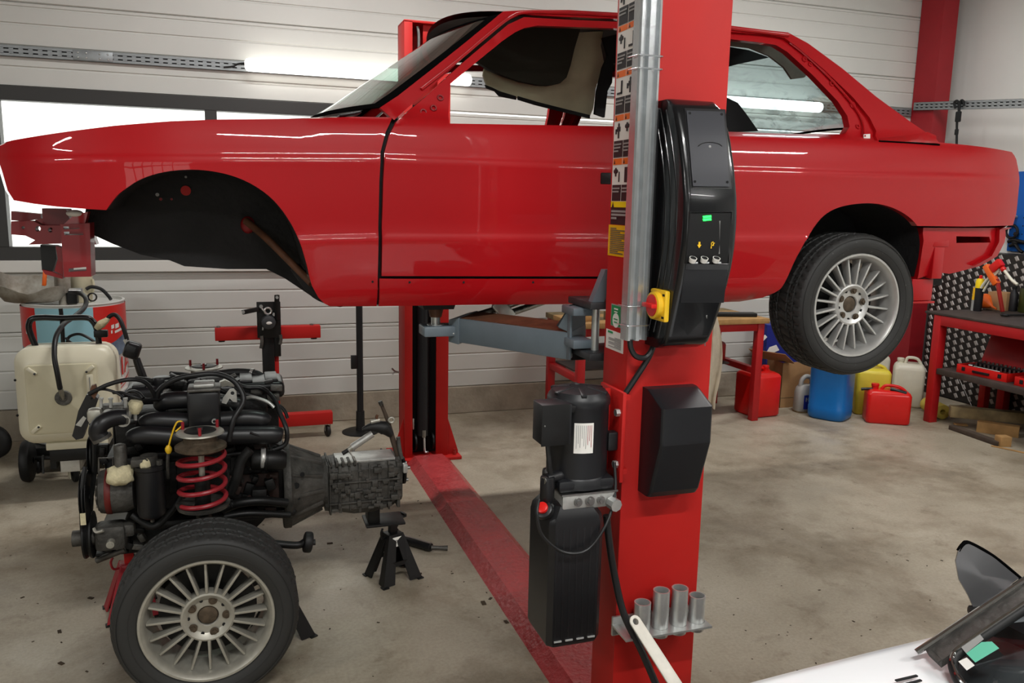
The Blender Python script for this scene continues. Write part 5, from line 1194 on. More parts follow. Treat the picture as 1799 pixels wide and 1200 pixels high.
for i in range(34):
    px, py = rc.uniform(275, 490), rc.uniform(662, 705); c = at(px, py, rc.uniform(3.34, 3.6)); k = rc.random()
    m = MB()
    if k < 0.5: m.box(c, (rc.uniform(.02, .05), rc.uniform(.02, .05), rc.uniform(.012, .03)), Matrix.Rotation(rc.uniform(-.6, .6), 3, 'Y'), 0.004)
    else: m.cyl(c, c+V((rc.uniform(-.04, .04), rc.uniform(-.02, .02), rc.uniform(-.01, .03))), rc.uniform(.006, .013), n=10)
    E_(m, 'engine_fitting', ('engine_black', 'black_plastic', 'dirty_alu', 'engine_black')[i % 4])
for i in range(30):
    px, py = rc.uniform(395, 490), rc.uniform(785, 900); c = at(px, py, rc.uniform(3.24, 3.30)); m = MB()
    if i % 3: m.box(c, (rc.uniform(.02, .06), rc.uniform(.02, .05), rc.uniform(.015, .05)), Matrix.Rotation(rc.uniform(-.5, .5), 3, 'Y'), 0.005)
    else: m.cyl(c, c+V((rc.uniform(-.05, .05), -.02, rc.uniform(-.03, .03))), rc.uniform(.006, .012), n=10)
    E_(m, 'engine_fitting', ('engine_black', 'engine_black', 'black_metal', 'block_brown')[i % 4])
for i in range(16):
    px, py = rc.uniform(175, 250), rc.uniform(775, 830) if i % 2 else rc.uniform(905, 965); c = at(px, py, rc.uniform(3.26, 3.32)); m = MB()
    m.box(c, (rc.uniform(.02, .05), rc.uniform(.02, .05), rc.uniform(.015, .04)), Matrix.Rotation(rc.uniform(-.5, .5), 3, 'Y'), 0.005); E_(m, 'engine_fitting', ('engine_black', 'black_metal', 'dirty_alu')[i % 3])
for pts in ([(290, 700, 3.36), (330, 690, 3.34), (372, 694, 3.3), (400, 712, 3.26), (420, 740, 3.2)], [(440, 760, 3.14), (470, 772, 3.16), (496, 790, 3.22), (486, 815, 3.22)], [(300, 655, 3.6), (350, 662, 3.5), (420, 690, 3.4), (490, 712, 3.34), (506, 735, 3.32)],
            [(160, 700, 3.24), (176, 684, 3.22), (205, 690, 3.2), (225, 705, 3.18)], [(395, 812, 3.16), (402, 840, 3.16), (396, 868, 3.18), (408, 890, 3.2)]):
    E_(tubepx(pts, rc.choice((0.004, 0.005, 0.007)), 8), 'wiring_loom', 'hose')
# starter, bell housing, gearbox
c = at(440, 808, 3.2); st_ = E_(MB().lathe([(0, 0), (0.035, 0.004), (0.04, 0.012), (0.04, 0.05), (0.043, 0.052), (0.043, 0.062), (0.04, 0.064), (0.04, 0.12), (0.03, 0.135), (0, 0.135)], c, (1, 0, -0.08), 28), 'starter_motor', 'black_metal')
a = at(458, 806, 3.2); E_(MB().lathe([(0.041, 0), (0.0425, 0.002), (0.0425, 0.016), (0.041, 0.018)], a, (1, 0, -0.08), 28), 'starter_band', 'bright_alu', par=st_)
gz = at(540, 852, 3.45).z; bx0, bx1, gx0, gx1 = at(497, 850, 3.40).x, at(574, 850, 3.40).x, at(570, 850, 3.40).x, at(708, 860, 3.36).x
m = MB(); L_ = bx1-bx0; m.lathe([(0, 0), (0.178, 0), (0.182, 0.006), (0.182, 0.03), (0.172, 0.036), (0.158, L_*0.35), (0.128, L_*0.7), (0.108, L_*0.93), (0.112, L_), (0, L_)], (bx0, 3.45, gz+0.01), (1, 0, 0), 40); bh = E_(m, 'bell_housing', 'gearbox_alu', 35)
for k in range(12):
    a = k*PI/6; m = MB(); m.bar((bx0+0.03, 3.45+0.168*math.cos(a), gz+0.01+0.168*math.sin(a)), (bx1-0.02, 3.45+0.112*math.cos(a), gz+0.01+0.112*math.sin(a)), 0.012, 0.018, bev=0.003); E_(m, 'housing_rib', 'gearbox_alu', par=bh)
for dx, dz, s in ((0.05, 0.055, 0.012), (0.058, 0.0, 0.007), (0.075, 0.10, 0.009)):
    c = V((bx0+dx, 3.45-0.150, gz+dz)); E_(MB().cyl(c, c+V((-0.002, -0.012, 0.002)), s, n=14), 'housing_port', 'dark_void', par=bh)
m = MB(); m.loft([[V((x, 3.45+sy*hy, gz+sz*hz+dz)) for sy, sz in ((-1, -.75), (-.75, -1), (.75, -1), (1, -.75), (1, .75), (.75, 1), (-.75, 1), (-1, .75))] for x, hy, hz, dz in ((gx0, .085, .10, 0), (gx0+.05, .095, .105, .0), (gx0+.12, .10, .115, -.005), (gx0+.2, .10, .115, -.005), (gx1-.05, .095, .105, 0), (gx1, .085, .09, .01))]); gb = E_(m, 'gearbox_case', 'gearbox_alu', 25)
rnd = random.Random(3)
for i in range(8):
    x = gx0+0.02+(gx1-gx0-0.04)*i/7; m = MB(); m.box((x, 3.45, gz), (0.008+0.006*(i % 2), 0.206, 0.216-0.012*(i % 3)), bev=0.003); E_(m, 'case_rib', 'gearbox_alu', par=gb)
for j, dz in enumerate((-0.06, 0.03)):
    m = MB(); m.box(((gx0+gx1)/2, 3.45-0.102, gz+dz), (gx1-gx0-0.03, 0.014, 0.008), bev=0.003); E_(m, 'case_rib', 'gearbox_alu', par=gb)
m = MB()
for i in range(60):
    x = rnd.uniform(gx0+0.02, gx1-0.02); z = gz+rnd.uniform(-0.09, 0.09); m.box((x, 3.45-0.103, z), (rnd.uniform(.012, .035), rnd.uniform(.01, .03), rnd.uniform(.01, .03)), bev=0.003)
o = E_(m, 'case_bosses', 'gearbox_alu', par=gb); o['kind'] = 'stuff'
m = MB(); m.span((gx0+0.05, 3.37, gz+0.105), (gx1-0.03, 3.50, gz+0.118), 0.004); E_(m, 'case_top', 'bright_alu', par=gb)
for i in range(5): E_(MB().span((gx0+0.02+0.025*i, 3.355, gz+0.10), (gx0+0.032+0.025*i, 3.42, gz+0.122), 0.003), 'top_rib', 'gearbox_alu', par=gb)
c = V((gx1, 3.45, gz+0.03)); E_(MB().lathe([(0, 0), (0.045, 0), (0.045, 0.012), (0.06, 0.014), (0.06, 0.024), (0.02, 0.028), (0, 0.028)], c, (1, 0, 0), 28), 'output_flange', 'black_metal')
for k in range(3):
    a = k*2*PI/3+0.5; p = c+V((0.02, 0.045*math.cos(a), 0.045*math.sin(a))); E_(MB().cyl(p, p+V((0.022, 0, 0)), 0.008, n=8), 'flange_bolt', 'steel')
c = at(712, 822, 3.36); E_(MB().box(c, (0.02, 0.03, 0.04), bev=0.004), 'shift_fork', 'bright_alu')
lv = E_(tubepx([(700, 800, 3.38), (690, 770, 3.38), (682, 740, 3.38), (669, 707, 3.38)], (0.014, 0.012, 0.009, 0.007)), 'shift_lever', 'dark_wood')
E_(MB().cyl(at(671, 712, 3.38), at(668, 705, 3.38), 0.009, n=12), 'lever_tip', 'dirty_alu', par=lv)
E_(tubepx([(706, 806, 3.36), (702, 786, 3.36), (700, 768, 3.36)], 0.009), 'selector_rod', 'dirty_alu')
E_(tubepx([(637, 755, 3.36), (655, 750, 3.36), (675, 752, 3.36), (688, 765, 3.36)], (0.008, 0.02, 0.03, 0.012)), 'shift_boot', 'rubber')
E_(MB().cyl(at(619, 786, 3.34), at(655, 762, 3.34), 0.015, n=16), 'shift_rod', 'bright_alu')
E_(MB().cyl(at(602, 797, 3.34), at(615, 789, 3.34), 0.009, n=12), 'shift_rod_end', 'rubber')
E_(MB().cyl(at(613, 790, 3.34), at(622, 784, 3.34), 0.011, n=12), 'shift_joint', 'alloy_dull')
c = at(688, 738, 3.36); E_(MB().ring(c, (0, -1, 0), 0.011, 0.005, 16, 8), 'linkage_eye', 'alloy_dull'); c = at(660, 741, 3.36); E_(MB().cyl(c+V((-0.02, 0, 0)), c+V((0.018, 0, 0.006)), 0.010, n=12), 'linkage_bush', 'alloy_dull')
E_(tubepx([(665, 742, 3.36), (662, 733, 3.36), (664, 729, 3.36)], 0.006), 'linkage_stud', 'rust_brown')
E_(tubepx([(612, 789, 3.33), (616, 796, 3.33), (624, 808, 3.34)], 0.003), 'selector_wire', 'bright_alu')
gmz = at(672, 920, 3.42).z
E_(MB().span((at(640, 920, 3.45).x, 3.38, gmz), (at(708, 920, 3.45).x, 3.52, gmz+0.012), 0.004), 'gearbox_mount', 'black_metal')
E_(MB().span((at(645, 920, 3.45).x, 3.40, gmz+0.012), (at(665, 920, 3.45).x, 3.50, gz-0.09), 0.004), 'mount_leg', 'black_metal')
# struts with red springs
def strut(px, Y, ztop, zlow, front):
    c = at(px, 757, Y); cx = c.x
    tp = E_(MB().lathe([(0.016, 0.004), (0.03, 0.004), (0.046, 0.0), (0.060, 0.002), (0.080, -0.002), (0.082, -0.007), (0.05, -0.010), (0.016, -0.008)], (cx, Y, ztop), (0, 0, 1), 36, closed=True), 'strut_mount', 'alloy_dull')
    E_(MB().lathe([(0.012, 0.0055), (0.03, 0.0055), (0.052, 0.0035), (0.055, 0.001), (0.012, 0.0)], (cx, Y, ztop), (0, 0, 1), 32, closed=True), 'mount_rubber', 'rubber', par=tp)
    for k in range(3):
        a = k*2*PI/3+0.55; p = V((cx+0.067*math.cos(a), Y+0.067*math.sin(a), ztop)); E_(MB().cyl(p, p+V((0, 0, 0.028)), 0.0055, n=8), 'mount_stud', 'spring_red', par=tp)
    E_(MB().cyl((cx, Y, ztop-0.012), (cx, Y, ztop+0.012), 0.012, n=8), 'rod_nut', 'steel', par=tp)
    E_(MB().lathe([(0.02, -0.01), (0.055, -0.012), (0.058, -0.035), (0.075, -0.045), (0.088, -0.052), (0.088, -0.062), (0.07, -0.072), (0.02, -0.075)], (cx, Y, ztop), (0, 0, 1), 36), 'spring_seat', 'hub_rust')
    n = 150; turns = 3.75; pts = []
    for i in range(n+1):
        t = i/n; a = t*turns*2*PI+3.6; hz = zlow+(ztop-0.075-zlow)*(t*0.85+0.15*(3*t*t-2*t**3)); pts.append((cx+0.079*math.cos(a), Y+0.079*math.sin(a), hz))
    E_(MB().tube(pts, 0.0085, 8, 1), 'coil_spring', 'spring_red')
    E_(MB().cyl((cx, Y, zlow+0.08), (cx, Y, ztop-0.06), 0.0105, n=16), 'damper_rod', 'alloy_dull')
    E_(MB().cyl((cx, Y, 0.30), (cx, Y, zlow+0.10), 0.027, n=20), 'damper_body', 'black_metal')
    E_(MB().lathe([(0.02, -0.03), (0.05, -0.022), (0.088, -0.018), (0.093, -0.004), (0.085, -0.006), (0.03, -0.010)], (cx, Y, zlow), (0, 0, 1), 36), 'spring_perch', 'dirty_alu')
    return cx
zt_ = at(352, 757, 3.02).z; zl_ = at(352, 882, 3.02).z
sx1 = strut(352, 3.02, zt_, zl_, True)
zt2 = at(359, 644, 3.90).z; cxf = at(359, 644, 3.90).x



strut(352+(cxf-at(352, 757, 3.90).x)*395, 3.90, zt2, zt2-0.33, False)
E_(MB().box((sx1+0.01, 2.985, 0.33), (0.09, 0.07, 0.22), bev=0.015), 'hub_carrier', 'black_metal')
E_(MB().cyl((-0.13, 2.92, 0.30), (-0.13, 3.0, 0.30), 0.05, n=20), 'wheel_hub', 'black_metal')
E_(MB().tube([(-0.10, 2.98, 0.26), (0.03, 3.06, 0.27), (0.10, 3.10, 0.29)], 0.02, 10), 'control_arm', 'black_metal')
E_(MB().tube([(-0.1, 2.98, 0.24), (-0.2, 3.2, 0.28), (-0.3, 3.45, 0.32)], 0.018, 10), 'control_arm', 'black_metal')
c = at(522, 958, 3.05); E_(MB().tube([at(480, 955, 3.05), c, at(536, 952, 3.05)], 0.014, 10), 'arm_end', 'black_metal')
a, b = at(534, 952, 3.05), at(549, 953, 3.05); E_(MB().cyl(a+V((0, 0, -0.0)), b, 0.040, n=20, bev=0.008).cyl(b, b+V((0.012, 0, 0)), 0.012, n=8), 'rubber_bush', 'rubber')
cwf = V((-0.133, 2.722, 0.300)); make_wheel(eng, cwf, 0.31, 'tyre_clean', 'alloy_dull', 'hub_rust', eng.location)
# the far front wheel on the same axle
cwr = V((-0.133, 4.178, 0.300)); m = MB(); m.lathe([(.10, -.08), (.205, -.1), (.214, -.098), (.262, -.107), (.292, -.095), (.300, -.06), (.300, .06), (.292, .095), (.262, .107), (.214, .098), (.10, .08)], cwr, AX, 64); E_(m, 'far_wheel', 'tyre_clean')
E_(MB().cyl((-0.133, 3.95, 0.3), (-0.133, 4.12, 0.3), 0.05, n=16), 'wheel_hub', 'black_metal')
# ---------------------------------------------------------------- axle stands
def axle_stand(name, loc, rotz, paint, h, label, red_post=False, sticker=False, group=None):
    r = empty(name, (0, 0, 0), label, 'stand', group)
    nk = h*0.62
    m = MB(); m.box((0, 0, nk), (0.075, 0.065, 0.07), bev=0.006); m.build('neck', paint, r)
    for sx in (-1, 1):
        for sy in (-1, 1):
            p0 = [V((sx*0.036, sy*0.032, nk+0.035)), V((0.0, sy*0.032, nk+0.01)), V((sx*0.040, sy*0.088, 0.004)), V((sx*0.100, sy*0.090, 0.004))]
            t = V((0, -sy*0.006, 0)); m = MB(); m.hexa(p0+[p+t for p in p0])
            p1 = [V((sx*0.036, sy*0.032, nk+0.035)), V((sx*0.036, 0.0, nk+0.01)), V((sx*0.094, sy*0.036, 0.004)), V((sx*0.100, sy*0.090, 0.004))]
            t = V((-sx*0.006, 0, 0)); m.hexa(p1+[p+t for p in p1]); lg = m.build('leg', paint, r, 20)
            m = MB(); m.box((sx*0.09, sy*0.084, 0.003), (0.03, 0.03, 0.006), bev=0.001); m.build('foot', 'black_metal', lg)
    for sy in (-1, 1):
        m = MB(); m.bar((-0.065, sy*0.062, nk*0.48), (0.065, sy*0.062, nk*0.48), 0.004, 0.02); m.build('brace', paint, r)
    m = MB(); m.span((-0.018, -0.014, nk), (0.018, 0.014, h-0.012), 0.003); pc = m.build('ratchet_post', 'lift_red' if red_post else 'black_metal', r)
    for k in range(4): mm = MB(); mm.box((0.019, 0, nk+0.045+0.018*k), (0.006, 0.026, 0.008), bev=0.002); mm.build('tooth', 'black_metal', pc)
    m = MB(); m.span((-0.055, -0.022, h-0.014), (0.055, 0.022, h-0.004), 0.004).box((-0.055, 0, h-0.004), (0.012, 0.044, 0.016), bev=0.003).box((0.055, 0, h-0.004), (0.012, 0.044, 0.016), bev=0.003); m.build('saddle', 'black_metal' if not red_post else paint, r)
    m = MB(); m.tube([(-0.037, 0.0, nk+0.015), (-0.06, -0.01, nk+0.02), (-0.068, -0.014, nk+0.05), (-0.06, -0.014, nk+0.07)], 0.005, 8); m.build('pawl_handle', paint, r)
    if sticker: m = MB(); m.box((0.005, -0.0335, nk-0.002), (0.05, 0.001, 0.045)); sk = m.build('sticker', 'label_white', r, 0); m = MB(); m.box((0.005, -0.0342, nk+0.006), (0.036, 0.0006, 0.004)).box((0.005, -0.0342, nk-0.006), (0.03, 0.0006, 0.004)); m.build('fine_print', 'label_grey', sk, 0)
    r.location = loc; r.rotation_euler = (0, 0, rotz); return r
hb_ = gmz
axle_stand('axle_stand', (0.632, 3.50, 0), 0.35, 'black_metal', hb_-0.001+0.0, 'black axle stand with a white sticker under the gearbox', sticker=True, red_post=False, group='axle stands under the engine')
axle_stand('axle_stand', (-0.46, 3.48, 0), 0.2, 'spring_red', 0.298, 'red axle stand with flared leg under the front of the engine', red_post=True, group='axle stands under the engine')
axle_stand('axle_stand', (0.115, 3.10, 0), 0.5, 'black_metal', 0.24, 'black axle stand half hidden behind the near alloy wheel', group='axle stands under the engine')
# black tubular handle on the floor
a, b, c = atZ(703, 946, 0.022), atZ(758, 962, 0.022), atZ(787, 963, 0.018)
hd_ = empty('jack_handle', (a+b)/2*1, 'short black tubular jack handle lying on the floor by the black stand', 'handle'); hd_.location.z = 0
m = MB(); m.cyl(a, b, 0.021, n=20, bev=0.004); m.build('tube', 'black_plastic', hd_)
m = MB(); m.tube([b, b.lerp(c, 0.5), c], (0.011, 0.010, 0.014), 10); m.build('tip', 'dirty_alu', hd_)
m = MB(); m.bar(a+V((0, 0, 0.0215)), b+V((0, 0, 0.0215)), 0.012, 0.003); m.build('stripe', 'steel', hd_)
# ================================================================ along the back wall
def rail(name, x0, x1, z, Y, label, hh=0.07):
    r = empty(name, ((x0+x1)/2, Y, z-hh/2), label, 'rail')
    m = MB(); 
    for f in (-0.5, 0.0, 0.5): m.span((x0, Y-0.022, z+f*hh-(0.009 if f else 0.008)+(-0.009 if f > 0 else 0.009 if f < 0 else 0)), (x1, Y-0.019, z+f*hh+(0.009 if f else 0.008)+(-0.009 if f > 0 else 0.009 if f < 0 else 0)))
    k = 0; x = x0
    while x < x1:
        m.span((x, Y-0.022, z-hh/2+0.016), (min(x1, x+0.026), Y-0.019, z-0.007)).span((x, Y-0.022, z+0.007), (min(x1, x+0.026), Y-0.019, z+hh/2-0.016)); x += 0.056
    m.span((x0, Y-0.022, z+hh/2-0.002), (x1, Y, z+hh/2)).span((x0, Y-0.022, z-hh/2), (x1, Y, z-hh/2+0.002)); m.build('slotted_face', 'rail_zinc', r, 0)
    m = MB(); m.span((x0, Y-0.006, z-hh/2+0.003), (x1, Y-0.002, z+hh/2-0.003)); m.build('slot_shade_backing', 'lift_dark', r, 0)  # dark sheet stands in for the shade behind the slots
    return r
RZ = 2.612
r1 = rail('perforated_rail', -3.2, 6.01, RZ, YW-0.002, 'long galvanised slotted rail on the white panel wall above the window')
m = MB(); m.span((-0.98, YW-0.028, RZ-0.03), (-0.74, YW-0.024, RZ+0.03), 0.001); jp = m.build('joint_plate', 'rail_zinc', r1)
for x in (-0.95, -0.90, -0.82, -0.77):
    for dz in (-0.015, 0.015): m = MB(); m.sphere((x, YW-0.029, RZ+dz), 0.006, (1, 0.5, 1), 8); m.build('rivet', 'zinc', jp)
def tube_light(x0, x1, z, label):
    Y = YW-0.085; t = empty('tube_light', ((x0+x1)/2, Y, z), label, 'light', 'sealed tube lights on the back wall rail')
    m = MB(); m.loft([[V((x, Y+0.045*math.cos(a)*s, z+0.045*math.sin(a)*s)) for a in [2*PI*k/20 for k in range(20)]] for x, s in ((x0, 0.5), (x0+0.012, 0.9), (x0+0.03, 1), (x1-0.03, 1), (x1-0.012, 0.9), (x1, 0.5))]); m.build('diffuser', 'tube_glow', t)
    m = MB(); m.span((x0+0.05, Y+0.045, z-0.02), (x1-0.05, Y+0.06, z+0.02)); m.build('housing', 'label_white', t)
    for x in (x0+0.3, x1-0.3): m = MB(); m.span((x-0.02, Y+0.05, z-0.025), (x+0.02, YW-0.026, z+0.025)); m.build('clip', 'galvanised', t)
    return t
tube_light(0.10, 1.735, RZ+0.005, 'glowing tube light on the wall above the strip window behind the windshield')
tube_light(3.35, 4.95, RZ-0.02, 'glowing tube light on the wall behind the rear window of the red car')
m = MB(); m.tube([(0.12, YW-0.06, RZ+0.02), (0.06, YW-0.03, RZ+0.015), (0.02, YW-0.028, RZ-0.005), (-0.04, YW-0.03, RZ-0.015)], 0.006, 8); solo(m, 'lamp_cable', 'hose', (0.06, YW-0.03, RZ), 'short black lamp cable clipped into the slotted rail at the left tube light', 'cable')
XQ = 6.015
r2 = empty('perforated_rail', (XQ-0.02, 5.0, 2.6), 'galvanised slotted rail running forward from the red column along the right wall', 'rail')
qa, qb = atX(1612, 187, XQ), atX(1830, 181, XQ); RY0, RY1 = 6.24, qb.y
def rz(y): return qa.z+(qb.z-qa.z)*(qa.y-y)/(qa.y-qb.y)
m = MB(); hx_ = lambda x0, x1, f0, f1: m.hexa([V((x0, y, rz(y)+f)) for y, f in ((RY0, f0), (RY1, f0), (RY1, f1), (RY0, f1))]+[V((x1, y, rz(y)+f)) for y, f in ((RY0, f0), (RY1, f0), (RY1, f1), (RY0, f1))])
for f0, f1 in ((-0.036, -0.018), (-0.008, 0.008), (0.018, 0.036)): hx_(XQ-0.022, XQ-0.018, f0, f1)
hx_(XQ-0.022, XQ, 0.034, 0.036); hx_(XQ-0.022, XQ, -0.036, -0.034)
y = RY0
while y > RY1+0.03:
    for f0, f1 in ((-0.018, -0.008), (0.008, 0.018)): m.box((XQ-0.020, y-0.013, rz(y)+(f0+f1)/2), (0.004, 0.026, 0.014))
    y -= 0.056
m.build('slotted_face', 'rail_zinc', r2, 0)
m = MB(); hx_(XQ-0.006, XQ-0.002, -0.033, 0.033); m.build('slot_shade_backing', 'lift_dark', r2, 0)  # dark backing again, shade of the slots put into colour
def hx(px, py): return atX(px, py, XQ-0.04)
m = MB(); m.tube([hx(1679, 190), hx(1677, 181), hx(1681, 177), hx(1685, 181), hx(1685, 195), hx(1682, 210), hx(1681, 262)], 0.010, 8).tube([hx(1694, 186), hx(1694, 179), hx(1690, 176), hx(1687, 181), hx(1686, 196)], 0.009, 8)
m.box(hx(1684, 205), (0.03, 0.045, 0.09), bev=0.008).box(hx(1681, 232), (0.02, 0.03, 0.05), bev=0.005)
solo(m, 'tension_strap', 'black_cloth', hx(1684, 262), 'black strap with two hooks hanging from the rail on the right', 'strap')
# pegboard with tools on the right wall
pg = empty('pegboard', (XR-0.02, 4.5, 1.38), 'blue pegboard with dark hand tools on the right wall above the bench', 'pegboard')
m = MB(); m.span((XR-0.030, 3.5, 1.38), (XR-0.014, 5.43, 2.06), 0.003); m.build('board', 'blue_board', pg)
m = MB()
for i in range(18):
    for j in range(9): m.cyl((XR-0.0302, 3.6+0.1*i, 1.46+0.07*j), (XR-0.0312, 3.6+0.1*i, 1.46+0.07*j), 0.006, n=6)
o = m.build('peg_holes', 'dark_void', pg, 0); o['kind'] = 'stuff'
def tool(name, parts, label):
    m = MB()
    for f in parts: f(m)
    q = atX(1785, 415, XR-0.06); return solo(m, name, 'black_metal', q, label, 'tool', 'hand tools on the blue pegboard')
Xp = XR-0.055
tool('ring_wrench', [lambda m: m.ring(atX(1778, 407, Xp), (1, 0, 0), 0.055, 0.012, 24, 8), lambda m: m.bar(atX(1782, 410, Xp), atX(1789, 413, Xp), 0.02, 0.03, bev=0.004)], 'dark ring wrench hanging on the blue pegboard')
tool('clamp_pliers', [lambda m: m.tube([atX(1772, 425, Xp), atX(1782, 422, Xp), atX(1795, 425, Xp), atX(1810, 428, Xp)], 0.016, 8), lambda m: m.tube([atX(1774, 432, Xp), atX(1784, 430, Xp), atX(1790, 438, Xp), atX(1797, 443, Xp)], 0.014, 8), lambda m: m.sphere(atX(1783, 426, Xp), 0.03, (0.5, 1, 1), 12)], 'dark clamp pliers hanging below the ring wrench on the pegboard')
m = MB(); m.cyl(atX(1786, 381, XR-0.03), atX(1786, 381, XR-0.03)+V((-0.16, -0.05, 0.0)), 0.014, n=12); solo(m, 'peg_hook', 'label_grey', atX(1786, 381, XR-0.03), 'pale grey peg standing out from the blue pegboard', 'hook')
# ---- oil drum with pump
DX, DY, DR, DZ0, DZ1 = -0.985, 5.74, 0.287, 0.17, 1.045
dr_ = empty('oil_drum', (DX, DY, 0), 'red white and blue printed oil drum against the back wall', 'drum')
prof = [(0, DZ0), (DR-0.01, DZ0), (DR, DZ0+0.012)]
for zr in (DZ0+0.3, DZ0+0.58): prof += [(DR, zr-0.02), (DR+0.006, zr-0.008), (DR+0.006, zr+0.008), (DR, zr+0.02)]
prof += [(DR, DZ1-0.012), (DR+0.006, DZ1-0.006), (DR+0.006, DZ1), (DR-0.008, DZ1), (DR-0.012, DZ1-0.018), (0, DZ1-0.018)]
m = MB(); m.lathe(prof, (DX, DY, 0), (0, 0, 1), 64); m.build('drum_body', 'drum_white', dr_, 30)
m = MB(); m.span((DX-0.27, DY-0.27, 0.10), (DX+0.27, DY+0.27, 0.168), 0.01); m.build('drum_dolly', 'black_metal', dr_)
for sx in (-1, 1):
    for sy in (-1, 1): m = MB(); m.cyl((DX+sx*0.22-0.015, DY+sy*0.22, 0.05), (DX+sx*0.22+0.015, DY+sy*0.22, 0.05), 0.05, n=20, bev=0.006).span((DX+sx*0.22-0.02, DY+sy*0.22-0.012, 0.05), (DX+sx*0.22+0.02, DY+sy*0.22+0.012, 0.105)); m.build('caster', 'rubber', dr_)
def dang(px, py):
    """angle round the drum (0 = towards -Y) of the point seen at a pixel"""
    d = ray(px, py); k = d.x/d.y; lo = None
    A = 1+k*k; B = -2*(DX*k+DY); Cc = DX*DX+DY*DY-DR*DR; disc = max(0, B*B-4*A*Cc); y = (-B-math.sqrt(disc))/(2*A); return math.atan2(k*y-DX, DY-y)
def dpatch(poly, R, mm, name):
    """poly of (angle, z) laid on the drum"""
    pts, tr = trifill(poly, [], 0.06); m = MB(); m.raw([V((DX+R*math.sin(a), DY-R*math.cos(a), z)) for a, z in pts], tr); return m.build(name, mm, dr_, 60)
def dz(px, py): return at(px, py, DY-DR*math.cos(dang(px, py))).z
R1 = DR+0.0075
aL, aR = dang(34, 560), dang(216, 560); a1, a2 = dang(64, 560), dang(164, 560)
zt_ = DZ1-0.02
dpatch([(aL-0.7, zt_), (aL-0.7, 0.80), (a1-0.1, 0.76), (a1+0.02, 0.74), (a1, zt_)], R1, 'drum_red', 'red_field')
dpatch([(a1, zt_), (a1+0.02, 0.74), (a1+0.1, 0.55), (a2-0.25, 0.60), (a2+0.12, 0.76), (a2, 0.84), (a2, zt_)], R1, 'drum_blue', 'sky_field')
dpatch([(a2, zt_), (a2, 0.84), (a2+0.12, 0.77), (1.0, 0.80), (1.35, 0.84), (1.9, 0.86), (1.9, zt_)], R1, 'drum_red', 'red_field')
dpatch([(aL-0.7, 0.80), (aL-0.7, 0.60), (a1, 0.56), (a1+0.1, 0.55), (a1+0.02, 0.74), (a1-0.1, 0.76)], R1, 'drum_photo', 'photo_band')
dpatch([(a2-0.25, 0.60), (a2, 0.64), (1.0, 0.70), (1.9, 0.75), (1.9, 0.86), (1.35, 0.84), (1.0, 0.80), (a2+0.12, 0.77)], R1, 'drum_photo', 'photo_band')
dpatch([(0.62, 0.30), (0.9, 0.32), (1.25, 0.36), (1.6, 0.40), (1.6, 0.50), (1.2, 0.46), (0.9, 0.41), (0.62, 0.38)], R1, 'drum_photo', 'photo_band')
def dtext(s, a0, z0, size, mm, slope=0.0, name='lettering', sx=1.0):
    vs, fs = text_mesh(s, size, 0.0003); m = MB()
    m.raw([V((DX+(R1+0.001+v.z)*math.sin(a0+v.x*sx/DR), DY-(R1+0.001+v.z)*math.cos(a0+v.x*sx/DR), z0+v.y+slope*v.x)) for v in vs], fs); return m.build(name, mm, dr_, 0)
dtext('NIA', dang(212, 645), dz(212, 645)+0.0, 0.17, 'drum_red', 0.25, sx=0.9)
for k, w_ in enumerate((0.012, 0.006)):
    z = dz(212, 660)-0.02-0.022*k; a = dang(212, 650); dpatch([(a-0.5, z-0.09), (a+0.5, z+0.03), (a+0.5, z+0.03+w_), (a-0.5, z-0.09+w_)], R1, 'drum_red', 'red_line')
def dbar(px, py, da0, da1, h, sl):
    a = dang(px, py); z = dz(px, py); dpatch([(a+da0, z-h/2+sl*da0), (a+da1, z-h/2+sl*da1), (a+da1, z+h/2+sl*da1), (a+da0, z+h/2+sl*da0)], R1+0.0012, 'drum_white', 'printed_line')
for px, py, d0, d1, h in ((196, 574, -.03, .05, .024), (202, 573, -.02, .10, .028), (195, 583, -.02, .02, .02), (203, 582, -.05, .22, .016)): dbar(px, py, d0, d1, h, 0.05)
for px, py, d0, d1, h in ((40, 580, -.12, .06, .022), (50, 584, -.03, .12, .018), (41, 591, -.12, .07, .016)): dbar(px, py, d0, d1, h, -0.03)
rnd = random.Random(5)
for k in range(6):
    x = 122+9*k; h = rnd.uniform(14, 24); m = MB(); a_, b_ = dang(x, 600), dang(x+2, 580)
    m.tube([V((DX+(R1+0.0005)*math.sin(a_), DY-(R1+0.0005)*math.cos(a_), 0.70)), V((DX+(R1+0.0005)*math.sin(b_), DY-(R1+0.0005)*math.cos(b_), 0.70+h*0.0042))], (0.003, 0.001), 5, 1); m.build('printed_tree', 'drum_photo', dr_, 0)
pu = at(112, 520, 5.62)
m = MB(); m.cyl((pu.x, 5.62, DZ1-0.02), (pu.x, 5.62, pu.z+0.02), 0.028, n=20).cyl((pu.x, 5.62, pu.z+0.02), (pu.x, 5.62, pu.z+0.14), 0.045, n=24, bev=0.008); pm = m.build('barrel_pump', 'dull_alu', dr_)
m = MB(); m.cyl((pu.x+0.04, 5.60, pu.z+0.035), (pu.x+0.11, 5.585, pu.z+0.035), 0.016, n=12); m.build('pump_outlet', 'zinc', pm)
m = MB(); m.box((pu.x+0.05, 5.62, DZ1+0.03), (0.06, 0.06, 0.08), bev=0.008); m.build('pump_valve', 'black_metal', pm)
m = MB(); m.lathe([(0.020, 0), (0.028, 0), (0.028, 0.02), (0.020, 0.03)], at(162, 522, 5.6), (0.3, -1, 0.1), 20, closed=True); m.build('hose_end', 'black_metal', dr_)
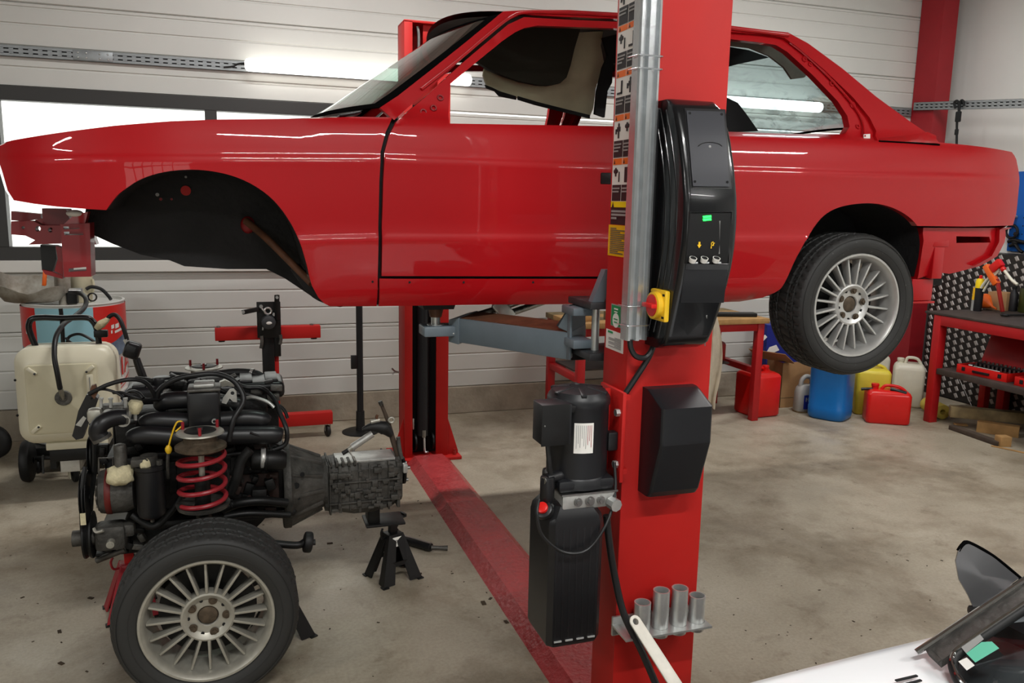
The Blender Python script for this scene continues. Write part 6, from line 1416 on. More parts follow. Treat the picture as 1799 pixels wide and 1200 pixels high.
m = MB(); m.tube([at(152, 508, 5.7), at(162, 504, 5.7), at(178, 508, 5.7), at(190, 519, 5.68), at(195, 526, 5.66)], 0.011, 8); m.build('drum_hose', 'hose', dr_)
m = MB(); m.tube([at(122, 514, 5.59), at(140, 515, 5.56), at(151, 524, 5.45), at(149, 540, 5.35), at(130, 557, 5.2), at(112, 570, 5.05), at(99, 592, 4.92), at(96, 625, 4.84), at(101, 655, 4.81), at(106, 682, 4.82)], 0.0135, 10, 8); solo(m, 'transfer_hose', 'hose', at(106, 682, 4.82), 'black hose running from the drum pump down to the cream tank', 'hose')
# casting and jug on top of the drum
pn_ = at(45, 535, 5.55); bz = DZ1+0.002
def panring(z, s, wav):
    c = V((DX-0.20, DY-0.10, 0)); out = []
    for k in range(28):
        a = 2*PI*k/28; rx, ry = 0.205*s, 0.15*s; sq = (abs(math.cos(a))**3+abs(math.sin(a))**3)**(-1/3)
        out.append(V((c.x+rx*math.cos(a)*sq*0.95, c.y+ry*math.sin(a)*sq*0.95, z+wav*(0.030*math.sin(a)+0.018*math.cos(2*a+0.6)-0.02*math.cos(a)+0.014*math.sin(5*a)))))
    return out
m = MB(); m.loft([panring(bz, 0.55, 0), panring(bz+0.012, 0.78, 0), panring(bz+0.06, 0.96, 0.4), panring(bz+0.12, 1.0, 1.0), panring(bz+0.122, 0.97, 1.0), panring(bz+0.062, 0.92, 0.4), panring(bz+0.018, 0.74, 0), panring(bz+0.010, 0.3, 0)]); solo(m, 'cast_pan', 'dull_alu', (DX-0.2, DY-0.1, bz), 'dirty cast aluminium pan with a wavy rim lying on the drum', 'pan')
ju = empty('jug', (DX+0.06, DY-0.16, DZ1), 'translucent cream plastic jug on top of the printed drum', 'jug')
m = MB(); jx = at(136, 515, 5.66).x; m.lathe([(0, 0), (0.062, 0), (0.070, 0.01), (0.078, 0.16), (0.082, 0.17), (0.076, 0.168), (0.066, 0.014), (0, 0.012)], (jx, DY+0.02, DZ1-0.016), (0, 0, 1), 28); m.build('body', 'cream_panel', ju)
m = MB(); m.tube([(jx+0.06, DY+0.0, DZ1+0.02), (jx+0.085, DY-0.01, DZ1+0.07), (jx+0.082, DY-0.01, DZ1+0.13)], 0.007, 8); m.build('handle', 'cream_panel', ju)
m = MB(); p = at(79, 495, 5.5); m.bar(at(78, 502, 5.5), at(80, 474, 5.5), 0.03, 0.02, bev=0.004); solo(m, 'scraper', 'orange_plastic', at(78, 503, 5.5), 'orange scraper handle sticking up out of the cast pan', 'scraper')
# ---- oil trolley: cream tank, handle, castors
tr_ = empty('oil_trolley', (-0.92, 5.05, 0), 'cream plastic oil tank on a black wheeled frame with tubular handle', 'trolley')
tq = [at(25, 640, 4.9), at(205, 625, 4.9)]
x0, x1, z0, z1 = at(24, 700, 4.9).x, at(205, 700, 4.9).x, at(110, 782, 4.9).z, at(110, 612, 4.9).z
def rr(x0, x1, z0, z1, r, y, n=6):
    out = []
    for cx, cz, a0 in ((x1-r, z1-r, 0), (x0+r, z1-r, PI/2), (x0+r, z0+r, PI), (x1-r, z0+r, 1.5*PI)):
        for k in range(n+1): a = a0+PI/2*k/n; out.append(V((cx+r*math.cos(a), y, cz+r*math.sin(a))))
    return out
m = MB(); m.loft([rr(x0+0.02, x1-0.02, z0+0.02, z1-0.02, 0.07, 5.14), rr(x0, x1, z0, z1, 0.085, 5.10), rr(x0, x1, z0, z1, 0.085, 4.97), rr(x0+0.004, x1-0.004, z0+0.004, z1-0.004, 0.085, 4.955), rr(x0+0.02, x1-0.02, z0+0.015, z1-0.02, 0.085, 4.935), rr(x0+0.05, x1-0.075, z0+0.055, z1-0.075, 0.05, 4.905), rr(x0+0.056, x1-0.082, z0+0.062, z1-0.082, 0.045, 4.903)])
tkb = m.build('tank_shell', 'cream_plastic', tr_, 40)
px0, px1, pz0, pz1 = x0+0.062, x1-0.088, z0+0.068, z1-0.088
m = MB(); m.loft([rr(px0, px1, pz0, pz1, 0.02, 4.906), rr(px0, px1, pz0, pz1, 0.02, 4.8995), rr(px0+0.004, px1-0.004, pz0+0.004, pz1-0.004, 0.018, 4.897)]); m.build('front_panel', 'cream_panel', tkb, 30)
for cx, cz, sx, sz in ((px0, pz0, 1, 1), (px1, pz0, -1, 1), (px0, pz1, 1, -1), (px1, pz1, -1, -1)):
    m = MB(); m.bar((cx+sx*0.015, 4.895, cz+sz*0.015), (cx+sx*0.055, 4.895, cz+sz*0.05), 0.02, 0.02, up=(0, -1, 0), bev=0.004); lg_ = m.build('corner_lug', 'cream_plastic', tkb); m = MB(); c = V((cx+sx*0.05, 4.8845, cz+sz*0.045)); m.cyl(c, c+V((0, -0.002, 0)), 0.006, n=10); m.build('lug_screw', 'lift_dark', tkb)
m = MB(); m.span((px1-0.055, 4.885, pz1-0.19), (px1-0.02, 4.8975, pz1-0.06), 0.006); m.build('level_window', 'cream_plastic', tkb); m = MB(); m.span((px1-0.040, 4.8835, pz1-0.175), (px1-0.035, 4.8852, pz1-0.075)); m.build('level_tube', 'label_grey', tkb, 0)
for px, py in ((76, 622), (147, 621), (27, 668), (31, 730), (82, 770)):
    c = at(px, py, 4.945 if py < 640 or py > 760 else 4.95); m = MB(); m.sphere(c, 0.007, (1, 0.8, 1), 10); m.build('shell_screw', 'black_metal', tkb)
c = at(112, 699, 4.896); m = MB(); m.lathe([(0.018, 0.008), (0.040, 0.008), (0.043, 0.003), (0.043, 0)], c, (0, -1, 0), 24).lathe([(0, 0.008), (0.02, 0.008)], c, (0, -1, 0), 24); fl_ = m.build('hose_flange', 'dirty_alu', tkb)
m = MB(); m.cyl(c+V((0, -0.006, 0)), at(106, 682, 4.82), 0.013, n=14); m.build('flange_elbow', 'steel', tkb)
m = MB(); m.tube([at(66, 636, 5.03), at(64, 612, 5.03), at(56, 592, 5.03), at(51, 574, 5.03), at(56, 561, 5.03), at(75, 558, 5.03), at(110, 559, 5.03), at(150, 558, 5.03), at(163, 564, 5.03), at(171, 580, 5.03), at(175, 612, 5.03), at(175, 625, 5.03)], 0.0165, 12, 6); m.build('handle', 'black_gloss', tr_)
m = MB(); m.tube([at(107, 542, 5.16), at(110, 575, 5.16), at(113, 640, 5.16)], 0.011, 10, 3); m.build('hose_post', 'black_metal', tr_)
m = MB(); m.tube([at(118, 605, 5.15), at(122, 592, 5.15), at(140, 587, 5.12), at(160, 596, 5.1), at(172, 606, 5.1)], 0.008, 8).tube([at(116, 594, 5.15), at(128, 603, 5.12), at(150, 607, 5.1)], 0.006, 8); m.build('coiled_lead', 'hose', tr_)
m = MB(); m.span((x0+0.13, 4.93, z0-0.035), (x1-0.06, 5.12, z0+0.004), 0.004); m.build('frame_tray', 'cream_plastic', tr_)
m = MB(); m.span((x0+0.14, 4.95, z0-0.11), (x1+0.02, 5.20, z0-0.037), 0.008); m.build('frame', 'black_metal', tr_)
wz = 0.125
for x in (at(52, 760, 5.45).x, x1-0.02):
    m = MB(); m.lathe([(0.02, -0.03), (0.09, -0.03), (0.118, -0.024), (wz, -0.012), (wz, 0.012), (0.118, 0.024), (0.09, 0.03), (0.02, 0.03)], (x, 5.36 if x < x0+0.1 else 5.24, wz), (1, 0, 0), 32); m.build('rear_wheel', 'rubber', tr_)
m = MB(); m.cyl((x0-0.1, 5.42, wz), (x1, 5.30, wz), 0.012, n=10).span((x0+0.10, 5.15, wz), (x0+0.13, 5.42, z0-0.05)); m.build('axle', 'black_metal', tr_)
cs = atZ(133, 846, 0.0); c = V((cs.x, cs.y+0.0, 0.05))
m = MB(); m.lathe([(0.012, -0.016), (0.04, -0.016), (0.05, -0.010), (0.05, 0.010), (0.04, 0.016), (0.012, 0.016)], c, (1, 0.4, 0), 24); cst = m.build('caster', 'rubber', tr_)
m = MB(); m.bar(c+V((-0.03, -0.02, 0.085)), c+V((-0.025, -0.018, -0.02)), 0.05, 0.006, bev=0.002).bar(c+V((0.02, 0.008, 0.085)), c+V((0.025, 0.010, -0.01)), 0.05, 0.006, bev=0.002).box(c+V((0, 0, 0.09)), (0.06, 0.05, 0.02), bev=0.004); m.build('caster_fork', 'cream_plastic', cst)
m = MB(); m.bar(c+V((0.02, -0.01, 0.07)), c+V((0.10, -0.03, 0.10)), 0.012, 0.006).span(c+V((-0.02, -0.02, 0.098)), (c.x+0.08, 5.0, z0-0.06), 0.004); m.build('caster_brake', 'zinc', cst)
m = MB(); q = at(77, 832, 5.02); m.tube([at(76, 800, 5.02), at(76, 815, 5.02), q], 0.006, 8, 2); m.build('drain_rod', 'lift_dark', tr_)
# oil meter gun hanging by the drum
og = empty('oil_meter_gun', at(240, 620, 4.95), 'black oil gun with square meter and hose hanging beside the drum', 'oil gun')
m = MB(); m.tube([at(186, 566, 5.0), at(193, 556, 5.0), at(202, 553, 5.0), at(211, 561, 4.98), at(218, 578, 4.96), at(224, 598, 4.95)], 0.012, 10, 6); m.build('spout', 'black_metal', og)
m = MB(); c = at(233, 615, 4.95); m.box(c, (0.085, 0.07, 0.095), Matrix.Rotation(0.35, 3, 'Y'), 0.02, 3); mb_ = m.build('meter', 'black_plastic', og); m = MB(); m.box(c+V((-0.006, -0.035, 0.012)), (0.05, 0.004, 0.03), Matrix.Rotation(0.35, 3, 'Y'), 0.001); m.build('meter_display', 'lift_dark', mb_)
m = MB(); m.cyl(at(221, 596, 4.95), at(225, 604, 4.95), 0.014, n=12); m.build('swivel', 'zinc', og)
m = MB(); m.tube([at(240, 630, 4.95), at(246, 648, 4.95), at(254, 668, 4.95), at(262, 690, 4.93), at(270, 716, 4.9)], (0.020, 0.023, 0.018, 0.02), 10); m.build('grip', 'black_plastic', og)
m = MB(); m.tube([at(262, 688, 4.93), at(268, 712, 4.9), at(272, 760, 4.8), at(258, 800, 4.85), at(225, 815, 4.95), at(190, 810, 5.0)], 0.012, 8); m.build('supply_hose', 'hose', og)
m = MB(); m.tube([at(170, 578, 5.0), at(178, 570, 5.0), at(186, 564, 5.0), at(192, 558, 5.0)], (0.016, 0.024, 0.018, 0.01), 10); m.build('rag_wrap', 'putty', og)
m = MB(); m.box(at(178, 586, 5.0), (0.07, 0.04, 0.04), bev=0.006); m.build('holder', 'black_metal', og)
m = MB(); p = atZ(0, 800, 0.1); m.lathe([(0.03, -0.03), (0.07, -0.03), (0.10, -0.022), (0.11, -0.01), (0.11, 0.01), (0.10, 0.022), (0.07, 0.03), (0.03, 0.03)], (at(-10, 780, 5.9).x, 5.9, 0.11), (0.3, 1, 0), 32, closed=True); solo(m, 'trolley_wheel', 'rubber', (at(-10, 780, 5.9).x, 5.9, 0), 'black rubber wheel just showing at the left edge by the wall', 'wheel')
# ---- engine stand
es = empty('engine_stand', (0.22, 5.9, 0), 'folded red and black engine stand standing against the back wall', 'engine stand')
SY = 5.85
def q_(px, py, Y=SY): return at(px, py, Y)
a, b = q_(378, 598), q_(565, 574); m = MB(); m.span((a.x, SY+0.05, b.z-0.088), (b.x, SY+0.13, b.z), 0.005); m.build('cross_tube', 'lift_red', es)
for px in (390, 552): c = q_(px, 600, SY+0.09); m = MB(); m.cyl((c.x, SY+0.09, b.z-0.10), (c.x, SY+0.09, b.z-0.088), 0.022, n=16); m.build('tube_foot', 'black_metal', es)
for px in (384, 548): c = q_(px, 574, SY+0.09); m = MB(); m.cyl((c.x, SY+0.09, b.z), (c.x, SY+0.09, b.z+0.01), 0.014, n=8); m.build('tube_bolt', 'steel', es)
a, b = q_(453, 594), q_(493, 530); m = MB(); m.span((a.x, SY, a.z), (b.x, SY+0.016, b.z), 0.003); m.build('head_plate', 'black_metal', es)
m = MB(); c = q_(471, 546); m.ring(c+V((0, -0.012, 0)), (0, -1, 0), 0.022, 0.007, 20, 8); m.build('head_ring', 'zinc', es)
m = MB(); m.bar(q_(460, 541, SY-0.01), q_(473, 556, SY-0.01), 0.012, 0.012, bev=0.003).bar(q_(462, 580, SY-0.01), q_(465, 558, SY-0.01), 0.008, 0.010); m.build('crank_link', 'zinc', es)
for px, py in ((459, 538), (482, 552)): c = q_(px, py, SY); m = MB(); m.cyl(c, c+V((0, -0.02, 0)), 0.013, n=6); m.build('head_bolt', 'zinc', es)
m = MB(); c = q_(472, 566); m.lathe([(0, 0.05), (0.025, 0.05), (0.045, 0.04), (0.05, 0.02), (0.05, 0)], c, (0, -1, 0), 24); gbx = m.build('worm_gear_box', 'lift_dark', es); m = MB(); m.sphere(c+V((0.003, -0.05, 0)), 0.014, (1.4, 0.2, 0.8), 12); m.build('maker_plate', 'label_white', gbx)
m = MB(); m.bar(q_(455, 543, SY-0.01), q_(426, 549, SY-0.04), 0.022, 0.03, bev=0.003); arm_ = m.build('mounting_arm', 'black_metal', es); c = q_(428, 548, SY-0.05); m = MB(); m.cyl(c+V((0, 0.02, 0)), c+V((0, -0.03, 0)), 0.010, n=10); m.build('arm_bolt', 'zinc', arm_)
m = MB(); m.bar(q_(487, 562, SY-0.015), q_(487, 518, SY-0.02), 0.028, 0.024, bev=0.003); arm_ = m.build('mounting_arm', 'black_metal', es); c = q_(487, 522, SY-0.03); m = MB(); m.cyl(c, c+V((0, -0.03, 0)), 0.010, n=10); m.build('arm_bolt', 'zinc', arm_)
for px, y0, y1 in ((460, 590, 612), (493, 588, 605)): m = MB(); m.tube([q_(px, y0), q_(px+1, (y0+y1)/2), q_(px-1, y1)], 0.012, 8, 2); m.build('hanging_bolt', 'dirty_alu', es)
a, b = q_(464, 700), q_(482, 585); m = MB(); m.span((a.x, SY+0.02, 0.14), (b.x, SY+0.09, b.z), 0.004); m.build('mast', 'black_metal', es)
m = MB(); a, b = q_(486, 740), q_(491, 628); m.span((a.x, SY+0.05, 0.14), (b.x, SY+0.075, b.z), 0.003); m.build('ram_rod', 'lift_red', es)
m = MB(); a, b = q_(483, 628), q_(494, 590); m.span((a.x, SY+0.03, a.z), (b.x, SY+0.08, b.z), 0.004); m.build('rod_sleeve', 'black_metal', es)
a, b = q_(440, 745), q_(585, 720); m = MB(); m.span((a.x, SY+0.0, 0.095), (b.x, SY+0.08, 0.185), 0.005); m.build('leg_tube', 'lift_red', es)
for px in (450, 576):
    c = q_(px, 757, SY+0.03); m = MB(); m.lathe([(0.008, -0.014), (0.036, -0.014), (0.042, -0.008), (0.042, 0.008), (0.036, 0.014), (0.008, 0.014)], (c.x, SY+0.03, 0.042), (1, 0.25, 0), 24); w_ = m.build('caster', 'rubber', es); m = MB(); m.span((c.x-0.02, SY+0.015, 0.042), (c.x-0.016, SY+0.045, 0.095)).span((c.x+0.016, SY+0.015, 0.042), (c.x+0.02, SY+0.045, 0.095)); m.build('caster_fork', 'steel', w_, 0)
# ---- round based post
rp = empty('round_base_post', (0.832, 5.93, 0), 'black post on a round flat base in front of the panel wall', 'post')
m = MB(); m.lathe([(0, 0), (0.135, 0), (0.135, 0.006), (0.12, 0.012), (0.04, 0.016), (0, 0.016)], (0.832, 5.93, 0), (0, 0, 1), 48); m.build('base', 'black_metal', rp)
m = MB(); m.cyl((0.832, 5.93, 0.016), (0.832, 5.93, 1.02), 0.024, n=20); m.build('pole', 'black_satin', rp)
m = MB(); m.cyl((0.832, 5.93, 0.016), (0.832, 5.93, 0.16), 0.034, 0.031, n=20); m.build('sleeve', 'black_satin', rp)
a, b = at(617, 648, 5.93), at(630, 624, 5.93); m = MB(); m.span((a.x, 5.915, a.z), (b.x+0.01, 5.945, b.z), 0.003); m.build('lever_box', 'black_plastic', rp)
# ================================================================ red table by the wall and what stands round it
tb = empty('steel_table', (3.15, 5.8, 0), 'red steel work table with worn wooden top behind the lift post', 'table')
TX0, TX1, TY0, TY1 = 2.37, 3.975, 5.46, 6.12; TZ = 0.80
for x in (TX0, TX1-0.06):
    for y in (TY0, TY1-0.06): m = MB(); m.span((x, y, 0), (x+0.06, y+0.06, TZ), 0.004); m.build('leg', 'bench_red', tb)
for y in (TY0+0.005, TY1-0.055): m = MB(); m.span((TX0+0.06, y, TZ-0.06), (TX1-0.06, y+0.05, TZ), 0.003); m.build('top_rail', 'bench_red', tb)
for x in (TX0+0.005, TX1-0.055):
    m = MB(); m.span((x, TY0+0.06, TZ-0.06), (x+0.05, TY1-0.06, TZ), 0.003); m.build('top_rail', 'bench_red', tb)
    m = MB(); m.span((x, TY0+0.06, 0.385), (x+0.05, TY1-0.06, 0.435), 0.003); m.build('shelf_rail', 'bench_red', tb)
m = MB(); m.span((TX0+0.06, TY1-0.055, 0.385), (TX1-0.06, TY1-0.005, 0.435), 0.003); m.build('shelf_rail', 'bench_red', tb)
m = MB(); m.span((TX0+0.06, TY0+0.22, 0.436), (TX1-0.16, TY1-0.06, 0.448)); m.build('shelf', 'bench_top', tb, 0)
for k in range(4): m = MB(); y = TY0-0.02+0.168*k; m.span((TX0-0.02, y, TZ+0.001), (TX1+0.03, y+0.163, TZ+0.042), 0.003); m.build('top_board', 'old_wood' if k % 2 else 'wood', tb)
for lx, ly, s, lb_, mm in ((2.45, 5.6, (0.22, 0.12, 0.05), 'short light offcut of wood on the left end of the red table', 'wood'), (2.72, 5.62, (0.12, 0.10, 0.06), 'square wooden block on the red table beside the light offcut', 'old_wood')):
    m = MB(); m.box((lx, ly, TZ+0.043+s[2]/2), s, Matrix.Rotation(0.2, 3, 'Z'), 0.003); solo(m, 'wood_offcut', mm, (lx, ly, TZ+0.043), lb_, 'wood', 'offcuts on the red table')
m = MB(); m.box((3.75, 5.62, TZ+0.058), (0.42, 0.10, 0.028), Matrix.Rotation(-0.25, 3, 'Z'), 0.004); solo(m, 'metal_bar', 'black_metal', (3.75, 5.62, TZ+0.043), 'flat dark metal bar lying on the right end of the red table', 'bar')
def jerrycan(name, c, s, rotz, mm, label, group=None, spout=None, handle=True, cap='black_plastic', sides=0.03, shoulder=0.18, cap_x=-0.3):
    """c: foot centre; s: width, depth, height; built at the origin, then placed"""
    w_, d_, h_ = s; r = empty(name, (0, 0, 0), label, 'can', group)
    def sec(z, kx, ky, rad):
        x1, y1 = w_/2*kx, d_/2*ky; rad = min(rad, x1*0.9, y1*0.9); out = []
        for cx, cy, a0 in ((x1-rad, y1-rad, 0), (-x1+rad, y1-rad, PI/2), (-x1+rad, -y1+rad, PI), (x1-rad, -y1+rad, 1.5*PI)):
            for k in range(6): a = a0+PI/2*k/5; out.append(V((cx+rad*math.cos(a), cy+rad*math.sin(a), z)))
        return out
    hs = h_*(1-shoulder)
    m = MB(); m.loft([sec(0, .90, .86, sides), sec(0.006, .96, .94, sides), sec(0.02, 1, 1, sides), sec(hs*0.985, 1, 1, sides), sec(hs, .99, .985, sides), sec(hs+(h_-hs)*0.25, .93, .9, sides), sec(hs+(h_-hs)*0.42, .80, .72, sides)]); b_ = m.build('body', mm, r, 45)
    if handle:
        z0 = hs+(h_-hs)*0.3; m = MB(); m.tube([(-w_*0.16, 0, z0), (-w_*0.10, 0, h_-0.02), (0, 0, h_-0.010), (w_*0.22, 0, h_-0.018), (w_*0.36, 0, z0+0.01), (w_*0.37, 0, z0-0.01)], 0.013 if w_ > 0.2 else 0.010, 10, 6); m.build('handle', mm, r)
    z0 = hs+(h_-hs)*0.35; m = MB(); m.cyl((w_*cap_x, 0, z0-0.01), (w_*cap_x, 0, z0+0.025), 0.026, n=18).cyl((w_*cap_x, 0, z0+0.025), (w_*cap_x, 0, z0+0.05), 0.03, n=18, bev=0.004); m.build('cap', cap, r)
    if spout: spout(r, w_, d_, h_)
    r.location = c; r.rotation_euler = (0, 0, rotz); return r
def sp_front(r, w_, d_, h_):
    m = MB(); m.tube([(w_*0.02, -0.04, h_*0.90), (w_*0.18, -0.055, h_*0.87), (w_*0.36, -0.065, h_*0.82)], (0.012, 0.016, 0.02), 12); m.build('spout', 'black_plastic', r)
    m = MB(); m.tube([(-w_*0.62, -0.01, h_*0.83), (-w_*0.45, -0.01, h_*0.85), (-w_*0.30, -0.01, h_*0.84)], 0.012, 10); m.build('spare_spout', 'black_plastic', r)
fc = atZ(1570, 746, 0)
jerrycan('jerrycan', (fc.x, fc.y+0.09, 0), (0.335, 0.19, 0.315), -0.55, 'red_plastic', 'bright red jerrycan with a black spout in front of the yellow canister', 'red fuel cans on the floor', sp_front, cap='red_plastic', shoulder=0.24)
lc = atZ(1338, 735, 0)
jerrycan('jerrycan', (lc.x+0.06, lc.y+0.16, 0), (0.27, 0.30, 0.40), 0.10, 'red_plastic', 'red jerrycan beside the right leg of the red table', 'red fuel cans on the floor', cap='red_plastic', shoulder=0.16, cap_x=0.25, sides=0.05)
jerrycan('jerrycan', (3.62, 5.80, 0), (0.34, 0.22, 0.34), 0.9, 'dark_red_plastic', 'dull dark red jerrycan on the floor under the red table', 'red fuel cans on the floor', cap='black_plastic', shoulder=0.16)
jerrycan('jerrycan', (3.66, 5.76, 0.449), (0.30, 0.18, 0.20), 0.5, 'dark_red_plastic', 'low dark red fuel can on the shelf of the red table', 'red fuel cans on the floor', cap='black_plastic', shoulder=0.3)
yc = atZ(1543, 736, 0)
jerrycan('jerrycan', (yc.x+0.08, yc.y+0.20, 0), (0.27, 0.24, 0.43), -0.55, 'yellow_plastic', 'tall yellow canister behind the bright red jerrycan', 'canisters by the bench', cap='dark_wood', shoulder=0.16)
m = MB(); 
wc = (5.62, 5.60); jerrycan('jerrycan', (wc[0], wc[1], 0), (0.25, 0.22, 0.44), -0.7, 'white_plastic', 'white canister with an open handle behind the red jerrycan by the bench leg', 'canisters by the bench', cap='white_plastic', shoulder=0.24)
jerrycan('jerrycan', (5.58, 5.98, 0), (0.24, 0.2, 0.44), -0.5, 'white_plastic', 'cloudy white canister with a red cap between yellow canister and white canister', 'canisters by the bench', cap='red_plastic', shoulder=0.18, cap_x=0.25)
# blue open tub
bc = atZ(1477, 742, 0); tub = empty('tub', (bc.x+0.03, bc.y+0.17, 0), 'blue plastic drum cut open standing under the rear wheel', 'tub')
def sq(z, hx, hy, n=40, p=4):
    out = []
    for k in range(n):
        a = 2*PI*k/n; q = (abs(math.cos(a))**p+abs(math.sin(a))**p)**(-1/p); c_, s_ = math.cos(0.55), math.sin(0.55); x, y = hx*q*math.cos(a), hy*q*math.sin(a)
        dip = -0.03*max(0, math.cos(a-4.3))**2 if z > 0.3 else 0
        out.append(V((tub.location.x+x*c_-y*s_, tub.location.y+x*s_+y*c_, z+dip)))
    return out
m = MB(); m.loft([sq(0.0, .135, .135), sq(0.01, .148, .148), sq(0.03, .155, .155), sq(0.10, .157, .157), sq(0.105, .154, .154), sq(0.42, .157, .157), sq(0.425, .159, .159), sq(0.425, .150, .150), sq(0.03, .147, .147)]); m.build('shell', 'blue_plastic', tub, 40)
# grey bottle with blue label
gc = atZ(1423, 726, 0); bo = empty('bottle', (gc.x-0.005, gc.y+0.07, 0), 'pale grey oil bottle with a blue label beside the blue tub', 'bottle')
gx, gy = bo.location.x, bo.location.y
def bs(z, hx, hy): return [V((gx+hx*math.copysign(abs(math.cos(a))**0.6, math.cos(a)), gy+hy*math.copysign(abs(math.sin(a))**0.6, math.sin(a)), z)) for a in [2*PI*k/28 for k in range(28)]]
m = MB(); m.loft([bs(0, .085, .05), bs(0.012, .095, .06), bs(0.17, .092, .058), bs(0.21, .082, .052), bs(0.235, .06, .042)]); m.build('body', 'grey_plastic', bo, 45)
m = MB(); m.tube([(gx-0.055, gy, 0.215), (gx-0.045, gy, 0.275), (gx-0.005, gy, 0.305), (gx+0.045, gy, 0.285), (gx+0.062, gy, 0.22)], 0.019, 12, 6); m.build('handle', 'grey_plastic', bo)
m = MB(); m.cyl((gx+0.06, gy, 0.24), (gx+0.06, gy, 0.285), 0.022, n=16); m.build('cap', 'navy', bo)
m = MB(); m.span((gx-0.055, gy-0.0625, 0.035), (gx+0.055, gy-0.058, 0.155)); lb2 = m.build('label_panel', 'navy', bo, 0)
m = MB()
for x0, x1, z0, z1 in ((-0.040, -0.031, 0.10, 0.135), (-0.031, -0.022, 0.118, 0.124), (-0.018, -0.011, 0.102, 0.133), (-0.004, 0.003, 0.102, 0.133), (-0.013, 0.0, 0.129, 0.134), (-0.013, 0.0, 0.101, 0.106), (0.009, 0.016, 0.118, 0.134), (0.020, 0.027, 0.118, 0.134), (0.013, 0.022, 0.101, 0.119)): m.span((gx+x0, gy-0.0635, z0), (gx+x1, gy-0.0625, z1))
m.build('printed_marks', 'label_grey', lb2, 0)
m = MB(); m.span((gx+0.022, gy-0.0635, 0.045), (gx+0.046, gy-0.0625, 0.07)); m.build('label_mark', 'label_white', lb2, 0)
m = MB(); m.loft([bs(0.0005, .0955, .0605), bs(0.014, .0962, .0612)]); m.build('foot_band', 'old_wood', bo, 0)
# cardboard box, open
cb = empty('cardboard_box', (4.72, 5.98, 0), 'open brown cardboard box behind the grey bottle', 'box')
cx0, cx1, cy0, cy1, ch = 4.42, 5.06, 5.78, 6.20, 0.40
m = MB(); m.span((cx0, cy0, 0.0), (cx1, cy0+0.006, ch)).span((cx0, cy1-0.006, 0), (cx1, cy1, ch)).span((cx0, cy0, 0), (cx0+0.006, cy1, ch)).span((cx1-0.006, cy0, 0), (cx1, cy1, ch)).span((cx0, cy0, 0), (cx1, cy1, 0.006)); m.build('carton', 'cardboard', cb, 0)
m = MB(); m.bar((cx0+0.003, cy0+0.1, ch), (cx0-0.16, cy0+0.02, ch+0.10), 0.34, 0.005, up=(0, 0, 1)); m.build('flap', 'cardboard', cb, 0)
m = MB(); m.bar(((cx0+cx1)/2, cy1, ch), ((cx0+cx1)/2, cy1+0.05, ch+0.14), 0.6, 0.005, up=(0, 1, 0)); m.build('flap', 'cardboard', cb, 0)
m = MB(); m.span((cx0+0.002, cy0-0.001, 0.085), (cx1-0.002, cy0+0.001, 0.09)); m.build('fold_line', 'old_wood', cb, 0)
# dark blue bag on the box
bg_ = empty('tool_bag', (4.62, 6.12, ch), 'dark navy bag with white patches in the cardboard box', 'bag')
a, b = at(1338, 630, 6.05), at(1388, 572, 6.05)
m = MB(); m.loft([[V((x, 6.0+dy, z)) for x, z in pts] for dy, pts in ((0.0, [(a.x+0.02, a.z-0.1), (b.x+0.1, a.z-0.1), (b.x+0.04, a.z+0.08), (b.x-0.06, b.z), (a.x, b.z+0.02)]), (0.12, [(a.x, a.z-0.1), (b.x+0.1, a.z-0.1), (b.x+0.04, a.z+0.08), (b.x-0.06, b.z+0.02), (a.x-0.02, b.z+0.04)]))]); m.build('body', 'navy', bg_, 30)
p3 = lambda pts: [at(x, y, 5.99) for x, y in pts]
for pts in ([(1346, 621), (1352, 610), (1364, 606), (1369, 615), (1358, 620)], [(1340, 600), (1348, 592), (1344, 588), (1340, 594)]):
    o = at(pts[0][0], pts[0][1], 5.992); m = MB(); m.plate([(at(x, y, 5.992).x-o.x, at(x, y, 5.992).z-o.z) for x, y in pts], [], o, (1, 0, 0), (0, 0, 1), 0.005); m.build('white_patch', 'label_white', bg_, 0)
bg_.location.z = a.z-0.1
for o in list(bg_.children): o.location.z -= (a.z-0.1-ch)
# beige cloth
cl = empty('work_cloth', (3.45, 5.40, 0.1), 'crumpled beige cloth hanging from the red table behind the lift post', 'cloth')
rows_ = []
for i in range(13):
    t = i/12; py = 556+t*158; hw_ = (10+9*math.sin(PI*min(1, t*1.15)))*0.9; row = []
    for k in range(9): s_ = k/8-0.5; row.append(at(1250+3*math.sin(4*t)+s_*2*hw_, py+6*math.cos(7*s_+3*t), 5.40-0.025*math.sin(9*s_+4*t)))
    rows_.append(row)
m = MB(); m.loft(rows_+[[p+V((0, 0.012, 0)) for p in r] for r in reversed(rows_)], closed=False); m.build('fabric', 'cloth_beige', cl, 60)
# ================================================================ bench on the right
BX0, BX1, BY0, BY1, BZ = 5.335, 6.18, 3.3, 5.12, 0.905
wb_ = empty('workbench', (5.7, 4.3, 0), 'red steel workbench with a dark top along the right wall', 'workbench')
for x in (BX0, BX1-0.07):
    for y in (BY0, BY1-0.07): m = MB(); m.span((x, y, 0), (x+0.075, y+0.07, BZ-0.02), 0.004); m.build('leg', 'bench_red', wb_)
for x in (BX0, BX1-0.06): m = MB(); m.span((x, BY0+0.07, BZ-0.10), (x+0.06, BY1-0.07, BZ-0.02), 0.003); m.build('top_rail', 'bench_red', wb_)
for y in (BY0, BY1-0.06): m = MB(); m.span((BX0+0.075, y, BZ-0.10), (BX1-0.07, y+0.06, BZ-0.02), 0.003); m.build('top_rail', 'bench_red', wb_)
m = MB(); m.span((BX0-0.005, BY0-0.01, BZ-0.019), (BX1+0.01, BY1+0.09, BZ), 0.003); m.build('bench_top', 'bench_top', wb_)
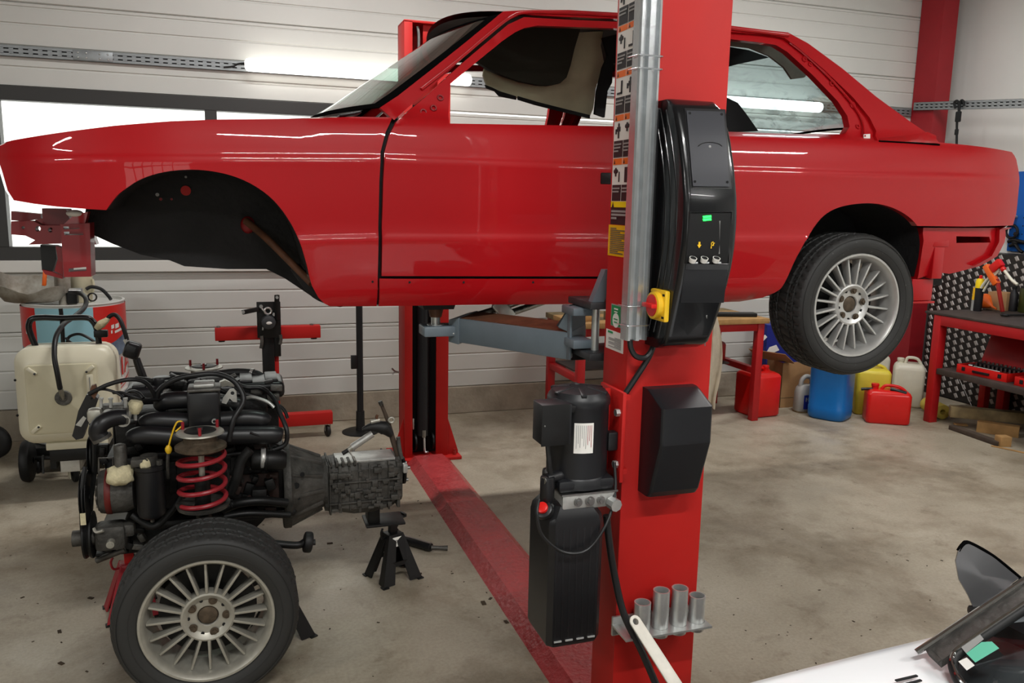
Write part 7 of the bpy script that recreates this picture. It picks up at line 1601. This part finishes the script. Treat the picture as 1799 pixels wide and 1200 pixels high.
m = MB(); m.span((BX0+0.006, BY0+0.07, 0.41), (BX1-0.07, BY1-0.075, 0.455), 0.003); m.build('shelf', 'bench_top', wb_)
m = MB(); m.span((5.87, 5.03, 0), (5.93, 5.09, 0.41), 0.003); m.build('shelf_post', 'bench_red', wb_)
def onb(px, py): return atZ(px, py, BZ+0.001)
b_ = onb(1717, 546); sp_ = empty('spray_can', (b_.x, b_.y, BZ), 'black spray can with a yellow top and red cap on the bench', 'spray can')
def cyl_at(o, prof, mm, name, par): m = MB(); m.lathe(prof, o, (0, 0, 1), 24); return m.build(name, mm, par)
cyl_at((b_.x, b_.y, BZ), [(0, 0), (0.030, 0), (0.033, 0.004), (0.033, 0.19), (0, 0.19)], 'label_black', 'can_body', sp_)
cyl_at((b_.x, b_.y, BZ), [(0.0335, 0.19), (0.0335, 0.245), (0.024, 0.265), (0.012, 0.268), (0, 0.268)], 'signal_yellow', 'yellow_top', sp_)
cyl_at((b_.x, b_.y, BZ), [(0, 0.268), (0.013, 0.268), (0.013, 0.288), (0.006, 0.295), (0, 0.295)], 'red_plastic', 'nozzle', sp_)
b2 = onb(1708, 541); b2.y -= 0.17; b2.x -= 0.14; s2 = empty('spray_can', (b2.x, b2.y+0.03, BZ), 'slim amber tube standing behind the black spray can', 'tube'); s2.name = 'glue_tube'
cyl_at((b2.x, b2.y+0.03, BZ), [(0, 0), (0.02, 0), (0.02, 0.09), (0.0, 0.09)], 'label_grey', 'tube_foot', s2); cyl_at((b2.x, b2.y+0.03, BZ), [(0, 0.09), (0.02, 0.09), (0.018, 0.19), (0, 0.19)], 'label_yellow', 'tube_body', s2)
f_ = onb(1738, 546); fn_ = empty('funnel', (f_.x, f_.y, BZ), 'orange plastic funnel lying on the bench beside the spray can', 'funnel')
d = (onb(1762, 549)-onb(1728, 543)); d.z = 0; d.normalize()
o = onb(1726, 543)+V((0, 0, 0.070)); ax_ = (d+V((0, 0, -0.32))).normalized()
m = MB(); m.lathe([(0.066, 0), (0.068, 0.01), (0.060, 0.02), (0.018, 0.10), (0.011, 0.105), (0.007, 0.165), (0.005, 0.165), (0.009, 0.10), (0.058, 0.016)], o, ax_, 32, closed=True); m.build('cone', 'orange_plastic', fn_)
c_ = onb(1752, 541); c_.x -= 0.17; c_.y -= 0.12; m = MB(); m.box((c_.x+0.08, c_.y+0.02, BZ+0.075), (0.13, 0.15, 0.15), Matrix.Rotation(0.3, 3, 'Z'), 0.003); solo(m, 'carton', 'cardboard', (c_.x+0.08, c_.y+0.02, BZ), 'small brown carton on the bench behind the orange funnel', 'box')
g_ = onb(1778, 546); gb_ = empty('oil_bottle', (g_.x, g_.y, BZ), 'dark green oil bottle on the bench at the right edge', 'bottle')
cyl_at((g_.x, g_.y, BZ), [(0, 0), (0.034, 0), (0.036, 0.004), (0.036, 0.14), (0.016, 0.17), (0.016, 0.185), (0, 0.185)], 'label_black', 'bottle_body', gb_); cyl_at((g_.x, g_.y, BZ), [(0, 0.185), (0.019, 0.185), (0.019, 0.205), (0, 0.205)], 'dark_void', 'cap', gb_)
mat('olive_liquid', (62, 66, 30), rough=0.3, var=0.3); h_ = onb(1806, 548)+V((-0.035, -0.03, 0)); jb_ = empty('oil_jar', (h_.x, h_.y, BZ), 'clear jar of olive liquid cut by the right edge of the bench', 'jar')
cyl_at((h_.x, h_.y, BZ), [(0, 0), (0.07, 0), (0.075, 0.01), (0.075, 0.18), (0.07, 0.2), (0, 0.2)], 'olive_liquid', 'jar_body', jb_); cyl_at((h_.x, h_.y, BZ), [(0, 0.2), (0.072, 0.2), (0.072, 0.215), (0, 0.215)], 'black_plastic', 'lid', jb_)
# orange grease gun with clear tubes
gg = empty('oil_syringe', onb(1760, 540), 'orange and red suction gun with clear tubes leaning on the bench', 'suction gun')
XG = 5.75
def xg(px, py, X=XG): return atX(px, py, X)
m = MB(); m.bar(xg(1733, 466), xg(1752, 500), 0.05, 0.05, bev=0.01); m.build('grip', 'orange_plastic', gg)
m = MB(); m.bar(xg(1744, 474), xg(1760, 460), 0.05, 0.07, bev=0.01); m.build('gun_body', 'red_plastic', gg)
m = MB(); m.tube([xg(1757, 472), xg(1742, 484), xg(1730, 497), xg(1724, 506)], 0.011, 10).tube([xg(1756, 476), xg(1742, 490), xg(1728, 512)], 0.009, 10); m.build('clear_tube', 'white_plastic', gg)
m = MB(); m.tube([xg(1764, 474), xg(1770, 482), xg(1779, 493), xg(1788, 500)], 0.012, 10); m.build('nozzle_tube', 'white_plastic', gg)
m = MB(); m.sphere(xg(1763, 473), 0.022); m.build('joint', 'red_plastic', gg)
m = MB(); m.bar(xg(1752, 490), xg(1762, 548), 0.03, 0.02, bev=0.004); m.build('support', 'dark_red_plastic', gg)
w_a, w_b = onb(1766, 556)+V((0, 0, 0.012)), onb(1820, 556)+V((0, 0, 0.012)); m = MB(); m.bar(w_a, w_b, 0.03, 0.012, bev=0.003).ring(w_a, (0, 0, 1), 0.026, 0.008, 20, 8); solo(m, 'spanner', 'black_metal', onb(1790, 556), 'dark spanner lying on the bench top near its front edge', 'spanner')
# socket sets on the shelf
def case(name, loc, rotz, label, lid=True):
    r = empty(name, (0, 0, 0), label, 'tool case', 'red socket cases on the bench shelf')
    L_, Wd, H_ = 0.42, 0.28, 0.065
    m = MB(); m.span((-L_/2, -Wd/2, 0), (L_/2, Wd/2, 0.004)).span((-L_/2, -Wd/2, 0), (L_/2, -Wd/2+0.006, H_), 0.002).span((-L_/2, Wd/2-0.006, 0), (L_/2, Wd/2, H_), 0.002).span((-L_/2, -Wd/2, 0), (-L_/2+0.006, Wd/2, H_), 0.002).span((L_/2-0.006, -Wd/2, 0), (L_/2, Wd/2, H_), 0.002); m.build('tray', 'red_plastic', r)
    m = MB(); m.span((-L_/2+0.008, -Wd/2+0.008, 0.005), (L_/2-0.008, Wd/2-0.008, 0.04), 0.002); ins = m.build('insert', 'dark_red_plastic', r)
    for k in range(11):
        x = -L_/2+0.035+0.035*k; m = MB(); m.cyl((x, Wd/2-0.05, 0.04), (x, Wd/2-0.05, 0.085), 0.012, n=10); m.build('socket', 'steel', r)
        m = MB(); m.cyl((x, Wd/2-0.10, 0.04), (x, Wd/2-0.10, 0.066), 0.010, n=10); m.build('socket', 'steel', r)
    m = MB(); m.span((-L_/2+0.03, Wd/2-0.085, 0.04), (L_/2-0.03, Wd/2-0.065, 0.075), 0.002); m.build('socket_rail', 'black_plastic', r)
    m = MB(); m.cyl((-0.13, -0.05, 0.052), (0.10, -0.06, 0.052), 0.009, n=10).cyl((-0.13, -0.05, 0.052), (-0.165, -0.049, 0.052), 0.018, n=14); m.build('ratchet', 'chrome', r)
    m = MB(); m.span((-0.07, -Wd/2-0.012, 0.022), (0.07, -Wd/2, 0.04), 0.004); m.build('handle', 'black_plastic', r)
    for x in (-0.15, 0.15): m = MB(); m.span((x-0.014, -Wd/2-0.004, 0.02), (x+0.014, -Wd/2, 0.05), 0.001); m.build('latch', 'dark_void', r)
    if lid: m = MB(); m.bar((0, Wd/2+0.002, H_), (0, Wd/2+0.10, H_+0.24), 0.008, L_, up=(1, 0, 0), bev=0.002); m.build('lid', 'bench_red', r)
    r.location = loc; r.rotation_euler = (0, 0, rotz); return r
case('socket_case', (5.545, 4.70, 0.456), -PI/2+0.10, 'open red socket case nearest the bench leg on the shelf')
case('socket_case', (5.545, 4.19, 0.456), -PI/2, 'second red socket case cut by the right edge on the shelf')
m = MB(); rnd = random.Random(9)
for k in range(7): c = V((5.9+rnd.uniform(-.03, .06), 4.98-0.05*rnd.random()*k, 0.48+0.02*rnd.random())); m.sphere(c, 0.028, (1.3, 1, 0.8), 10)
solo(m, 'rag_heap', 'dark_wood', (5.9, 4.9, 0.456), 'dark heap of rags at the back corner of the bench shelf', 'rags')
# timber and foam under the bench
f0, f1 = atZ(1657, 724, 0.062), atZ(1632, 711, 0.062); d = (f1-f0); d.z = 0; d.normalize()
m = MB(); m.lathe([(0.022, 0), (0.060, 0), (0.062, 0.004), (0.062, 0.28), (0.022, 0.28)], f0, d, 28, closed=True); solo(m, 'foam_tube', 'foam_yellow', (f0.x, f0.y, 0), 'yellow foam tube lying beside the bench leg', 'foam roll')
def plank(name, p0, p1, w_, h_, z, mm, label, cat='wood', grp='timber under the bench'):
    a, b = atZ(*p0, z), atZ(*p1, z); m = MB(); m.bar(a+V((0, 0, h_/2)), b+V((0, 0, h_/2)), w_, h_, bev=0.003); return solo(m, name, mm, ((a+b)/2), label, cat, grp)
plank('timber_beam', (1668, 731), (1830, 746), 0.09, 0.085, 0.085, 'old_wood', 'long weathered timber beam lying on top of the blocks under the bench')
plank('wooden_block', (1716, 757), (1790, 768), 0.08, 0.085, 0.0, 'wood', 'pale pallet block with a nailed end under the weathered beam')
plank('wooden_block', (1752, 783), (1771, 783), 0.075, 0.075, 0.0, 'wood', 'small square wooden block in front of the pallet block')
plank('timber_beam', (1672, 754), (1757, 784), 0.06, 0.035, 0.0, 'dark_wood', 'dark brown plank lying on the floor in front of the wooden blocks')
plank('timber_lath', (1742, 784), (1830, 803), 0.02, 0.008, 0.0, 'wood', 'thin pale lath lying in front of the dark plank')
plank('wood_chip', (1676, 746), (1700, 748), 0.05, 0.012, 0.0, 'wood', 'flat splinter of pale wood beside the yellow foam tube')
m = MB(); m.tube([atX(1684, 663, 6.0), atX(1695, 685, 6.0), atX(1708, 714, 6.0)], 0.004, 6, 2); solo(m, 'steel_rod', 'steel', atX(1708, 714, 6.0), 'thin steel rod leaning against the checker plate under the bench', 'rod')
# crumbs and dead leaves on the concrete
m = MB(); rnd = random.Random(21)
for px, py, s in [(850, 1060, .016), (862, 1052, .01), (890, 1093, .012), (740, 1008, .008), (795, 1008, .006), (665, 1094, .006), (105, 1110, .012), (160, 1051, .012), (108, 1166, .012), (153, 1180, .006), (580, 955, .014), (1178, 975, .006), (580, 1105, .005), (1440, 1037, .006), (1655, 985, .006), (1595, 985, .006), (1500, 1092, .006), (740, 885, .006), (735, 880, .006), (40, 1050, .008), (1375, 930, .006)]+[(rnd.uniform(0, 1700), rnd.uniform(860, 1190), rnd.uniform(.002, .005)) for k in range(140)]:
    c = atZ(px, py, 0.0); a = rnd.random()*PI; m.box(c+V((0, 0, s*0.12)), (s*2.0, s*1.1, s*0.25), Matrix.Rotation(a, 3, 'Z'))
tag(m.build('floor_debris', 'leaf', None, 0), 'scattered dead leaves and crumbs of dirt on the concrete floor', 'debris', kind='stuff')
# ================================================================ white car at the photographer's feet
wc_ = empty('classic_car', (1.3, 0.45, 0), 'white classic car with chrome windshield trim at the bottom right', 'car')
CB = lambda mb, n, mm, sm=38, par=None: mb.build(n, mm, par or wc_, sm)
ZH = 0.76
e0, e1 = atZ(1262, 1203, ZH), atZ(1640, 1117, ZH)          # far edge of the bonnet
d = (e1-e0).normalized(); nrm_ = V((-d.y, d.x, 0)); CWID = 1.42
def cc(s_, w_, z): return V((e1.x, e1.y, 0))+d*s_-nrm_*w_+V((0, 0, z))      # along, inward from the far side, up
rows_ = []
for s_, dz in ((-1.06, -0.17), (-1.0, -0.08), (-0.9, -0.03), (-0.6, -0.012), (-0.4, -0.006), (-0.2, -0.002), (0.0, 0.0), (0.2, 0.004), (0.36, 0.006)):
    rows_.append([cc(s_, w_, ZH+dz+z_) for w_, z_ in ((-0.035, -0.16), (-0.034, -0.09), (-0.022, -0.03), (0.004, 0.0), (0.03, 0.006), (0.12, 0.012), (0.25, 0.022), (0.42, 0.032), (0.71, 0.04), (1.0, 0.032), (1.17, 0.022), (1.3, 0.012), (1.39, 0.004), (1.42, -0.004), (1.444, -0.03), (1.454, -0.09), (1.455, -0.16))])
m = MB(); m.loft(rows_, closed=False); CB(m, 'bonnet', 'white_paint', 50)
for sgn, w0 in ((0, -0.03), (1, 1.41)):
    m = MB(); m.loft([[cc(s_, w0+(0.035 if q_ else -0.008)*(1 if sgn == 0 else 1), z) for z in (0.30, 0.45, 0.56, 0.595) for q_ in (0,)]+[cc(s_, w0+0.05, 0.595), cc(s_, w0+0.05, 0.30)] for s_ in (-0.95, -0.6, -0.2, 0.4, 1.0, 1.9)]); CB(m, 'flank', 'white_paint', 40)
m = MB(); m.loft([[cc(-1.0, w_, z) for w_, z in ((0, 0.3), (1.42, 0.3), (1.42, 0.6), (0, 0.6))], [cc(-0.9, w_, z) for w_, z in ((0, 0.3), (1.42, 0.3), (1.42, 0.62), (0, 0.62))]]); CB(m, 'nose', 'white_paint', 20)
for s_ in (-0.6, 1.55):
    for w_ in (0.10, 1.32):
        c = cc(s_, w_, 0.28); m = MB(); m.lathe([(0.09, -0.07), (0.2, -0.08), (0.262, -0.07), (0.28, -0.045), (0.28, 0.045), (0.262, 0.07), (0.2, 0.08), (0.09, 0.07)], c, nrm_, 40, closed=True).lathe([(0, 0.05), (0.19, 0.06), (0.2, 0.07)], c, nrm_, 32); CB(m, 'road_wheel', 'rubber')
# windshield: far pillar seen from above, then the raked glass
gA, gB = V(at(1634, 1150, e1.y-0.05)), None
base_far = atZ(1632, 1146, ZH+0.02)
topd = atZ(1632, 1146, ZH+0.02); 
# far pillar line passes the pixels (1632,1146) and (1799,1034) in the plane through the far side, leaning in
Yp = base_far.y-0.02
p0 = at(1632, 1148, Yp); p1 = at(1799, 1036, Yp-0.05); pd = (p1-p0); p2 = p0+pd*1.7
roofz = p2.z
rake = pd.normalized()
inw = -nrm_
def wsp(t, w_): # t along the pillar (0 base - 1 top), w_ inward metres from the far pillar
    hmp = 1-(2*min(max(w_/1.16, 0), 1)-1)**2
    return p0+(p2-p0)*t+inw*w_*(1-0.06*t)+V((d.x, d.y, 0))*(-0.10*hmp)+V((0, 0, -0.004*hmp))
gl = MB(); vs = []; fs = []; W_ = 18
for i in range(9):
    for k in range(W_+1): vs.append(wsp(i/8*0.98+0.02, 0.055+1.05*k/W_))
for i in range(8):
    for k in range(W_): f = i*(W_+1)+k; fs.append((f, f+1, f+W_+2, f+W_+1))
gl.raw(vs, fs); CB(gl, 'windshield', 'dark_glass', 60)
# rubber and chrome round the glass
tl = lambda L_: [wsp(t, w_) for t, w_ in L_]
rub = [(1.0, 0.042), (0.6, 0.042), (0.2, 0.042), (0.08, 0.046), (0.025, 0.075), (0.0, 0.13), (-0.005, 0.3), (-0.005, 0.6), (-0.005, 1.0), (0.03, 1.08), (0.3, 1.11), (1.0, 1.11)]
m = MB(); m.tube(tl(rub), 0.010, 10, 6); CB(m, 'rubber_seal', 'rubber')
m = MB(); m.tube([p+V((-0.002, 0.002, 0.009)) for p in tl(rub)], 0.0045, 8, 6); CB(m, 'chrome_bead', 'chrome')
m = MB(); m.loft([[wsp(t, w_)+V((0, 0, z)) for w_, z in ((0.036, 0.004), (-0.005, 0.006), (-0.018, -0.004), (-0.005, -0.014), (0.036, -0.014))] for t in (0.02, 0.3, 0.6, 1.0)]); CB(m, 'pillar', 'dirty_alu', 30)
m = MB(); m.tube([wsp(t, -0.012)+V((0, 0, 0.008)) for t in (-0.05, 0.3, 0.6, 1.0)], 0.0065, 8, 3); CB(m, 'drip_moulding', 'chrome')
m = MB(); m.loft([[wsp(t, w_)+V((0, 0, 0.003)) for w_ in (0.034, 0.0)]+[wsp(t, w_)+V((0, 0, 0.0)) for w_ in (0.0, 0.034)] for t in (0.0, 0.5, 1.0)]); CB(m, 'pillar_face', 'dirty_alu', 20)
# cabin under the glass, roof, dash, scuttle vents
m = MB(); m.loft([[wsp(1.0, w_)+V((0, 0, 0.01))+d*s_ for w_ in (0.0, 0.1, 0.35, 0.58, 0.8, 1.06, 1.16)] for s_ in (0.0, 0.3, 0.8, 1.1)], closed=False); CB(m, 'roof', 'white_paint', 50)
m = MB(); m.span((0, 0, 0), (0.001, 0.001, 0.001)); m = MB()
m.loft([[cc(s_, w_, z) for w_ in (0.06, 1.36)] for s_, z in ((0.10, ZH+0.0), (0.14, ZH+0.035), (0.30, ZH+0.02), (0.36, ZH-0.14), (0.40, 0.42), (1.6, 0.40), (1.7, 0.9))], closed=False); CB(m, 'dashboard', 'black_plastic', 40)
m = MB(); m.span((0, 0, 0), (0.001, 0.001, 0.001)); m = MB()
for (xa, ya), (xb, yb) in (((1574, 1196), (1612, 1187)), ((1588, 1203), (1619, 1195)), ((1560, 1209), (1604, 1203)), ((1577, 1214), (1612, 1208))): m.bar(atZ(xa, ya, ZH+0.019), atZ(xb, yb, ZH+0.019), 0.006, 0.003, bev=0.001)
CB(m, 'scuttle_vent', 'dark_void', 20)
# stickers behind the glass
def stick(px, mm, name, lift_):
    P = []
    for x, y in px:
        rr_ = ray(x, y); best = None
        n_ = (wsp(0.6, 0.15)-wsp(0.2, 0.15)).cross(wsp(0.3, 0.3)-wsp(0.3, 0.1)).normalized(); o_ = wsp(0.3, 0.15)
        t = (o_-V((0, 0, CAM_H))).dot(n_)/rr_.dot(n_); P.append(V((0, 0, CAM_H))+rr_*(t*lift_))
    m = MB(); m.raw(P, [tuple(range(len(P)))]); return CB(m, name, mm, 0)
stick([(1689, 1137), (1721, 1113), (1729, 1123), (1698, 1148)], 'label_grey', 'plain_sticker', 0.995)
stick([(1684, 1162), (1699, 1155), (1713, 1169), (1699, 1178)], 'label_white', 'white_sticker', 0.995)
stick([(1698, 1148), (1725, 1128), (1743, 1127), (1756, 1139), (1714, 1164)], 'film_green', 'green_sticker', 0.994)
# mirror on the far door
mc_ = atZ(1735, 1020, 0.88); mr_ = lambda x, y, dep=0.0: at(x, y, mc_.y+dep)
mir = None
front = [(1678, 985), (1683, 966), (1692, 956), (1703, 953), (1746, 977), (1793, 1016), (1775, 1030), (1745, 1052), (1727, 1070), (1714, 1078), (1700, 1046), (1684, 1018)]
cen = V((0, 0, 0)); R0 = [mr_(x, y) for x, y in front]
for p in R0: cen += p/len(R0)
mdir = (V((0, 0, CAM_H))-cen).normalized()
def shrink(k, dep): return [cen+(p-cen)*k+mdir*dep for p in R0]
m = MB(); m.loft([shrink(0.72, -0.07), shrink(0.95, -0.05), shrink(1.0, -0.02), shrink(1.0, 0.0)]); mir = CB(m, 'mirror_shell', 'mirror_grey', 50)
m = MB(); m.loft([shrink(0.995, 0.0005), shrink(0.96, 0.010)]+[[p.lerp(q, k) for p in shrink(0.96, 0.010) for q in (cen+mdir*0.022+V((0.008, 0, 0)),)] for k in (0.35, 0.7, 0.95)]); CB(m, 'mirror_face', 'mirror_chrome', 12, mir)
m = MB(); m.tube([p+mdir*0.004 for p in (mr_(1684, 968), mr_(1692, 957), mr_(1703, 954), mr_(1746, 978), mr_(1793, 1016))], 0.0045, 8, 5); CB(m, 'mirror_rim', 'seal_black', 38, mir)
m = MB(); m.bar(at(1712, 1070, mc_.y), at(1722, 1092, mc_.y-0.05), 0.03, 0.02, bev=0.006); CB(m, 'mirror_foot', 'black_metal')
